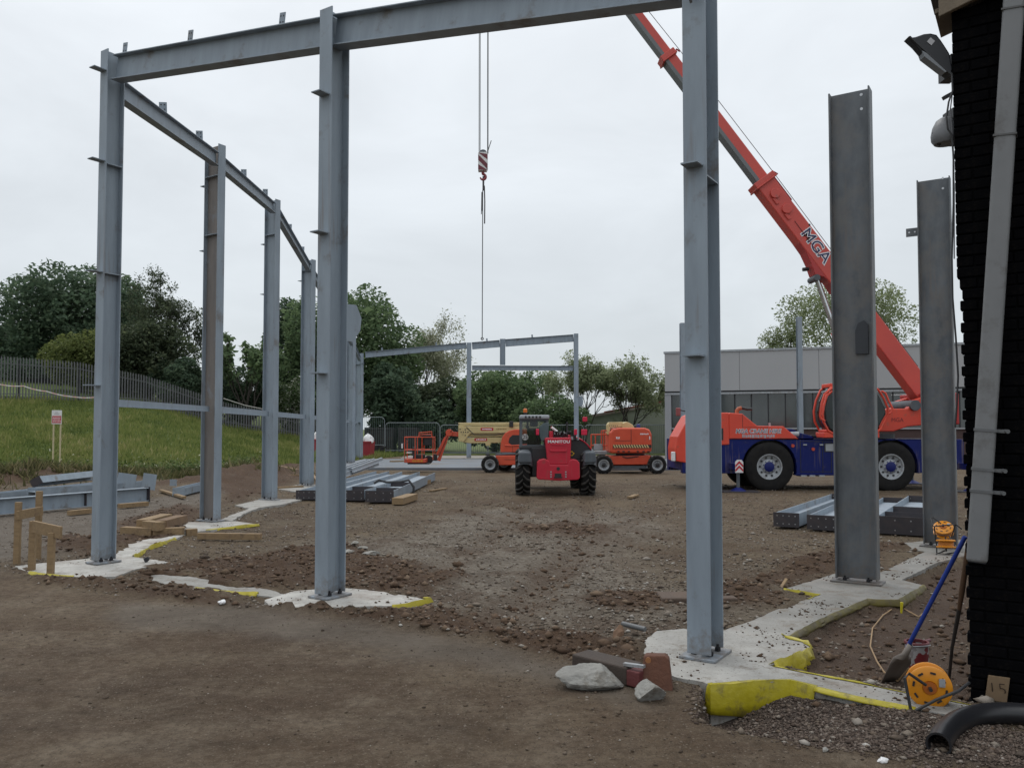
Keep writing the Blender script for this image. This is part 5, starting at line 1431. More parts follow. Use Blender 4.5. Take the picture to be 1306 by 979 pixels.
# ------------------------------------------------------------------ wheels
def wheel(parent, c, axis, Rr, w, rim_r, out, rim_mat, hub_mat=None, hub_r=.1, lugs=0, holes=0, dish=.06, lug_h=.03):
    """tyre mesh = the wheel part; rim, hub (and nut ring) are its sub-parts. out = +-1: side that shows along axis"""
    A = Vector((1, 0, 0)) if axis == 'x' else Vector((0, 1, 0))
    c = Vector(c)
    m = MB()
    h = w / 2; r = Rr - (lug_h if lugs else 0)
    prof = [(rim_r, -h * .78), (rim_r + .02, -h * .92), ((rim_r + r) / 2, -h * 1.0), (r - .05, -h * .95), (r - .012, -h * .80), (r, -h * .5), (r, h * .5), (r - .012, h * .80), (r - .05, h * .95), ((rim_r + r) / 2, h), (rim_r + .02, h * .92), (rim_r, h * .78), (rim_r, -h * .78)]
    m.lathe(prof, (0, 0, 0), A, 40)
    t = m.build('wheel', RUB, parent, smooth=True); t.location = c
    if lugs:
        m = MB()
        U_ = Vector((0, 0, 1)); V_ = A.cross(U_)
        for i in range(lugs):
            for s in (-1, 1):
                a0 = 2 * PI * (i + (.5 if s > 0 else 0)) / lugs
                for (f0, f1, da0, da1) in ((.02, .5, 0, .17), (.5, .98, .17, .24)):
                    P = []
                    for f, da, rr in ((f0, da0, r - .01), (f1, da1, r - .01 - (.02 if f1 > .9 else 0))):
                        aa = a0 + da * (2.2 * PI / lugs / .35) * .9
                        P.append((f, aa, rr))
                    hw = .030
                    vs = []
                    for (f, aa, rr) in P:
                        for da_, top in ((-hw / Rr, 0), (hw / Rr, 0), (hw * .7 / Rr, lug_h + .012), (-hw * .7 / Rr, lug_h + .012)):
                            d = U_ * math.cos(aa + da_) + V_ * math.sin(aa + da_)
                            vs.append(A * (s * f * h * .97) + d * (rr + top))
                    m.add(vs, [(0, 1, 2, 3), (7, 6, 5, 4), (0, 4, 5, 1), (1, 5, 6, 2), (2, 6, 7, 3), (3, 7, 4, 0)])
        l = m.build('tread_lug', mat('muddy rubber', (.055, .05, .044), .85, 0, (.035, .032, .03), 6), t); l['kind'] = 'stuff'
    m = MB()
    o = out * h
    m.lathe([(rim_r + .004, o * .80), (rim_r + .02, o * .93), (rim_r - .015, o * .90), (rim_r - .04, o * .66), (rim_r * .62, o * (.66 - dish)), (rim_r * .45, o * .72), (.0, o * .72)], (0, 0, 0), A, 32)
    m.build('rim', rim_mat, t, smooth=True)
    if holes:
        m = MB(); rr = rim_r * .76; U_ = Vector((0, 0, 1)); V_ = A.cross(U_)
        for i in range(holes):
            a = 2 * PI * (i + .5) / holes; p = (U_ * math.cos(a) + V_ * math.sin(a)) * rr
            m.cyl(p + A * (o * .55), p + A * (o * .72), .032, 10)
        m.build('rim_hole', BLK, t, kind='stuff')
    m = MB(); m.lathe([(hub_r, o * .55), (hub_r, o * .84), (hub_r * .8, o * .9), (0, o * .9)], (0, 0, 0), A, 20)
    for i in range(10):
        a = 2 * PI * i / 10; U_ = Vector((0, 0, 1)); V_ = A.cross(U_); p = (U_ * math.cos(a) + V_ * math.sin(a)) * hub_r * 1.18
        m.cyl(p + A * (o * .6), p + A * (o * .8), .014, 6)
    m.build('hub', hub_mat or BLK, t, smooth=True)
    return t

# ------------------------------------------------------------------ red telehandler, seen from behind
def telehandler():
    y0 = Dep(632); u0 = 708.5; k = y0 / FPX
    root = thing('telehandler', 'red telehandler seen from behind, with amber beacon on its cab', 'telehandler', ((u0 - 653) * k, y0, -.02))
    X = lambda u: (u - u0) * k
    Z = lambda v: W(653, v, y0).z + .02
    cx = lambda x: X(640 + x / 7.83)
    cz = lambda y: Z(515 + y / 7.83)
    # wheels
    for s, xa, xb in ((-1, 135, 288), (1, 792, 948)):
        x0, x1 = cx(xa), cx(xb)
        w = wheel(root, ((x0 + x1) / 2, .62, .625), 'x', .635, x1 - x0, .30, s, RIMM, lugs=17, lug_h=.045)
        fx = (x0 + x1) / 2 - s * .06
        wheel(root, (fx, 3.35, .61), 'x', .62, x1 - x0, .30, s, RIMM, lugs=17, lug_h=.045)
    # fenders: rounded grey mudguards
    for s, xa, xb in ((-1, 152, 310), (1, 805, 950)):
        x0, x1 = cx(xa), cx(xb)
        rows = []
        for i in range(13):
            a = PI * (.02 + .96 * i / 12)
            rr = .70 if 0 < i < 12 else .68
            yy, zz = .62 - rr * math.cos(a), .60 + .70 * math.sin(a)
            zz = max(zz, cz(590))
            rows.append([Vector((x0 + (x1 - x0) * f, yy + .10 * (abs(f - .5) * 2) ** 3, zz - .09 * (abs(f - .5) * 2) ** 3)) for f in np.linspace(0, 1, 9)])
        m = MB(); m.grid(rows); o = m.build('mudguard', GREYP, root, smooth=True)
        so = o.modifiers.new('thick', 'SOLIDIFY'); so.thickness = .03
        m = MB(); m.prism([(x0 + .02, cz(592)), (x1 - .02, cz(592)), (x1 - .05, cz(475)), (x0 + .05, cz(475))], -.09, .03)
        m.build('mudguard', GREYP, root, bevel=.06, seg=3)
    # chassis and axle
    m = MB(); m.bx(-.42, .42, .35, 3.9, .48, .95); m.bx(-.75, .75, .5, .72, .5, .72); m.bx(-.7, .7, 3.25, 3.45, .5, .7)
    m.bx(cx(300), cx(480), .25, 1.2, cz(730), cz(440)); m.bx(cx(690), cx(800), .3, 2.4, cz(740), cz(560))
    m.build('chassis', BLK, root, bevel=.02)
    # ballast: lower block with flared shoulders, upper block
    m = MB(); m.prism([(cx(345), cz(735)), (cx(352), cz(580)), (cx(372), cz(556)), (cx(425), cz(543)), (cx(470), cz(566)), (cx(480), cz(605)), (cx(655), cz(605)), (cx(665), cz(566)), (cx(700), cz(548)), (cx(745), cz(556)), (cx(772), cz(585)), (cx(776), cz(735)), (cx(755), cz(755)), (cx(560), cz(764)), (cx(365), cz(752))], -.12, .55)
    m.build('counterweight', TRED, root, bevel=.025, seg=3)
    m = MB(); m.prism([(cx(432), cz(350)), (cx(438), cz(338)), (cx(680), cz(334)), (cx(690), cz(346)), (cx(682), cz(560)), (cx(655), cz(604)), (cx(480), cz(604)), (cx(452), cz(560))], -.10, .5)
    ub = m.build('engine_cover', TRED, root, bevel=.02, seg=3)
    m = MB(); m.prism([(cx(475), cz(455)), (cx(648), cz(455)), (cx(636), cz(478)), (cx(490), cz(478))], -.125, -.09); m.prism([(cx(490), cz(400)), (cx(630), cz(400)), (cx(624), cz(412)), (cx(498), cz(412))], -.115, -.09)
    m.build('cover_ridge', TRED, ub, bevel=.008)
    text('MANITOU', .105, WLET, ub, front_at(cx(566), -.103, cz(376)), sx=1.25, offset=.002)
    m = MB(); m.cyl((cx(560), -.14, cz(643)), (cx(560), -.10, cz(643)), .045, 14); m.bx(cx(525), cx(590), -.15, -.10, cz(722), cz(690)); m.bx(cx(515), cx(600), -.16, -.121, cz(735), cz(724)); m.build('tow_hitch', BLK, root)
    m = MB()
    for x in (488, 635):
        for y in (676, 700, 724): m.cyl((cx(x), -.135, cz(y)), (cx(x), -.11, cz(y)), .022, 10)
    m.build('hitch_bolt', LGREY, root)
    # cab
    x0, x1 = cx(178), cx(478); zf, zt = cz(440), cz(98)
    yb, yf = .55, 2.15
    m = MB(); m.prism([(x0, cz(600)), (x0 - .0, zf + .04), (x1, zf + .06), (x1 + .03, cz(600))], .42, 2.3); m.build('cab_base', BLK, root, bevel=.03)
    m = MB()
    r = .045
    for x in (x0 + r, x1 - r):
        for ya_, yb_ in ((yb, yb + .10), (yf, yf - .35)):
            p_ = MB(); p_.bar((x, ya_, zf), (x, yb_, zt - .1), .075, .075, (0, 1, 0)); p_.build('cab_post', GREYP, root, bevel=.01)
    m.bar((x0, yb + .08, zt - .15), (x1, yb + .08, zt - .15), .06, .09); m.build('upper_rail', GREYP, root, bevel=.01)
    m = MB(); m.bar((x0, yb, zf + .03), (x1, yb, zf + .03), .07, .09); m.build('lower_rail', GREYP, root, bevel=.01)
    gl = bpy.data.materials.new('cab glass'); nt, N, L, P = nodes(gl)
    tr = N.new('ShaderNodeBsdfTransparent'); tr.inputs[0].default_value = (.72, .78, .78, 1); gs = N.new('ShaderNodeBsdfGlossy'); gs.inputs['Roughness'].default_value = .03
    fr = N.new('ShaderNodeFresnel'); fr.inputs[0].default_value = 1.5; ms = N.new('ShaderNodeMixShader')
    L.new(fr.outputs[0], ms.inputs[0]); L.new(tr.outputs[0], ms.inputs[1]); L.new(gs.outputs[0], ms.inputs[2]); L.new(ms.outputs[0], N['Material Output'].inputs['Surface'])
    m = MB(); m.bx(x0 + .08, x1 - .08, yb + .04, yb + .046, zf + .08, zt - .2); m.build('rear_window', gl, root)
    m = MB(); m.bx(x0 + .02, x0 + .026, yb + .12, yf - .1, zf + .08, zt - .2); m.bx(x1 - .026, x1 - .02, yb + .12, yf - .1, zf + .08, zt - .2); m.bx(x0 + .08, x1 - .08, yf - .2, yf - .194, zf + .08, zt - .2); m.build('side_window', gl, root)
    m = MB(); m.bx(x0 - .0, x1 + .02, yb - .03, yf - .2, zt - .14, zt - .02); m.build('cab_roof', LGREY, root, bevel=.04, seg=3)
    m = MB()
    for i in range(5): m.bx(x0 + .15 + i * .1, x0 + .2 + i * .1, yb - .045, yb - .031, zt - .11, zt - .05)
    m.build('roof_vent', BLK, root)
    m = MB(); m.cyl((cx(238), yb + .15, zt - .02), (cx(238), yb + .15, zt + .05), .05, 14); m.build('beacon_base', BLK, root)
    m = MB(); m.lathe([(.055, 0), (.058, .08), (.035, .11), (0, .115)], (cx(238), yb + .15, zt + .05), (0, 0, 1), 16); m.build('beacon', AMBER, root, smooth=True)
    m = MB(); m.bx(x0 + .22, x0 + .62, 1.15, 1.3, zf - .05, zf + .55); m.bx(x0 + .3, x0 + .54, 1.16, 1.28, zf + .58, zf + .75); m.build('seat', BLK, root, bevel=.05)
    m = MB(); m.tube([(cx(262), yb + .3, zt - .2), (cx(262), yb + .3, zt - .34)], .03, 8); m.lathe([(0, -.06), (.07, 0), (0, .06)], (cx(262), yb + .3, zt - .36), (0, 0, 1), 12); m.build('cab_fan', BLK, root)
    d = MB(); d.cyl((cx(236), .50, cz(332)), (cx(236), .535, cz(332)), cz(300) - cz(332), 28); d.build('speed_disc', WHITE, root)
    d = MB(); d.lathe([(.078, .499), (.078, .495), (.07, .495), (.07, .499)], (cx(236), 0, cz(332)), (0, 1, 0), 28); d.build('disc_ring', BLK, root)
    text('25', .13, BLK, root, front_at(cx(236), .494, cz(332)), offset=.004)
    # window pillar tools: blue grey panels right of the rear window
    m = MB(); m.prism([(cx(385), cz(330)), (cx(375), cz(230)), (cx(420), cz(190)), (cx(478), cz(185)), (cx(470), cz(360)), (cx(400), cz(372))], .40, .44); m.build('wiper_panel', mat('tinted panel', (.09, .13, .14), .25, 0, (.06, .09, .10), 4), root, bevel=.01)
    # right hand engine side: black box with curved red bonnet
    m = MB(); m.prism([(cx(688), cz(560)), (cx(692), cz(345)), (cx(780), cz(352)), (cx(850), cz(390)), (cx(905), cz(455)), (cx(905), cz(560))], .38, 2.5); m.build('engine_bay', BLK, root, bevel=.02)
    rows = []
    for (x, y) in ((765, 338), (800, 350), (845, 378), (880, 412), (910, 458)):
        rows.append([Vector((cx(x), .36, cz(y))), Vector((cx(x) + .02, 1.2, cz(y) + .03)), Vector((cx(x) + .01, 2.5, cz(y)))])
    m = MB(); m.grid(rows); o = m.build('bonnet', TRED, root, smooth=True); so = o.modifiers.new('t', 'SOLIDIFY'); so.thickness = .035
    m = MB(); m.prism([(cx(682), cz(495)), (cx(706), cz(470)), (cx(737), cz(497)), (cx(706), cz(526))], .355, .379); m.build('warning_mark', mat('yellow mark', (.6, .42, .02), .5), root)
    m = MB(); m.prism([(cx(690), cz(496)), (cx(706), cz(481)), (cx(724), cz(497)), (cx(706), cz(515))], .35, .3545); m.build('warning_centre', BLK, root)
    # boom lying forward between cab and engine, with hoses at its rear
    m = MB(); m.bx(cx(500), cx(675), .5, 5.4, cz(400), cz(300)); m.build('boom', mat('dark boom', (.03, .03, .032), .5), root, bevel=.02)
    m = MB(); m.bx(cx(480), cx(520), .35, .8, cz(420), cz(270)); m.bx(cx(660), cx(695), .35, .8, cz(420), cz(310)); m.bar((cx(500), .4, cz(230)), (cx(560), .5, cz(275)), .07, .07); m.build('boom_pivot', TRED, root, bevel=.02)
    m = MB(); m.cyl((cx(503), .34, cz(232)), (cx(558), .36, cz(276)), .035, 10); m.build('ram', WHITE, root)
    m = MB()
    rn = random.Random(5)
    for i in range(9):
        xa = cx(520 + i * 18); m.tube([(xa, .25, cz(335)), (xa + rn.uniform(-.05, .05), .2, cz(292) + rn.uniform(-.03, .05)), (xa + rn.uniform(0, .14), .35, cz(285) + rn.uniform(-.02, .03)), (xa + .1, .7, cz(320))], .016, 6)
    m.build('hydraulic_hose', BLK, root, smooth=True)
    # lamps and mirrors on stalks
    for (x, y, w, h_) in ((358, 280, .085, .17), (742, 280, .085, .16), (828, 282, .16, .16), (836, 152, .13, .13)):
        m = MB(); m.box((cx(x), .2, cz(y)), (w, .06, h_)); lp = m.build('marker_lamp', mat('bright red lamp', (.62, .015, .06), .35), root, bevel=.018, seg=3)
        m = MB(); m.tube([(cx(x), .24, cz(y)), (cx(x), .3, cz(y) - .2), (cx(x) - .02, .5, cz(380))], .014, 6); m.build('stalk', BLK, lp)
    m = MB(); m.tube([(cx(672), .9, cz(310)), (cx(672), .9, cz(175))], .03, 8); m.build('exhaust', BLK, root)
    m = MB(); m.tube([(cx(735), .5, cz(430)), (cx(738), .5, cz(310))], .05, 8); m.build('air_intake', BLK, root)
    m = MB(); m.cyl((cx(708), .3, cz(358)), (cx(708), .3, cz(325)), .035, 10); m.cyl((cx(770), .3, cz(360)), (cx(770), .3, cz(330)), .03, 10); m.build('filler_cap', LGREY, root)
telehandler()

# ------------------------------------------------------------------ orange boom lifts
def small_marks(parent, x, y, z, w, h, mt, seed, n=7):
    """a line of print too small to read: a row of strokes of uneven width"""
    rn = random.Random(seed); m = MB(); xx = x - w / 2
    while xx < x + w / 2 - .02:
        ww = rn.uniform(.5, 1.3) * w / n; m.box((xx + ww / 2, y, z + rn.uniform(-.1, .1) * h), (ww * .72, .003, h * rn.uniform(.75, 1))); xx += ww
    return m.build('small_print', mt, parent)
def boom_lift():
    y0 = Dep(602.5); u0 = 645; k = y0 / FPX
    root = thing('boom_lift', 'orange boom lift with cream arms and a basket, left of the telehandler', 'boom lift', ((u0 - 653) * k, y0, -.02), 0, 'orange boom lifts')
    cx = lambda x: (500 + x / 7.68 - u0) * k
    cz = lambda y: W(653, 525 + y / 7.68, y0).z + .02
    # chassis (the body runs on behind the telehandler)
    for x, yy, o in ((960, .15, -1), (1095, 2.05, -1), (1600, .15, -1), (1640, 2.05, -1)):
        wheel(root, (cx(x), yy, .36), 'y', .375, .28, .2, o, RIMM, hub_r=.08, lugs=14, lug_h=.018, dish=.2)
    m = MB(); m.prism([(cx(1010), cz(430)), (cx(1700), cz(425)), (cx(1700), cz(520)), (cx(1045), cz(525))], .25, 1.95); m.build('chassis', ORANGE, root, bevel=.03)
    m = MB(); m.cyl((cx(1010), .4, cz(424)), (cx(1280), .4, cz(408)), .05, 8); m.cyl((cx(1300), 1.1, cz(425)), (cx(1300), 1.1, cz(395)), .55, 24); m.build('turntable', GREYP, root)
    # turret: arched side plates
    arch = [(1060, 400), (1062, 320), (1075, 255), (1105, 210), (1150, 182), (1210, 170), (1400, 172), (1450, 230), (1460, 400)]
    m = MB(); m.prism([(cx(x), cz(y)) for x, y in arch] + [], .45, .62); m.prism([(cx(x), cz(y)) for x, y in arch], 1.45, 1.62); m.bx(cx(1110), cx(1440), .62, 1.45, cz(400), cz(345)); m.build('turret', ORANGE, root, bevel=.03, seg=3)
    m = MB(); m.prism([(cx(1140), cz(300)), (cx(1150), cz(255)), (cx(1180), cz(228)), (cx(1330), cz(228)), (cx(1330), cz(318)), (cx(1170), cz(325))], .44, .449); m.build('turret_opening', BLK, root)
    m = MB(); m.tube([(cx(1105), .43, cz(330)), (cx(1160), .43, cz(334)), (cx(1330), .43, cz(322))], .03, 6); m.tube([(cx(1112), .44, cz(395)), (cx(1112), .44, cz(318))], .012, 6); m.build('turret_rib', ORANGE, root)
    # folded cream arms
    def arm(poly, ya, yb, name='arm', bev=.02): 
        m = MB(); m.prism([(cx(x), cz(y)) for x, y in poly], ya, yb); return m.build(name, CREAM, root, bevel=bev)
    arm([(636, 105), (1500, 100), (1500, 132), (710, 138), (640, 150)], .72, 1.35)
    a2 = arm([(640, 142), (1480, 138), (1480, 205), (760, 212), (690, 300), (640, 292)], .68, .78, 'arm_plate')
    arm([(700, 215), (1420, 205), (1420, 245), (690, 250)], .82, 1.25)
    a3 = arm([(700, 255), (1400, 250), (1400, 300), (760, 312), (680, 300)], .74, 1.3)
    m = MB(); m.cyl((cx(745), .9, cz(228)), (cx(1400), .9, cz(230)), .03, 8); m.build('arm_ram', mat('dark ram', (.05, .045, .03), .4), root)
    m = MB(); m.prism([(cx(905), cz(305)), (cx(965), cz(305)), (cx(955), cz(335)), (cx(915), cz(335))], .73, .8); m.build('arm_lug', CREAM, root, bevel=.01)
    m = MB()
    for x, y in ((657, 170), (708, 175), (668, 200), (690, 200), (712, 200), (735, 200), (708, 232)): m.cyl((cx(x), .672, cz(y)), (cx(x), .69, cz(y)), .028, 10)
    m.build('pin_hole', BLK, root)
    for i, (x, y) in enumerate(((925, 170), (863, 274))):
        m = MB(); m.box((cx(x), .677 if i == 0 else .737, cz(y)), (.54, .006, .125)); pq = m.build('maker_plate', REDS, root)
        small_marks(pq, cx(x), .672 if i == 0 else .732, cz(y), .42, .055, WLET, 3 + i)
    small_marks(root, cx(1070), .676, cz(168), .45, .045, mat('brown print', (.25, .16, .05)), 9)
    m = MB(); m.bx(cx(1148), cx(1188), .6, .68, cz(150), cz(90)); m.build('limit_switch', BLK, root, bevel=.02)
    m = MB(); m.tube([(cx(720), .66, cz(150)), (cx(800), .65, cz(226)), (cx(1000), .65, cz(228)), (cx(1120), .64, cz(205))], .016, 6); m.tube([(cx(650), .66, cz(120)), (cx(610), .7, cz(95)), (cx(585), .75, cz(150)), (cx(560), .8, cz(200))], .014, 6); m.build('hose', BLK, root, smooth=True, kind='stuff')
    m = MB(); m.bx(cx(1180), cx(1183), .44, .451, cz(395), cz(335)); m.bx(cx(1100), cx(1260), .24, .251, cz(470), cz(467)); m.build('panel_gap', BLK, root, kind='stuff')
    # jib and knuckle
    m = MB(); m.bar((cx(640), .95, cz(222)), (cx(560), .95, cz(215)), .16, .19); m.cyl((cx(545), .82, cz(205)), (cx(545), 1.08, cz(205)), .15, 20); m.build('knuckle', ORANGE, root, bevel=.01)
    m = MB(); m.bar((cx(540), .90, cz(195)), (cx(440), .90, cz(485)), .14, .12, (0, 1, 0)); m.bar((cx(505), .90, cz(255)), (cx(420), .90, cz(430)), .10, .10, (0, 1, 0)); m.build('jib', ORANGE, root, bevel=.01)
    m = MB(); m.bar((cx(528), .82, cz(240)), (cx(445), .82, cz(440)), .03, .05, (0, 1, 0)); m.build('jib_ram', mat('dark red ram', (.2, .03, .02), .5), root)
    m = MB(); m.bx(cx(385), cx(425), .75, 1.05, cz(485), cz(420)); m.cyl((cx(340), .8, cz(475)), (cx(340), 1.0, cz(475)), .18, 16); m.build('rotator', BLK, root, bevel=.02)
    # basket
    bx0, bx1, by0, by1 = cx(122), cx(400), .1, .95
    m = MB(); m.bx(cx(118), cx(330), by0, by1, cz(500), cz(462)); fl = m.build('basket_floor', ORANGE, root, bevel=.02)
    m = MB(); m.bx(cx(150), cx(360), by0 + .05, by1 - .05, cz(515), cz(501)); m.build('floor_edge', BLK, root)
    m = MB()
    zt, zm = cz(248), cz(372)
    for z in (zt, zm):
        m.tube([(bx0, by0, z), (bx1, by0, z), (bx1, by1, z), (bx0, by1, z), (bx0, by0, z)], .022, 6)
    for x in (122, 225, 292, 400):
        for yy in (by0, by1): m.tube([(cx(x), yy, cz(470)), (cx(x), yy, zt)], .02, 6)
    m.tube([(cx(262), by0, zt), (cx(262), by0, cz(205)), (cx(388), by0, cz(195)), (cx(388), by0, zt)], .025, 6)
    m.tube([(cx(262), by0, cz(225)), (cx(388), by0, cz(218))], .02, 6)
    m.build('guard_rail', ORANGE, root, smooth=True)
    m = MB(); m.box((cx(345), .3, cz(290)), (.36, .1, .34)); m.box((cx(330), .35, cz(235)), (.4, .25, .08)); m.build('control_box', BLK, root, bevel=.02)
    for b_ in (((cx(175), .3, cz(445)), (.22, .18, .1)), ((cx(155), .6, cz(405)), (.24, .15, .05)), ((cx(98), .1, cz(335)), (.06, .08, .2))):
        m = MB(); m.box(*b_); m.build('tool_box', WHITE, root, bevel=.01)
    m = MB(); m.tube([(cx(80), .1, cz(305)), (cx(120), .1, cz(310)), (cx(160), .15, cz(295)), (cx(140), .2, cz(262))], .02, 6); m.build('lamp_arm', BLK, root)
    m = MB(); m.box((cx(250), .4, cz(440)), (.55, .3, .18)); m.build('tool_bag', BLK, root, bevel=.02)
    m = MB(); m.box((cx(205), .5, cz(385)), (.16, .2, .3)); m.build('control_pedestal', BLK, root, bevel=.02)
    for i, (x, w_) in enumerate(((205, .06), (228, .1), (258, .1), (290, .1))):
        m = MB(); m.box((cx(x), by0 - .004, cz(482)), (w_, .006, .085)); m.build('letter_mark', mat('amber print', (.62, .25, .03)), fl)
boom_lift()

def boom_lift_rear():
    y0 = Dep(604); u0 = 803; k = y0 / FPX
    root = thing('boom_lift', 'orange lift with rounded body and hazard stripe, right of the telehandler', 'boom lift', ((u0 - 653) * k, y0, -.02), 0, 'orange boom lifts')
    cx = lambda x: (740 + x / 4.837 - u0) * k
    cz = lambda y: W(653, 500 + y / 4.837, y0).z + .02
    for x, yy in ((145, .15), (475, .15), (170, 2.05), (452, 2.05)):
        wheel(root, (cx(x), yy, .38), 'y', .385, .29, .205, -1, RIMM, hub_r=.085, lugs=14, lug_h=.018, dish=.2)
    m = MB(); m.prism([(cx(185), cz(395)), (cx(440), cz(390)), (cx(425), cz(448)), (cx(205), cz(450))], .25, 1.95); m.build('chassis', ORANGE, root, bevel=.03)
    m = MB(); m.bx(cx(210), cx(415), .3, 1.9, cz(472), cz(455)); m.cyl((cx(330), 1.1, cz(395)), (cx(330), 1.1, cz(370)), .6, 24); m.build('underframe', GREYP, root)
    m = MB(); m.prism([(cx(185), cz(372)), (cx(185), cz(250)), (cx(205), cz(226)), (cx(240), cz(219)), (cx(400), cz(219)), (cx(432), cz(230)), (cx(445), cz(262)), (cx(443), cz(360)), (cx(430), cz(376)), (cx(200), cz(378))], .12, 1.9)
    b = m.build('counterweight', ORANGE, root, bevel=.07, seg=4)
    m = MB(); z0, z1 = cz(343), cz(324); x0, x1 = cx(203), cx(440)
    m.bx(x0, x1, .112, .119, z0, z1); m.build('hazard_band', BLK, root)
    m = MB(); n = 15; w = (x1 - x0) / n
    for i in range(n - 1): m.prism([(x0 + i * w, z1), (x0 + (i + .55) * w, z1), (x0 + (i + 1.15) * w, z0), (x0 + (i + .6) * w, z0)], .108, .1115)
    m.build('hazard_stripe', CREAM, root)
    small_marks(root, cx(398), .112, cz(258), .36, .055, WLET, 5); small_marks(root, cx(235), .112, cz(282), .18, .09, WLET, 6, 3)
    m = MB(); m.bx(cx(428), cx(434), .112, .119, cz(292), cz(272)); m.build('sticker', WLET, root)
    m = MB(); m.bx(cx(315), cx(317), .108, .125, cz(320), cz(228)); m.bx(cx(200), cx(440), .108, .125, cz(349), cz(347)); m.bx(cx(215), cx(310), .108, .125, cz(300), cz(298)); m.build('panel_gap', BLK, root, kind='stuff')
    m = MB()
    for x in (230, 262, 294, 350, 385, 415): m.bx(cx(x), cx(x + 14), .105, .125, cz(370), cz(362))
    m.build('vent', BLK, root, kind='stuff')
    m = MB(); m.tube([(cx(250), .3, cz(395)), (cx(290), .2, cz(405)), (cx(360), .25, cz(398)), (cx(400), .4, cz(385))], .022, 6); m.build('hose', BLK, root, smooth=True)
    # cream arm rising from the body
    m = MB(); m.prism([(cx(268), cz(250)), (cx(270), cz(190)), (cx(300), cz(181)), (cx(335), cz(200)), (cx(353), cz(235)), (cx(353), cz(250))], .5, 1.5); m.build('arm_end', CREAM, root, bevel=.02)
    m = MB(); m.prism([(cx(180), cz(200)), (cx(190), cz(184)), (cx(275), cz(182)), (cx(275), cz(214)), (cx(195), cz(218)), (cx(190), cz(262)), (cx(180), cz(262))], .55, 1.2); m.build('arm', CREAM, root, bevel=.015)
    m = MB()
    for x in (192, 204, 216, 228, 240): m.cyl((cx(x), .545, cz(206)), (cx(x), .56, cz(206)), .02, 8)
    m.build('pin_hole', BLK, root)
    m = MB(); m.lathe([(.0, .09), (.08, .06), (.09, -.06), (0, -.06)], (cx(372), .6, cz(208)), (0, 0, 1), 14); m.build('beacon', mat('blue beacon', (.02, .03, .18), .3), root, smooth=True)
    # the basket end behind: open rails
    m = MB(); yb = .9
    for z in (262, 330): m.tube([(cx(78), yb, cz(z)), (cx(182), yb, cz(z))], .032, 6)
    for x in (80, 145, 160): m.tube([(cx(x), yb, cz(362)), (cx(x), yb, cz(238 if x > 100 else 262))], .032, 6)
    m.tube([(cx(145), yb, cz(238)), (cx(182), yb, cz(236))], .03, 6); m.tube([(cx(112), yb + .3, cz(262)), (cx(112), yb + .3, cz(362))], .03, 6)
    m.build('guard_rail', ORANGE, root, smooth=True)
    m = MB(); m.bx(cx(96), cx(150), yb - .05, yb, cz(360), cz(322)); m.bx(cx(80), cx(182), yb, yb + .7, cz(386), cz(366)); m.build('step', LGREY, root, bevel=.01)
boom_lift_rear()

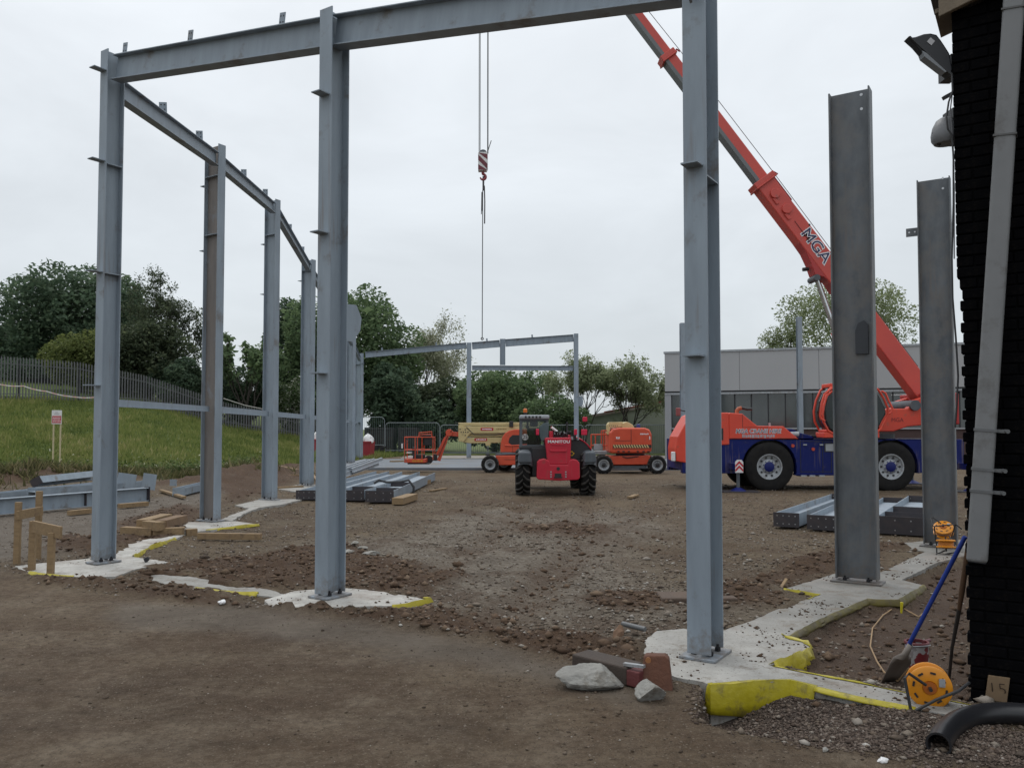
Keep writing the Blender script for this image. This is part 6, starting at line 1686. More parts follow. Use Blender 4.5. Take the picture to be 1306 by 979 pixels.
# ------------------------------------------------------------------ mobile crane, side on
def crane():
    y0 = Dep(625); u0 = 1060; k = y0 / FPX; x00 = (u0 - 653) * k
    root = thing('mobile_crane', 'blue and red mobile crane side on, its long red boom raised', 'crane', (x00, y0, -.02))
    X = lambda u: (u - u0) * k
    def Z(v, yy=0.0): return W(653, v, y0 + yy).z + .02
    c3x = lambda x: X(910 + x / 8.157); c3z = lambda y: Z(510 + y / 8.157)
    c4x = lambda x: X(1030 + x / 5.757); c4z = lambda y: Z(470 + y / 5.757)
    # chassis with wheel arches
    zb, zt = Z(603.5), Z(560)
    w1, w2 = X(981), X(1136); zw = .715; ra = .80
    def arc(xc): return [(xc + ra * math.cos(PI - PI * i / 14), zw + .02 + ra * .985 * math.sin(PI * i / 14)) for i in range(15)]
    poly = [(X(870), zb), (w1 - ra, zb)] + arc(w1) + [(w1 + ra, zb + .02), (X(1014), zb - .06), (X(1100), zb - .06), (w2 - ra, zb)] + arc(w2) + [(w2 + ra, zb), (X(1229), Z(594)), (X(1229), zt), (X(870), zt)]
    m = MB(); m.prism(poly, .02, .3); m.prism(poly, 2.2, 2.48); m.build('chassis_side', BLUE, root, bevel=.015)
    m = MB(); m.bx(X(870), X(1229), .31, 2.19, zb + .1, zt - .003); m.build('chassis', BLUE, root)
    m = MB(); m.bx(w1 - .7, w1 + .7, .301, .33, zb, zt - .05); m.bx(w2 - .7, w2 + .7, .301, .33, zb, zt - .05); m.bx(w1 - .12, w1 + .12, .3, 2.2, zw - .12, zw + .12); m.bx(w2 - .12, w2 + .12, .3, 2.2, zw - .12, zw + .12); m.build('axle', BLK, root)  # axles, plus black sheets that put the dark into the wheel arches
    for xc in (w1, w2):
        wheel(root, (xc, .21, zw), 'y', .735, .42, .36, -1, RIMM, HUBB, .15, holes=10, dish=.12)
        wheel(root, (xc, 2.29, zw), 'y', .735, .42, .36, 1, RIMM, HUBB, .15, dish=.12)
    # driving cab and engine cover
    cab = [(X(862), Z(588)), (X(861.5), Z(572)), (X(864), Z(557)), (X(872), Z(543)), (X(880), Z(530)), (X(890), Z(526)), (X(929.5), Z(526)), (X(930), Z(567)), (X(905), Z(568)), (X(880), Z(591))]
    m = MB(); m.prism(cab, -.01, 1.25); cb = m.build('driving_cab', CRED, root, bevel=.03, seg=3)
    m = MB(); m.prism([(X(876), Z(556)), (X(884), Z(534)), (X(893), Z(531)), (X(910), Z(531)), (X(910), Z(556))], -.022, -.011); m.build('cab_window', GLASS, cb)
    m = MB(); m.bx(X(919), X(922), -.02, -.009, Z(561), Z(546)); m.build('door_handle', BLK, cb)
    hood = [(c3x(160), c3z(405)), (c3x(160), c3z(140)), (c3x(172), c3z(132)), (c3x(300), c3z(142)), (c3x(455), c3z(268)), (c3x(725), c3z(272)), (c3x(885), c3z(405))]
    m = MB(); m.prism(hood, .0, 2.2); hd = m.build('engine_cover', CRED, root, bevel=.025, seg=3)
    text('MGA CRANE HIRE', .175, WLET, hd, front_at(c3x(462), -.004, c3z(325)), sx=.95, offset=.010, shear=.15)
    text('MGA CRANE HIRE', .175, NAVY, hd, front_at(c3x(462), -.008, c3z(325)), sx=.95, offset=-.001, shear=.15)
    small_marks(hd, c3x(465), -.003, c3z(374), .98, .10, GLET, 17, 15)
    m = MB()
    for x0_, x1_, z0_, z1_ in ((c3x(560), c3x(564), c3z(392), c3z(278)), (c3x(300), c3x(304), c3z(400), c3z(150)), (c3x(172), c3x(880), c3z(399), c3z(396)), (c3x(310), c3x(560), c3z(284), c3z(281))): m.bx(x0_, x1_, -.0035, -.001, z0_, z1_)
    m.build('panel_gap', BLK, hd, kind='stuff')
    m = MB()
    for x0_, x1_ in ((c3x(900), c3x(905)), (c3x(1130), c3x(1135)), (c4x(170), c4x(174))): m.bx(x0_, x1_, .012, .0195, zb + .02, zt - .06)
    for z_ in (zt - .06, zb + .05): m.bx(c3x(900), c4x(174), .012, .0195, z_ - .008, z_ + .008)
    m.build('panel_gap', BLK, root, kind='stuff')
    m = MB()
    for x_ in (c3x(930), c3x(1100)): m.bx(x_, x_ + .10, -.02, .019, zt - .18, zt - .14)
    for x_ in (c3x(900), c3x(990), c3x(1090)): m.bx(x_, x_ + .16, -.03, .4, zb - .09, zb - .05)
    m.build('locker_handle', LGREY, root, kind='stuff')
    m = MB()
    for yy in (.4, .9, 1.5): m.tube([(c3x(1080), yy, zt), (c4x(60), yy + .1, zt + .10), (c4x(190), yy, zt + .05), (c4x(560), yy + .1, zt + .12)], .03, 6)
    m.build('deck_hose', BLK, root, smooth=True, kind='stuff')
    m = MB(); m.tube([(c3x(290), .5, c3z(150)), (c3x(292), .5, c3z(105)), (c3x(310), .5, c3z(85)), (c3x(340), .5, c3z(78))], .06, 10); m.build('exhaust', mat('rusty exhaust', (.4, .1, .04), .6), root, smooth=True)
    m = MB(); m.tube([(c3x(338), .5, c3z(76)), (c3x(400), .5, c3z(90)), (c3x(450), .5, c3z(88))], .045, 8); m.build('exhaust_tip', BLK, root, smooth=True)
    m = MB(); m.cyl((c3x(628), .4, c3z(270)), (c3x(625), .4, c3z(235)), .035, 8); m.build('filler', LGREY, root)
    m = MB(); m.prism([(c3x(885), c3z(404)), (c3x(770), c3z(296)), (c3x(850), c3z(300)), (c3x(920), c3z(338)), (c3x(1050), c3z(372)), (c3x(1075), c3z(404))], .25, 2.1); m.build('deck_cover', BLUE, root, bevel=.02)
    m = MB(); m.cyl((c3x(820), .2, c3z(358)), (c3x(905), .2, c3z(356)), .08, 12); m.build('deck_tank', LGREY, root, smooth=True)
    m = MB()
    for x, y in ((822, 475), (1033, 510)): m.cyl((c3x(x), -.005, c3z(y)), (c3x(x), .03, c3z(y)), .05, 14)
    m.build('side_marker', mat('side marker lens', (.5, .06, .03), .3), root)
    m = MB(); m.bx(c4x(130), c4x(187), .005, .03, c4z(605), c4z(552)); m.build('data_plate', LGREY, root, bevel=.005)
    m = MB(); m.bx(c4x(120), c4x(190), .012, .0295, c4z(612), c4z(545)); m.build('plate_recess', BLK, root)
    # outriggers: beam, jack leg, foot and chevron board
    for u, yy, brd in ((934, -.55, True), (926, 2.9, False), (1224, -.55, True), (1222, 2.9, False)):
        zf = .0
        m = MB(); m.bx(X(u) - .12, X(u) + .12, min(yy, .35) if yy < 0 else 2.1, .35 if yy < 0 else yy, Z(598), Z(590)); og = m.build('outrigger', BLUE, root, bevel=.01)
        m = MB(); m.cyl((X(u), yy, .12), (X(u), yy, Z(590)), .05, 12); m.build('jack_leg', GREYP, og)
        m = MB(); m.lathe([(0, .16), (.08, .14), (.22, .06), (.24, .03), (0, .03)], (X(u), yy, .0), (0, 0, 1), 20); m.build('jack_foot', HUBB, og)
        m = MB(); m.bx(X(u) - .5, X(u) + .55, yy - .35, yy + .35, .0, .045); m.build('spreader_plate', ENDP, og)
        if brd:
            bxm, bz0, bz1 = X(u), Z(601), Z(585)
            m = MB(); m.prism([(bxm - .115, bz0), (bxm + .115, bz0), (bxm + .115, bz1 - .06), (bxm + .06, bz1), (bxm - .06, bz1), (bxm - .115, bz1 - .06)], yy - .14, yy - .125); bd = m.build('chevron_board', WHITE, og)
            m = MB()
            hh = bz1 - bz0
            for z_ in (.06, .40):
                m.prism([(bxm - .112, bz0 + hh * z_), (bxm, bz0 + hh * (z_ + .32)), (bxm + .112, bz0 + hh * z_), (bxm + .112, bz0 + hh * (z_ + .2)), (bxm, bz0 + hh * (z_ + .52)), (bxm - .112, bz0 + hh * (z_ + .2))], yy - .145, yy - .141)
            m.build('chevron', REDS, bd)
    # front mirror on its arm
    m = MB(); m.box((X(865), .0, Z(525)), (.14, .05, .24)); mi = m.build('mirror', mat('dull red mirror', (.30, .07, .07), .5), root, bevel=.03, seg=3)
    m = MB(); m.tube([(X(868), 0, Z(523)), (X(878), .05, Z(525)), (X(888), .2, Z(530))], .018, 6); m.build('mirror_arm', BLK, mi)
    m = MB(); m.box((X(859), .1, Z(582)), (.1, .2, .28)); m.build('front_lamp', WHITE, root, bevel=.02)
    # turntable and superstructure
    m = MB(); m.cyl((X(1128), 1.25, zt - .01), (X(1128), 1.25, zt + .16), .8, 32); m.build('turntable', BLK, root)
    sup = [(c4x(505), c4z(440)), (c4x(535), c4z(395)), (c4x(640), c4z(290)), (c4x(800), c4z(289)), (c4x(850), c4z(225)), (c4x(960), c4z(190)), (c4x(1105), c4z(190)), (c4x(1105), c4z(395)), (c4x(800), c4z(425)), (c4x(690), c4z(462)), (c4x(560), c4z(462))]
    m = MB(); m.prism(sup, .55, .78); m.prism(sup, 1.65, 1.88); m.build('turret_side', CRED, root, bevel=.03, seg=2)
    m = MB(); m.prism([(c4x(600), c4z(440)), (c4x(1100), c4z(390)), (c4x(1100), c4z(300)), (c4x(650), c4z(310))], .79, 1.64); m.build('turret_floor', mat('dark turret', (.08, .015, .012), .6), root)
    m = MB(); m.cyl((c4x(850), .46, c4z(265)), (c4x(850), 1.96, c4z(265)), .16, 20); m.build('boom_pin', GREYP, root)
    text('MGA', .17, mat('dull print', (.25, .03, .03)), root, front_at(c4x(722), .545, c4z(375)))
    m = MB(); m.bx(X(1192), X(1232), .35, 2.2, Z(541), Z(500)); m.build('counterweight', mat('deep red ballast', (.38, .02, .02), .5, 0, (.3, .016, .016), 3), root, bevel=.04, seg=3)
    # operator cab
    outl = [(1063, 491), (1055, 497), (1049, 510), (1046, 524), (1047, 537), (1053, 549), (1063, 555), (1090, 557), (1110, 556), (1120, 546), (1124, 538), (1130, 528), (1129, 520), (1124, 508), (1118, 498), (1108, 490)]
    P = [(X(u), Z(v)) for u, v in outl]
    cxm = sum(p[0] for p in P) / len(P); czm = sum(p[1] for p in P) / len(P)
    inn_ = [(cxm + (x - cxm) * .93, czm + (z - czm) * .93) for x, z in P]
    m = MB(); m.prism(inn_, -.16, .5); cg = m.build('operator_cab', GLASS, root, bevel=.04, seg=3)
    m = MB()
    for yy in (-.17, .51): m.tube([(x, yy, z) for x, z in P] + [(P[0][0], yy, P[0][1])], .036, 8)
    for i in (0, 5, 9, 15): m.tube([(P[i][0], -.17, P[i][1]), (P[i][0], .51, P[i][1])], .04, 8)
    m.build('cab_frame', CRED, cg, smooth=True)
    m = MB(); m.bx(X(1048), X(1118), -.18, .52, Z(558), Z(551)); m.bx(X(1056), X(1116), -.16, .5, Z(494), Z(489)); m.build('cab_sill', CRED, cg, bevel=.02)
    for pts in ([(1061, 493), (1052, 499), (1047, 503), (1043, 515), (1041, 530), (1042, 534), (1047, 537)], [(1119, 499), (1124, 502), (1128, 512), (1132.5, 521), (1131, 525), (1128, 528)], [(1057, 499), (1050, 505), (1046, 518), (1044, 530)]):
        m = MB(); m.tube([(X(u), -.3, Z(v)) for u, v in pts], .03, 6); m.build('grab_rail', CRED, cg, smooth=True)
    m = MB(); m.bx(X(1075), X(1092), .0, .4, Z(545), Z(515)); m.build('operator_seat', BLK, cg)
    # boom: three telescoped boxes in the plane of the crane
    yb = y0 + 1.22
    foot, tip = W(1182, 510, yb), W(614.5, -236, yb)
    off = Vector((x00, y0, -.02))
    foot -= off; tip -= off
    a = (tip - foot); Lb = a.length; a.normalize(); n = Vector((a.z, 0, -a.x)).normalized()   # n: upper side of the boom
    if n.x < 0: n = -n
    def at(u, v):      # distance along the boom of the sighted point
        q = W(u, v, yb) - off; return (q - foot).dot(a)
    kb = yb / FPX
    def sec(s0, s1, h, w, name, mt, shift=0.0, par=root):
        m = MB(); c0, c1 = foot + a * s0 + n * shift, foot + a * s1 + n * shift
        mid_ = (c0 + c1) / 2; L_ = (c1 - c0).length
        m3 = Matrix((a, Vector((0, 1, 0)), n)).transposed()
        m.box(mid_, (L_, w, h), m3)
        return m.build(name, mt, par, bevel=.03, seg=2)
    s1 = at(972, 232); s2 = at(852, 72)
    base = sec(-.5, s1, .60, .56, 'boom', BOOMR)
    # deepened belly towards the lift cylinder bracket
    sk = at(1036, 340)
    m3 = Matrix((a, Vector((0, 1, 0)), n)).transposed()
    m = MB(); m.prism([(-.45, -.06), (.45, -.06), (.75, .0), (-.8, .0)], -.24, .24)
    # section 2, 3
    sec2 = sec(s1 - .3, s2, .40, .40, 'boom_section', mat('grey lined red boom', (.56, .075, .055), .45, 0, (.48, .06, .05), 1.5), .03, base)
    sec3 = sec(s2 - .3, Lb - .5, .34, .34, 'boom_section', mat('grey lined red boom', (.56, .075, .055)), .03, base)
    for (sa, sb, h, w, sh) in ((s1 + .02, s2 - .02, .40, .40, .03), (s2 + .02, Lb - .6, .34, .34, .03)):       # grey strip along the underside of each
        m = MB(); c0, c1 = foot + a * sa + n * (sh - h / 2 + .045), foot + a * sb + n * (sh - h / 2 + .045)
        m.box((c0 + c1) / 2, ((c1 - c0).length, w + .012, .11), m3); m.build('underside_strip', mat('grey boom steel', (.15, .165, .175), .5, 0, (.11, .12, .13), 1.5), base)
    for s_, h, w, nm_ in ((s1, .74, .70, 'boom_collar'), (s2, .52, .52, 'boom_collar')):
        m = MB(); m.box(foot + a * s_ + n * .01, (.16, w, h), m3); m.box(foot + a * (s_ - .10) + n * .01, (.05, w + .04, h + .03), m3); m.build(nm_, BOOMR, base, bevel=.015)
        m = MB(); m.tube([foot + a * (s_ - .05) + n * (h / 2), foot + a * (s_ + .02) + n * (h / 2 + .16), foot + a * (s_ - .1) + n * (h / 2 + .2)], .03, 6); m.build('rope_guide', mat('dark red guide', (.25, .02, .03), .5), base)
    m = MB(); m.tube([foot + a * (s1 - .05) + n * .42, foot + a * (s1 - 1.0) + n * .42, foot + a * (s1 - 1.05) + n * .31], .028, 6); m.build('hose_guard', mat('dark red guide', (.25, .02, .03)), base)
    m = MB()
    for q in (.55, 1.15):
        m.cyl(foot + a * (s1 - q) + n * .0 + Vector((0, -.36, 0)), foot + a * (s1 - q) + Vector((0, -.28, 0)), .15, 18); m.box(foot + a * (s1 - q - .2) - n * .12 + Vector((0, -.30, 0)), (.22, .05, .09), m3)
    m.build('pad_boss', BOOMR, base, bevel=.01)
    m = MB(); m.tube([foot + a * (s1 - 1.6) - n * .02 + Vector((0, -.284, 0)), foot + a * (s1 - 3.0) - n * .05 + Vector((0, -.284, 0))], .012, 6); m.build('weld_seam', mat('dark seam', (.2, .03, .03)), base)
    m = MB(); c0 = foot + a * (at(1058, 318)) ; m.cyl(c0 + n * .28 + a * 1.0 + Vector((0, -.29, 0)), c0 + n * .28 + a * 1.0 + Vector((0, -.27, 0)), .03, 10); m.build('lube_point', BLK, base)
    # belly fairing and bracket of the lift ram
    def Bp(u, v): 
        q = W(u, v, yb) - off; return ((q - foot).dot(a), (q - foot).dot(n))
    bel = [Bp(1012, 306), Bp(1024, 323), Bp(1031, 338), Bp(1036, 352), Bp(1047, 355), Bp(1053, 360), Bp(1062, 374), Bp(1070, 365)]
    m = MB(); m.prism(bel, -.27, .27); m.v = [tuple(foot + a * p[0] + Vector((0, p[1], 0)) + n * p[2]) for p in m.v]; m.build('ram_bracket', mat('deep red bracket', (.42, .035, .035), .45, 0, (.36, .03, .03), 2), base, bevel=.01)
    r0, r1 = W(1042, 356, yb) - off, W(1064, 420, yb) - off; d_ = (r1 - r0)
    m = MB(); m.cyl(r0, r0 + d_ * 1.05, .085, 14); m.build('lift_ram', CHROME, root, smooth=True)
    m = MB(); m.cyl(r0 + d_ * 1.05, r0 + d_ * 2.75, .14, 14); m.build('ram_barrel', CRED, root, smooth=True)
    m = MB(); m.cyl(r0 + Vector((-.1, -.3, 0)), r0 + Vector((-.1, .3, 0)), .10, 14); m.build('ram_pin', GREYP, root)
    m = MB(); p_ = W(1027, 343, yb) - off; m.tube([p_ + Vector((0.1, 0, 0)), p_ + Vector((-.08, 0, -.02))], .06, 10); m.build('work_lamp', BLK, base)
    # MGA on the boom side, reading down the boom
    for i, (chm, offx, mt_, yy) in enumerate((('MGA', .024, WLET, -.283), ('MGA', -.001, NAVY, -.287))):
        mc = foot + a * (at(1038, 315)) + n * .04
        mm = Matrix.Translation(mc + Vector((0, yy, 0))) @ Matrix((-a, n, (-a).cross(n))).transposed().to_4x4()
        text('MGA', .50, mt_, base, mm, offset=offx, sx=1.12)
    # boom head with sheaves, rope over the top
    m = MB()
    for yy in (-.22, .22): m.prism([(Lb - .9, -.2), (Lb - .9, .2), (Lb + .1, .25), (Lb + .2, -.05), (Lb + .05, -.3)], yy - .02, yy + .02)
    m.v = [tuple(foot + a * p[0] + Vector((0, p[1], 0)) + n * p[2]) for p in m.v]; m.build('boom_head', BOOMR, base)
    m = MB()
    for yy in (-.1, .1): m.lathe([(.05, -.03), (.22, -.03), (.19, 0), (.22, .03), (.05, .03), (.05, -.03)], tip + Vector((0, yy, 0)), (0, 1, 0), 24)
    m.build('sheave', GREYP, base)
    m = MB(); m.tube([foot + a * 1.0 + n * .42, foot + a * (s1) + n * .50, foot + a * s2 + n * .48, tip + n * .25], .011, 5); m.build('boom_rope', ROPE, base)
    hx = W(611, 196, yb) - off; hx2 = W(622.5, 196, yb) - off
    t1 = Vector((hx.x, hx.y, tip.z)); t2 = Vector((hx2.x, hx2.y, tip.z))
    m = MB(); m.cyl(t1, hx, .012, 5); m.cyl(t1 + Vector((.03, .06, 0)), hx + Vector((.03, .06, 0)), .012, 5); m.cyl(t2, hx2, .012, 5); m.cyl(t2 + Vector((-.02, .06, 0)), hx2 + Vector((-.02, .06, 0)), .012, 5); m.build('hoist_rope', ROPE, root)
    # hook block and sling hang from the crane
    pb = W(616, 207, yb)
    hb = thing('hook_block', 'red and white striped hook block hanging from two crane ropes', 'hook block', pb)
    w, h = .15, .29
    m = MB(); m.prism([(-w, -h), (w * .75, -h), (w, -h * .75), (w, h * .9), (w * .8, h), (-w * .85, h), (-w, h * .85)], -.12, .12); bd = m.build('cheek_plate', WHITE, hb, bevel=.012)
    m = MB()
    for z in (-.40, -.09, .22):
        m.prism([(-w + .003, z + .30), (-w + .003, z + .13), (w - .003, z - .17), (w - .003, z + .0)], -.1265, -.122)
    # keep the bands on the plate
    m.v = [(x, y, max(-h + .004, min(h - .02, z))) for x, y, z in m.v]
    m.build('red_band', mat('dark red band', (.16, .025, .04), .5), bd)
    m = MB(); m.lathe([(.03, -.025), (.13, -.025), (.11, 0), (.13, .025), (.03, .025), (.03, -.025)], (0, 0, h - .02), (0, 1, 0), 20); m.build('sheave', GREYP, hb)
    m = MB(); pts = [(0, 0, -h - .02), (0, 0, -h - .09)] + [(.085 * math.sin(t) + .0, 0, -h - .18 + .085 * math.cos(t)) for t in np.linspace(.1, 4.6, 14)]
    m.tube(pts, [.05, .045] + [.042] * 9 + [.038, .034, .03, .024, .018], 8); m.build('hook', mat('red hook', (.3, .05, .06), .45), hb, smooth=True)
    m = MB(); m.tube([(.13, 0, h - .05), (.17, 0, h + .12), (.26, 0, h + .40)], .014, 6); m.build('rope_tail', ROPE, hb)
    ps = W(616.5, 225, yb); pe = W(615, 431, yb)
    sl = thing('lifting_sling', 'long chain sling hanging below the striped hook block', 'sling', ps)
    m = MB(); m.tube([(0, 0, 0), (0, 0, -.45)], .03, 8); m.tube([(-.02, 0, -.45), (-.045, 0, -.9), (-.03, 0, -1.1)], .016, 6); m.tube([(.03, 0, -.3), (.045, 0, -.8), (.04, 0, -1.5)], .022, 6); m.tube([(-.05, 0, -.5), (-.06, 0, -1.2)], .014, 6); m.build('short_leg', mat('dark sling', (.05, .05, .055), .6), sl)
    m = MB(); m.tube([(-.02, 0, -.45), (pe.x - ps.x, 0, pe.z - ps.z)], .016, 6); m.build('long_leg', ROPE, sl)
    m = MB(); m.lathe([(.02, -.02), (.05, 0), (.02, .02)], (pe.x - ps.x, 0, pe.z - ps.z - .02), (0, 1, 0), 12); m.build('sling_hook', BLK, sl)
crane()

# ------------------------------------------------------------------ black brick wall at the right
BRICK = mat('near black brick', (.0026, .0026, .0034), .85, 0, (.0017, .0017, .0022), 9, bump=.25, bscale=90, dirt=(.011, .009, .007), dirt_amt=.12, dscale=4, spec=.05)  # near black tone on every brick alike
MORT = mat('dark mortar', (.003, .003, .0035), .95, spec=.05)
def brick_wall():
    c0 = G(1238, 889)
    d = ROW; nrm = Vector((d.y, -d.x, 0))
    if nrm.y > 0: nrm = -nrm
    root = thing('brick_wall', 'black brick wall at the right edge of the photo, toothed along its left edge', 'wall', (c0.x, c0.y, 0), math.atan2(d.y, d.x))
    # local: x along the wall, -y towards the viewer, z up
    zt = W(1206, 17, c0.y).z; ztooth = W(1222, 355, c0.y).z
    Lw = 2.6; th = .33
    m = MB(); m.bx(.006, Lw, .011, th, -.3, zt); m.bx(-.018, .006, .012, th - .003, ztooth, zt - .002); m.build('wall_core', MORT, root)
    bm_ = MB(); bm_.box((0, 0, 0), (.215, .10, .065)); proto = bm_.build('brick', BRICK, root, bevel=.005, seg=1)
    hm = MB(); hm.box((0, 0, 0), (.1025, .10, .065)); half = hm.build('brick', BRICK, root, bevel=.005, seg=1)
    used = {proto: False, half: False}
    pr = random.Random(4)
    def put(src, x, z):
        if not used[src]: o = src; used[src] = True
        else:
            o = src.copy(); COL.objects.link(o); o.parent = root
        o.location = (x, .05 + pr.uniform(-.0025, .0025), z)
        o.rotation_euler = (pr.uniform(-.01, .01), pr.uniform(-.006, .006), pr.uniform(-.008, .008))
    rest = MB(); row = 0; z = -.16
    while z < zt - .02:
        edge = -.030 if z > ztooth else (-.014 if row % 2 else .0)
        x = edge
        first = True
        while x < Lw - .12:
            isHalf = first and (row % 2 == 1)
            w = .1025 if isHalf else .215
            if x < .56: put(half if isHalf else proto, x + w / 2, z + .0325)
            else: rest.box((x + w / 2, .05 + pr.uniform(-.002, .002), z + .0325), (w, .10, .065))
            x += w + .010; first = False
        z += .075; row += 1
    r = rest.build('brick', BRICK, root); r['kind'] = 'stuff'
    # timber verge and boarded soffit of the roof above
    a = W(1203, 8, c0.y - .12); b = W(1330, -28, c0.y - .6)
    return root, c0, zt
WALL, WC0, WZT = brick_wall()
def verge():
    root = thing('roof_verge', 'weathered timber roof edge on top of the black brick wall', 'roof edge', (WC0.x, WC0.y, WZT), WALL.rotation_euler.z)
    m = MB(); m.prism([(-.10, -.04), (2.6, .75), (2.6, .97), (-.10, .18)], -.10, -.06); m.build('barge_board', mat('grey brown board', (.20, .16, .115), .85, 0, (.13, .105, .075), 7, bump=.2), root, bevel=.004, seg=1)
    m = MB(); m.prism([(-.128, .005), (2.6, .755), (2.6, .79), (-.128, .035)], -.058, .36); m.build('soffit_board', mat('grey brown board', (.2, .16, .115)), root)
    m = MB(); m.prism([(-.17, .205), (2.6, .975), (2.6, 1.0), (-.17, .23)], -.14, .4); m.build('roof_sheet', BLK, root)
    m = MB(); m.prism([(.0, .0), (2.6, .0), (2.6, .75)], .02, .32); m.build('gable_infill', MORT, root)
verge()
ldir = WALL.rotation_euler.z
def on_wall(u, v, out=.0):
    """point where the sight line meets a plane parallel to the wall face, 'out' metres in front of it"""
    nrm = Vector((ROW.y, -ROW.x, 0)); nrm = nrm if nrm.y < 0 else -nrm
    dx, up = (u - 653.0) / FPX, (PV - v) / FPX
    ray = Vector((dx, CP - SP * up, SP + CP * up)); o = Vector((0, 0, EYE)); p0 = Vector((WC0.x, WC0.y, 0)) + nrm * out
    return o + ray * ((p0 - o).dot(nrm) / ray.dot(nrm))
def downpipe():
    a, b = on_wall(1246, 716, .10), on_wall(1296, -40, .10)
    root = thing('downpipe', 'long pale grey pipe slanting up the black brick wall', 'pipe', a)
    PIPE = mat('pale grey pipe', (.19, .195, .20), .55, 0, (.145, .15, .155), 2.5, dirt=(.09, .085, .08), dirt_amt=.3, dscale=3)
    d = (b - a); L_ = d.length; d.normalize()
    side = Vector((ROW.x, ROW.y, 0)); n = side.cross(d).normalized(); side = d.cross(n)
    m3 = Matrix((side, n, d)).transposed()
    w = .124
    m = MB(); m.box(d * (L_ / 2), (w, .085, L_), m3); m.build('pipe', PIPE, root, bevel=.02, seg=3)
    t0 = (on_wall(1290, 173, .1) - a).dot(d)
    for t in (t0, L_ * .93):
        m = MB(); m.box(d * t, (w + .012, .097, .012), m3); m.build('joint', mat('pipe joint', (.1, .1, .1)), root)
    for v in (548, 598, 626):
        t = (on_wall(1252, v, .1) - a).dot(d)
        m = MB(); m.box(d * t, (w + .010, .095, .018), m3); m.box(d * t + side * (w / 2 + .03) - n * 0, (.06, .03, .022), m3); m.cyl(d * t + side * (w / 2 + .05) - Vector((0, .03, 0)), d * t + side * (w / 2 + .05) + Vector((0, .03, 0)), .014, 10); m.box(d * t - n * .06, (.03, .1, .016), m3); m.build('bracket', mat('pipe bracket', (.13, .135, .14), .6), root)
    m = MB(); m.box(d * .004, (w - .02, .066, .012), m3); m.build('pipe_mouth', BLK, root)
downpipe()
def floodlight():
    y = WC0.y + .05
    p = W(1213, 72, y)
    root = thing('floodlight', 'black floodlight tilted out from the top of the brick wall', 'floodlight', p)
    def q(u, v): w_ = W(u, v, y) - p; return (w_.x, w_.z)
    f = lambda x, y_: (1010 + x / 3.767, y_ / 3.767)
    out = [q(*f(x, y_)) for x, y_ in ((556, 186), (590, 182), (630, 168), (660, 165), (690, 172), (712, 200), (735, 235), (752, 262), (768, 340), (757, 368), (735, 352), (630, 272))]
    m = MB(); m.prism(out, -.02, .045); h = m.build('housing', mat('black cast housing', (.012, .013, .018), .45, 0, (.008, .009, .012), 8), root, bevel=.012, seg=2)
    gl = [q(*f(x, y_)) for x, y_ in ((618, 252), (650, 270), (700, 308), (740, 345), (728, 356), (628, 280))]
    m = MB(); m.prism(gl, -.026, .04); m.build('lens', mat('pale lens', (.2, .215, .235), .3), root)
    rim = [q(*f(x, y_)) for x, y_ in ((553, 184), (560, 182), (762, 362), (757, 371))]
    m = MB(); m.prism(rim, -.028, .048); m.build('lens_rim', BLK, root)
    x0, z0 = q(*f(660, 207))
    m = MB(); m.box((x0, -.0225, z0), (.04, .003, .04), Matrix.Rotation(R(40), 3, 'Y')); m.build('rating_label', mat('grey label', (.5, .5, .52), .5), root)
    m = MB(); xa, za = q(*f(735, 245)); xb, zb = q(*f(795, 300)); m.tube([(xa, .1, za), (xa + .06, .1, za + .03), (xb, .1, za - .02), (xb, .1, zb)], .016, 8); m.tube([(xa + .03, .14, za), (xb + .01, .14, zb - .01)], .02, 8); m.bx(xb - .02, xb + .06, .04, .22, zb - .06, zb + .08); m.build('bracket', BLK, root, smooth=True)
    # alarm sounder below
    pa = W(1219, 162, y)
    s = thing('alarm_bell', 'grey bell shaped sounder on the wall edge under the floodlight', 'alarm', pa)
    m = MB()
    prof = [(.0, .10), (.035, .098), (.06, .08), (.085, .03), (.095, -.02), (.092, -.06), (.075, -.085), (.0, -.088)]
    m.lathe(prof, (-.02, .1, 0), (0, 0, 1), 24); m.build('shell', mat('grey sounder', (.16, .165, .175), .5, 0, (.12, .125, .135), 6), s, smooth=True)
    m = MB(); m.tube([(-.085, .1, .05), (-.107, .1, -.01), (-.10, .1, -.065), (-.06, .1, -.095)], .008, 6); m.bx(.0, .09, .03, .17, -.08, .15); m.build('mount', BLK, s)
    cb = MB()
    P = [W(u, v, y - .06) for u, v in ((1214, 95), (1215, 116), (1210, 130), (1207, 150), (1209, 165), (1214, 172), (1216, 200), (1216, 260), (1214, 330), (1215, 380), (1219, 430), (1222, 480), (1220, 520), (1218, 545))]
    cb.tube(P, .0062, 6); tag(cb.build('cable', BLK, smooth=True), 'thin black cable hanging down beside the toothed brick edge', 'cable')
    c2 = MB(); P = [W(u, v, y - .05) for u, v in ((1215, 100), (1214, 125), (1212, 140), (1214, 165), (1217, 240), (1217, 330))]; c2.tube(P, .004, 6); tag(c2.build('cable', mat('grey cable', (.12, .12, .13), .6), smooth=True), 'thinner grey cable running from the floodlight past the sounder', 'cable')
    m = MB(); pp = W(1214, 122, y); m.bar(pp + Vector((-.06, 0, -.02)), pp + Vector((.05, 0, .04)), .03, .025); tag(m.build('cable_clip', BLK), 'black clip holding the cable between floodlight and sounder', 'clip')
floodlight()

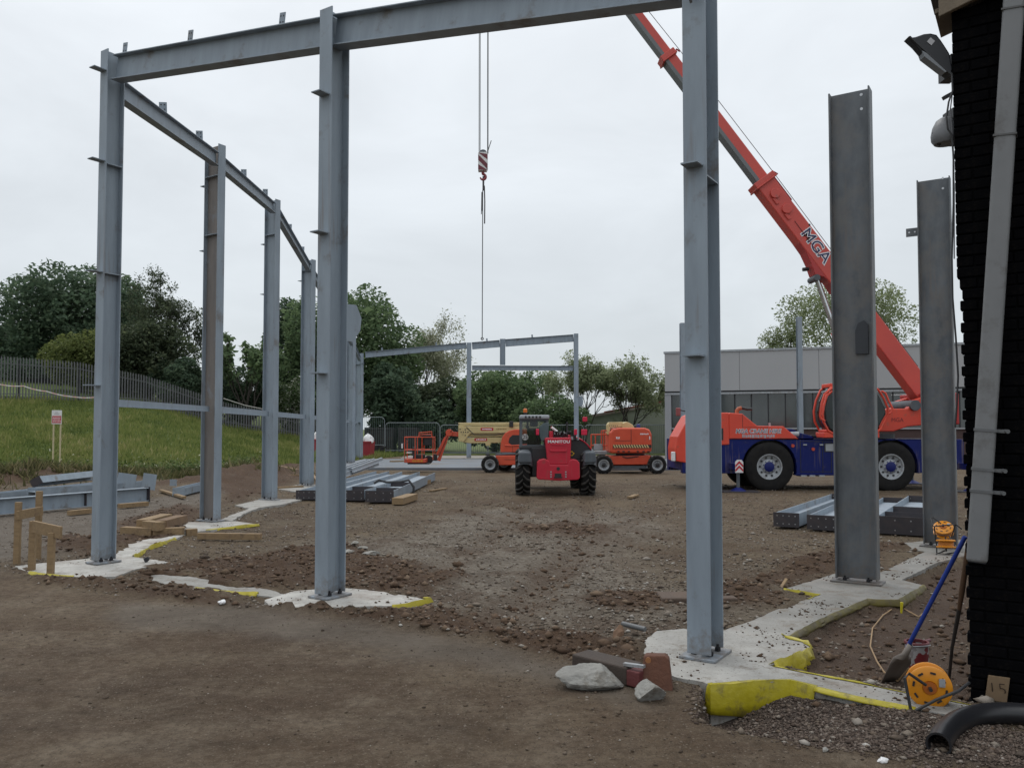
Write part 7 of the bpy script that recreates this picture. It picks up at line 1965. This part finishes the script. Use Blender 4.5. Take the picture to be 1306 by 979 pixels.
# ------------------------------------------------------------------ foreground clutter
STONEG = mat('pale rubble concrete', (.29, .285, .265), .92, 0, (.19, .185, .17), 7, bump=.7, bscale=26, dirt=(.11, .09, .065), dirt_amt=.3, dscale=5)
def boulder(cu, cv, w, h, dpt, seed, label, rot=0):
    p = G(cu, cv); m = MB(); m.rock((0, 0, 0), (w / 2, dpt / 2, h / 2), seed, 5, .03, rot)
    rn = random.Random(seed)
    vs = np.array(m.v)
    nz = fbm(vs[:, 0] * 1 + 3.1 * seed, vs[:, 2] + vs[:, 1] * .8, 9, 5, seed, .65)
    vs *= (1 + .17 * nz)[:, None]
    m.v = [tuple(v) for v in vs]
    o = m.build('boulder', STONEG, smooth=True); o.location = (p.x, p.y + dpt / 2, max(H(p.x, p.y), -.02) + h / 2 - .03)
    return tag(o, label, 'rubble', 'lumps of broken concrete in the foreground')
boulder(759, 881, .53, .19, .26, 3, 'long pale lump of broken concrete in front of the dark kerb block')
boulder(832, 895, .23, .175, .17, 9, 'small round lump of broken concrete beside the terracotta brick', .5)
def kerb():
    a, b = G(729, 855), G(800, 866)
    z = -.005
    root = thing('kerb_block', 'long dark brown block lying behind the pale lump of concrete', 'block', (a.x, a.y, z))
    p = lambda u, v, zz: W(u, v, G(u, v).y) 
    d = G(797, 866) - G(729, 848); d.z = 0; Lk = d.length; d.normalize(); bk = Vector((-d.y, d.x, 0))
    hk = .13
    bm = MB(); o = Vector((0, 0, hk / 2)) + d * (Lk / 2) + bk * .10
    m3 = Matrix((d, bk, Vector((0, 0, 1)))).transposed()
    bm.box(o, (Lk, .20, hk), m3); bm.build('block', mat('dark stained block', (.06, .044, .035), .85, 0, (.038, .028, .023), 5, bump=.3), root, bevel=.012, seg=2)
    m = MB(); m.box(d * (Lk + .05) + bk * .10 + Vector((0, 0, hk / 2 - .005)), (.11, .19, hk - .02), m3); m.build('red_end', mat('dark red end', (.13, .03, .03), .7, 0, (.09, .022, .022), 8, bump=.3), root, bevel=.008)
    m = MB(); m.bar(d * (Lk - .04) + bk * .03 + Vector((0, 0, hk + .012)), d * (Lk + .12) + bk * .05 + Vector((0, 0, hk + .022)), .035, .02); m.build('loose_strip', LGREY, root)
kerb()
def terracotta():
    p = G(838, 879)
    root = thing('terracotta_brick', 'tapered terracotta brick standing beside the small lump of concrete', 'brick', (p.x, p.y, -.02), R(-14))
    k = p.y / FPX
    m = MB(); m.prism([(-.105, 0), (.112, -.02), (.078, .215), (.05, .235), (-.085, .23), (-.10, .215)], -.0, .085)
    m.v = [(x, y + z * .32, z) for x, y, z in m.v]
    o = m.build('body', mat('terracotta', (.12, .046, .024), .8, 0, (.08, .031, .017), 5, bump=.35, bscale=40, dirt=(.1, .05, .03), dirt_amt=.25), root, bevel=.016, seg=3)
    m = MB(); m.cyl((-.065, .058, .20), (-.065, .09, .20), .02, 12); m.build('spot', mat('pale clay spot', (.33, .14, .05), .7), root)
terracotta()
# yellow cable reels
def reel(loc, r, rot, label, stand=True, tilt=0.0):
    root = thing('cable_reel', label, 'cable reel', loc, rot, 'yellow cable reels')
    w = r * .75; c = Vector((0, 0, r + .012)) if stand else Vector((0, 0, w / 2 + .03))
    A = Vector((0, 1, 0)) if stand else Vector((0, 0, 1))
    def fl(s): 
        m = MB(); m.lathe([(r * .28, s * w / 2 - .004), (r * .34, s * (w / 2 + .012)), (r * .9, s * (w / 2 + .012)), (r, s * (w / 2 + .004)), (r, s * (w / 2 - .010)), (r * .95, s * (w / 2 - .014)), (r * .28, s * (w / 2 - .014)), (r * .28, s * w / 2 - .004)], c, A, 40)
        f = m.build('flange', REEL, root, smooth=True)
        m = MB(); U_ = A.orthogonal().normalized(); V_ = A.cross(U_)
        for i in range(8):
            a = 2 * PI * i / 8 + .2; t = (-U_ * math.sin(a) + V_ * math.cos(a)); q = c + (U_ * math.cos(a) + V_ * math.sin(a)) * r * .72 + A * (s * (w / 2 + .0135))
            m.bar(q - t * r * .12, q + t * r * .12, .012, .006, A)
        m.build('slot', BLK, f)
    fl(-1); fl(1)
    m = MB(); m.lathe([(r * .30, -w / 2 - .02), (r * .33, w / 2)], c, A, 24)
    for q in (-w / 2 - .02,): m.cyl(c + A * q, c + A * (q + .01), r * .30, 24)
    m.build('hub', REELO, root, smooth=True)
    m = MB()
    for i in range(7):
        h_ = -w / 2 + .02 + i * (w - .04) / 6; m.lathe([(r * .72 + .011 * math.cos(t), h_ + .011 * math.sin(t)) for t in np.linspace(0, 2 * PI, 7)], c, A, 28)
    m.build('wound_cable', mat('orange cable', (.5, .18, .02), .5), root, smooth=True)
    m = MB(); m.box(c - A * (w / 2 + .02) + Vector((r * .52, 0, r * .30)), (.035, .012, .05)); m.build('socket', LGREY, root)
    # tubular stand
    m = MB(); y1, y2 = -w / 2 - .05, w / 2 + .05
    pts = [c + Vector((-r * .2, y1 + .0, r * .2)), c + Vector((-r * .95, y1 - .04, r * .75)), c + Vector((-r * 1.15, y1 - .05, r * .55)), c + Vector((-r * .95, y1 - .08, -r * .8)), c + Vector((-r * .8, y1 - .08, -r * .92)), c + Vector((r * .2, y1 - .04, -r * .35)), c + Vector((r * 1.2, y1 - .01, r * .12)), c + Vector((r * 1.75, y1 + .1, r * .30))]
    m.tube(pts, .0095, 8); m.tube([c + Vector((0, y1 - .01, 0)), c + Vector((0, y2, 0))], .012, 8)
    m.tube([c + Vector((-r * .8, y1 - .08, -r * .92)), c + Vector((-r * .75, y2 + .03, -r * .95)), c + Vector((r * .6, y2 + .02, -r * .95)), c + Vector((r * 1.2, y1 - .01, r * .12))], .0095, 8)
    m.build('stand', BLK, root, smooth=True)
    return root
pr_ = G(1192, 906)
reel((pr_.x, pr_.y + .07, max(H(pr_.x, pr_.y + .07), SLAB_Z - .03) - .005), .134, R(-20), 'large yellow cable reel standing at the foot of the brick wall')
pq = G(1199, 697, SLAB_Z)
rr_ = reel((pq.x - .16, pq.y - .40, SLAB_Z + .20), .135, 0, 'upper tilted yellow cable reel at the foot of the dark right column'); rr_.rotation_euler = (R(-52), R(0), R(-30))
rr2 = reel((pq.x - .27, pq.y - .62, SLAB_Z + .13), .125, 0, 'lower yellow cable reel lying on the pad below the tilted one'); rr2.rotation_euler = (R(82), R(0), R(-15))
def shovel():
    foot = G(1135, 868, -.08); top = on_wall(1231, 684, -.10)
    root = thing('shovel', 'blue handled shovel leaning against the brick wall, blade in the soil', 'shovel', foot)
    d = top - foot; L_ = d.length; dn = d.normalized()
    m = MB(); m.tube([dn * .30, dn * L_], .0155, 10); m.build('shaft', mat('blue shaft', (.012, .04, .26), .4, 0, (.01, .03, .2), 5), root, smooth=True)
    side = dn.cross(Vector((.35, -.9, .2))).normalized(); nn = side.cross(dn)
    m = MB(); rows = []
    for t, w in ((-.02, .085), (.06, .095), (.18, .10), (.23, .085), (.27, .03), (.36, .02)):
        rows.append([dn * t + side * (w * f) + nn * (.035 * (1 - f * f) if t > .2 else .012 * (f * f)) for f in (-1, -.6, -.2, .2, .6, 1)])
    m.grid(rows); o = m.build('blade', mat('worn blade steel', (.24, .21, .185), .5, .3, (.13, .11, .095), 6, dirt=(.09, .06, .045), dirt_amt=.4), root, smooth=True); so = o.modifiers.new('t', 'SOLIDIFY'); so.thickness = .004
    foot2 = G(1210, 870, -.10); top2 = on_wall(1236, 690, -.05); mid_ = foot2 + (top2 - foot2) * .52
    r2 = thing('digging_bar', 'dark digging tool with a wooden handle propped right of the blue shovel', 'tool', foot2)
    m = MB(); m.tube([mid_ - foot2 + (top2 - mid_) * .0, (mid_ - foot2) + (top2 - mid_) * .3, top2 - foot2], [.014, .02, .018], 10); m.build('handle', mat('worn brown handle', (.12, .065, .035), .75, 0, (.08, .045, .026), 6), r2, smooth=True)
    m = MB(); m.tube([(0, 0, 0), (mid_ - foot2) * .5 + Vector((-.012, 0, 0)), mid_ - foot2 + (top2 - mid_) * .05], [.011, .012, .016], 8); m.build('bar', mat('dark iron bar', (.035, .03, .028), .6), r2, smooth=True)
shovel()
def bucket():
    p = G(1170, 858, -.10)
    root = thing('paint_bucket', 'dented paint bucket splashed red and white behind the shovel', 'bucket', (p.x, p.y, -.11), .3)
    r, h = .085, .255
    bmt = bpy.data.materials.new('splashed bucket'); nt, N, L, P = nodes(bmt)
    t = N.new('ShaderNodeTexCoord'); n = N.new('ShaderNodeTexNoise'); n.inputs['Scale'].default_value = 9; n.inputs['Detail'].default_value = 3
    L.new(t.outputs['Object'], n.inputs[0]); c = N.new('ShaderNodeValToRGB'); c.color_ramp.interpolation = 'CONSTANT'
    els = c.color_ramp.elements; els[0].color = (.15, .015, .02, 1); els[1].position = .46; els[1].color = (.30, .29, .29, 1); x = els.new(.6); x.color = (.2, .18, .18, 1)
    L.new(n.outputs['Fac'], c.inputs[0]); L.new(c.outputs[0], P.inputs['Base Color']); P.inputs['Roughness'].default_value = .5
    m = MB(); m.lathe([(0, 0), (r * .9, 0), (r * .93, .01), (r, h - .03), (r, h), (r - .006, h), (r * .9, .012), (0, .012)], (0, 0, 0), (0, 0, 1), 28); m.build('body', bmt, root, smooth=True)
    m = MB(); m.lathe([(r + .004, h - .02), (r + .008, h - .008), (r + .004, h + .003), (r - .01, h + .003), (r - .01, h - .02), (r + .004, h - .02)], (0, 0, 0), (0, 0, 1), 28); m.build('rim', mat('dark red paint', (.12, .015, .02), .5), root, smooth=True)
    m = MB(); m.tube([(-r - .01, 0, h - .03)] + [(r * 1.05 * math.cos(t), -.10 * math.sin(t) - .0, h - .03 + .02 * math.sin(t)) for t in np.linspace(PI, 0, 9)], .004, 6); m.build('handle', LGREY, root, smooth=True)
    m = MB(); m.cyl((.06, .0, h - .01), (.22, .1, h - .03), .014, 8); m.build('brush', mat('dark red paint', (.12, .015, .02)), root)
bucket()
def board15():
    p = G(1270, 898)
    q = on_wall(1270, 893, .05)
    root = thing('number_board', 'small wooden offcut marked 15 standing against the brick wall', 'board', (q.x, q.y, q.z - .005), WALL.rotation_euler.z)
    h = on_wall(1270, 862, .04).z - q.z
    m = MB(); m.box((0, .01, h / 2), (.125, .016, h)); m.v = [(x + .02 * z / h, y + .03 * z / h, z) for x, y, z in m.v]; m.build('offcut', mat('grubby plywood', (.17, .115, .065), .85, 0, (.12, .08, .045), 6), root, bevel=.003, seg=1)
    text('15', .115, mat('pencil mark', (.05, .032, .02), .8), root, Matrix.Translation((.01, .0095, h * .5)) @ Matrix.Rotation(PI / 2 + .2, 4, 'X') @ Matrix.Rotation(.06, 4, 'Z'), extrude=.0006, offset=-.002)
board15()
def black_duct():
    pts = [(1197, 949), (1204, 936), (1218, 922), (1240, 913), (1270, 909), (1306, 910), (1350, 916), (1420, 930)]
    P = [G(u, v, .055) for u, v in pts]
    S = []
    for i in range(len(P) - 1):
        p0, p1, p2, p3 = P[max(i - 1, 0)], P[i], P[i + 1], P[min(i + 2, len(P) - 1)]
        for k in range(8):
            t = k / 8; S.append(.5 * ((2 * p1) + (p2 - p0) * t + (2 * p0 - 5 * p1 + 4 * p2 - p3) * t * t + (3 * p1 - p0 - 3 * p2 + p3) * t ** 3))
    S.append(P[-1])
    root = thing('drain_duct', 'curved black plastic drain duct at the bottom right corner', 'duct', S[0])
    DU = mat('black duct', (.011, .012, .015), .36, 0, (.016, .016, .018), 5, dirt=(.05, .04, .035), dirt_amt=.1)
    r = .064
    m = MB(); m.tube([p - S[0] for p in S], r, 24, caps=False); m.build('duct', DU, root, smooth=True)
    d = (S[1] - S[0]).normalized()
    m = MB(); m.tube([Vector((0, 0, 0)) - d * .002, d * .25], r - .008, 20, caps=False); m.build('inner_wall', BLK, root, smooth=True)
    m = MB(); m.lathe([(r - .009, 0), (r + .003, 0), (r + .003, .02), (r - .009, .02), (r - .009, 0)], -d * .003, d, 24); m.build('end_ring', DU, root, smooth=True)
black_duct()
# thin tan cord on the dug earth
m = MB(); P = []
cp = [(1186, 773), (1181, 782), (1172, 789), (1145, 778), (1126, 788), (1113, 806), (1110, 828), (1119, 848), (1128, 862), (1145, 872), (1160, 876)]
for (u, v) in cp:
    g = G(u, v, -.10); g.z = max(H(g.x, g.y), -.14) + .012; P.append(g)
g = P[-1]; g.z = SLAB_Z + .01
S = []
for i in range(len(P) - 1):
    for k in range(6):
        t = k / 6; q = P[i].lerp(P[i + 1], t); q.z += .004; S.append(q)
S.append(P[-1])
m.tube(S, .0065, 6); tag(m.build('cord', mat('tan cord', (.33, .22, .12), .8), smooth=True), 'thin tan extension cord curving over the dug earth to the reel', 'cord')
def litter(u, v, w, h, label, mt, name='litter', cat='litter', seed=0, z=None):
    p = G(u, v); zz = (H(p.x, p.y) if z is None else z)
    m = MB(); m.rock((0, 0, 0), (w / 2, w / 3, h / 2), seed, 2, .3, seed)
    o = m.build(name, mt); o.location = (p.x, p.y, zz + h * .35); tag(o, label, cat)
litter(1126, 968, .07, .035, 'crumpled white scrap on the earth near the black duct', WHITE, seed=3)
litter(1052, 955, .055, .025, 'flat pale pebble left of the white scrap', STONEG, 'pebble', 'stone', 4)
for i, (u, v, w) in enumerate(((446, 706, .34), (462, 700, .26), (473, 707, .3), (452, 699, .2))):
    litter(u, v, w, .07, ['flat white concrete flake, biggest of four right of the middle column', 'white concrete flake, back right one of four near the middle column', 'white concrete flake, front right one of four near the middle column', 'smallest white concrete flake beside the middle column'][i], mat('pale rubble concrete', (.29, .285, .265)), 'concrete_flake', 'rubble', 11 + i)
litter(283, 770, .12, .05, 'single white stone at the mud edge left of the middle white pad', WHITE, 'stone', 'stone', 31)
litter(186, 719, .13, .09, 'round dark offcut on the corner pad', BLK, 'offcut', 'offcut', 33, SLAB_Z)
m = MB(); a, b = G(794, 808), G(823, 814); a.z = .09; b.z = .08; m.tube([a, b], .022, 10); tag(m.build('grey_tube', mat('grey tube', (.12, .125, .13), .5), smooth=True), 'short grey tube on the rubble left of the nearest column', 'tube')
m = MB(); p = G(789, 820); m.rock((p.x, p.y, .06), (.06, .04, .10), 8, 2, .3); tag(m.build('broken_board', mat('torn brown board', (.2, .12, .075), .9)), 'torn brown board piece under the grey tube', 'board')
m = MB(); p = G(1149, 774, -.02); m.cyl((p.x, p.y, -.12), (p.x + .01, p.y, .03), .007, 8, .016); tag(m.build('marker_peg', mat('bright yellow tape', (.7, .6, .02), .5)), 'bright yellow marker peg beside the dark column pad', 'peg')
# dark steel box set in the ground left of the nearest column, and plate in the mud
m = MB(); p = G(885, 775); m.bx(p.x - .32, p.x + .45, p.y, p.y + .35, -.1, .10); tag(m.build('sunken_block', mat('mud caked block', (.11, .075, .055), .9, 0, (.07, .05, .038), 4, bump=.4), bevel=.02), 'mud caked concrete block half sunk behind the nearest column', 'block')
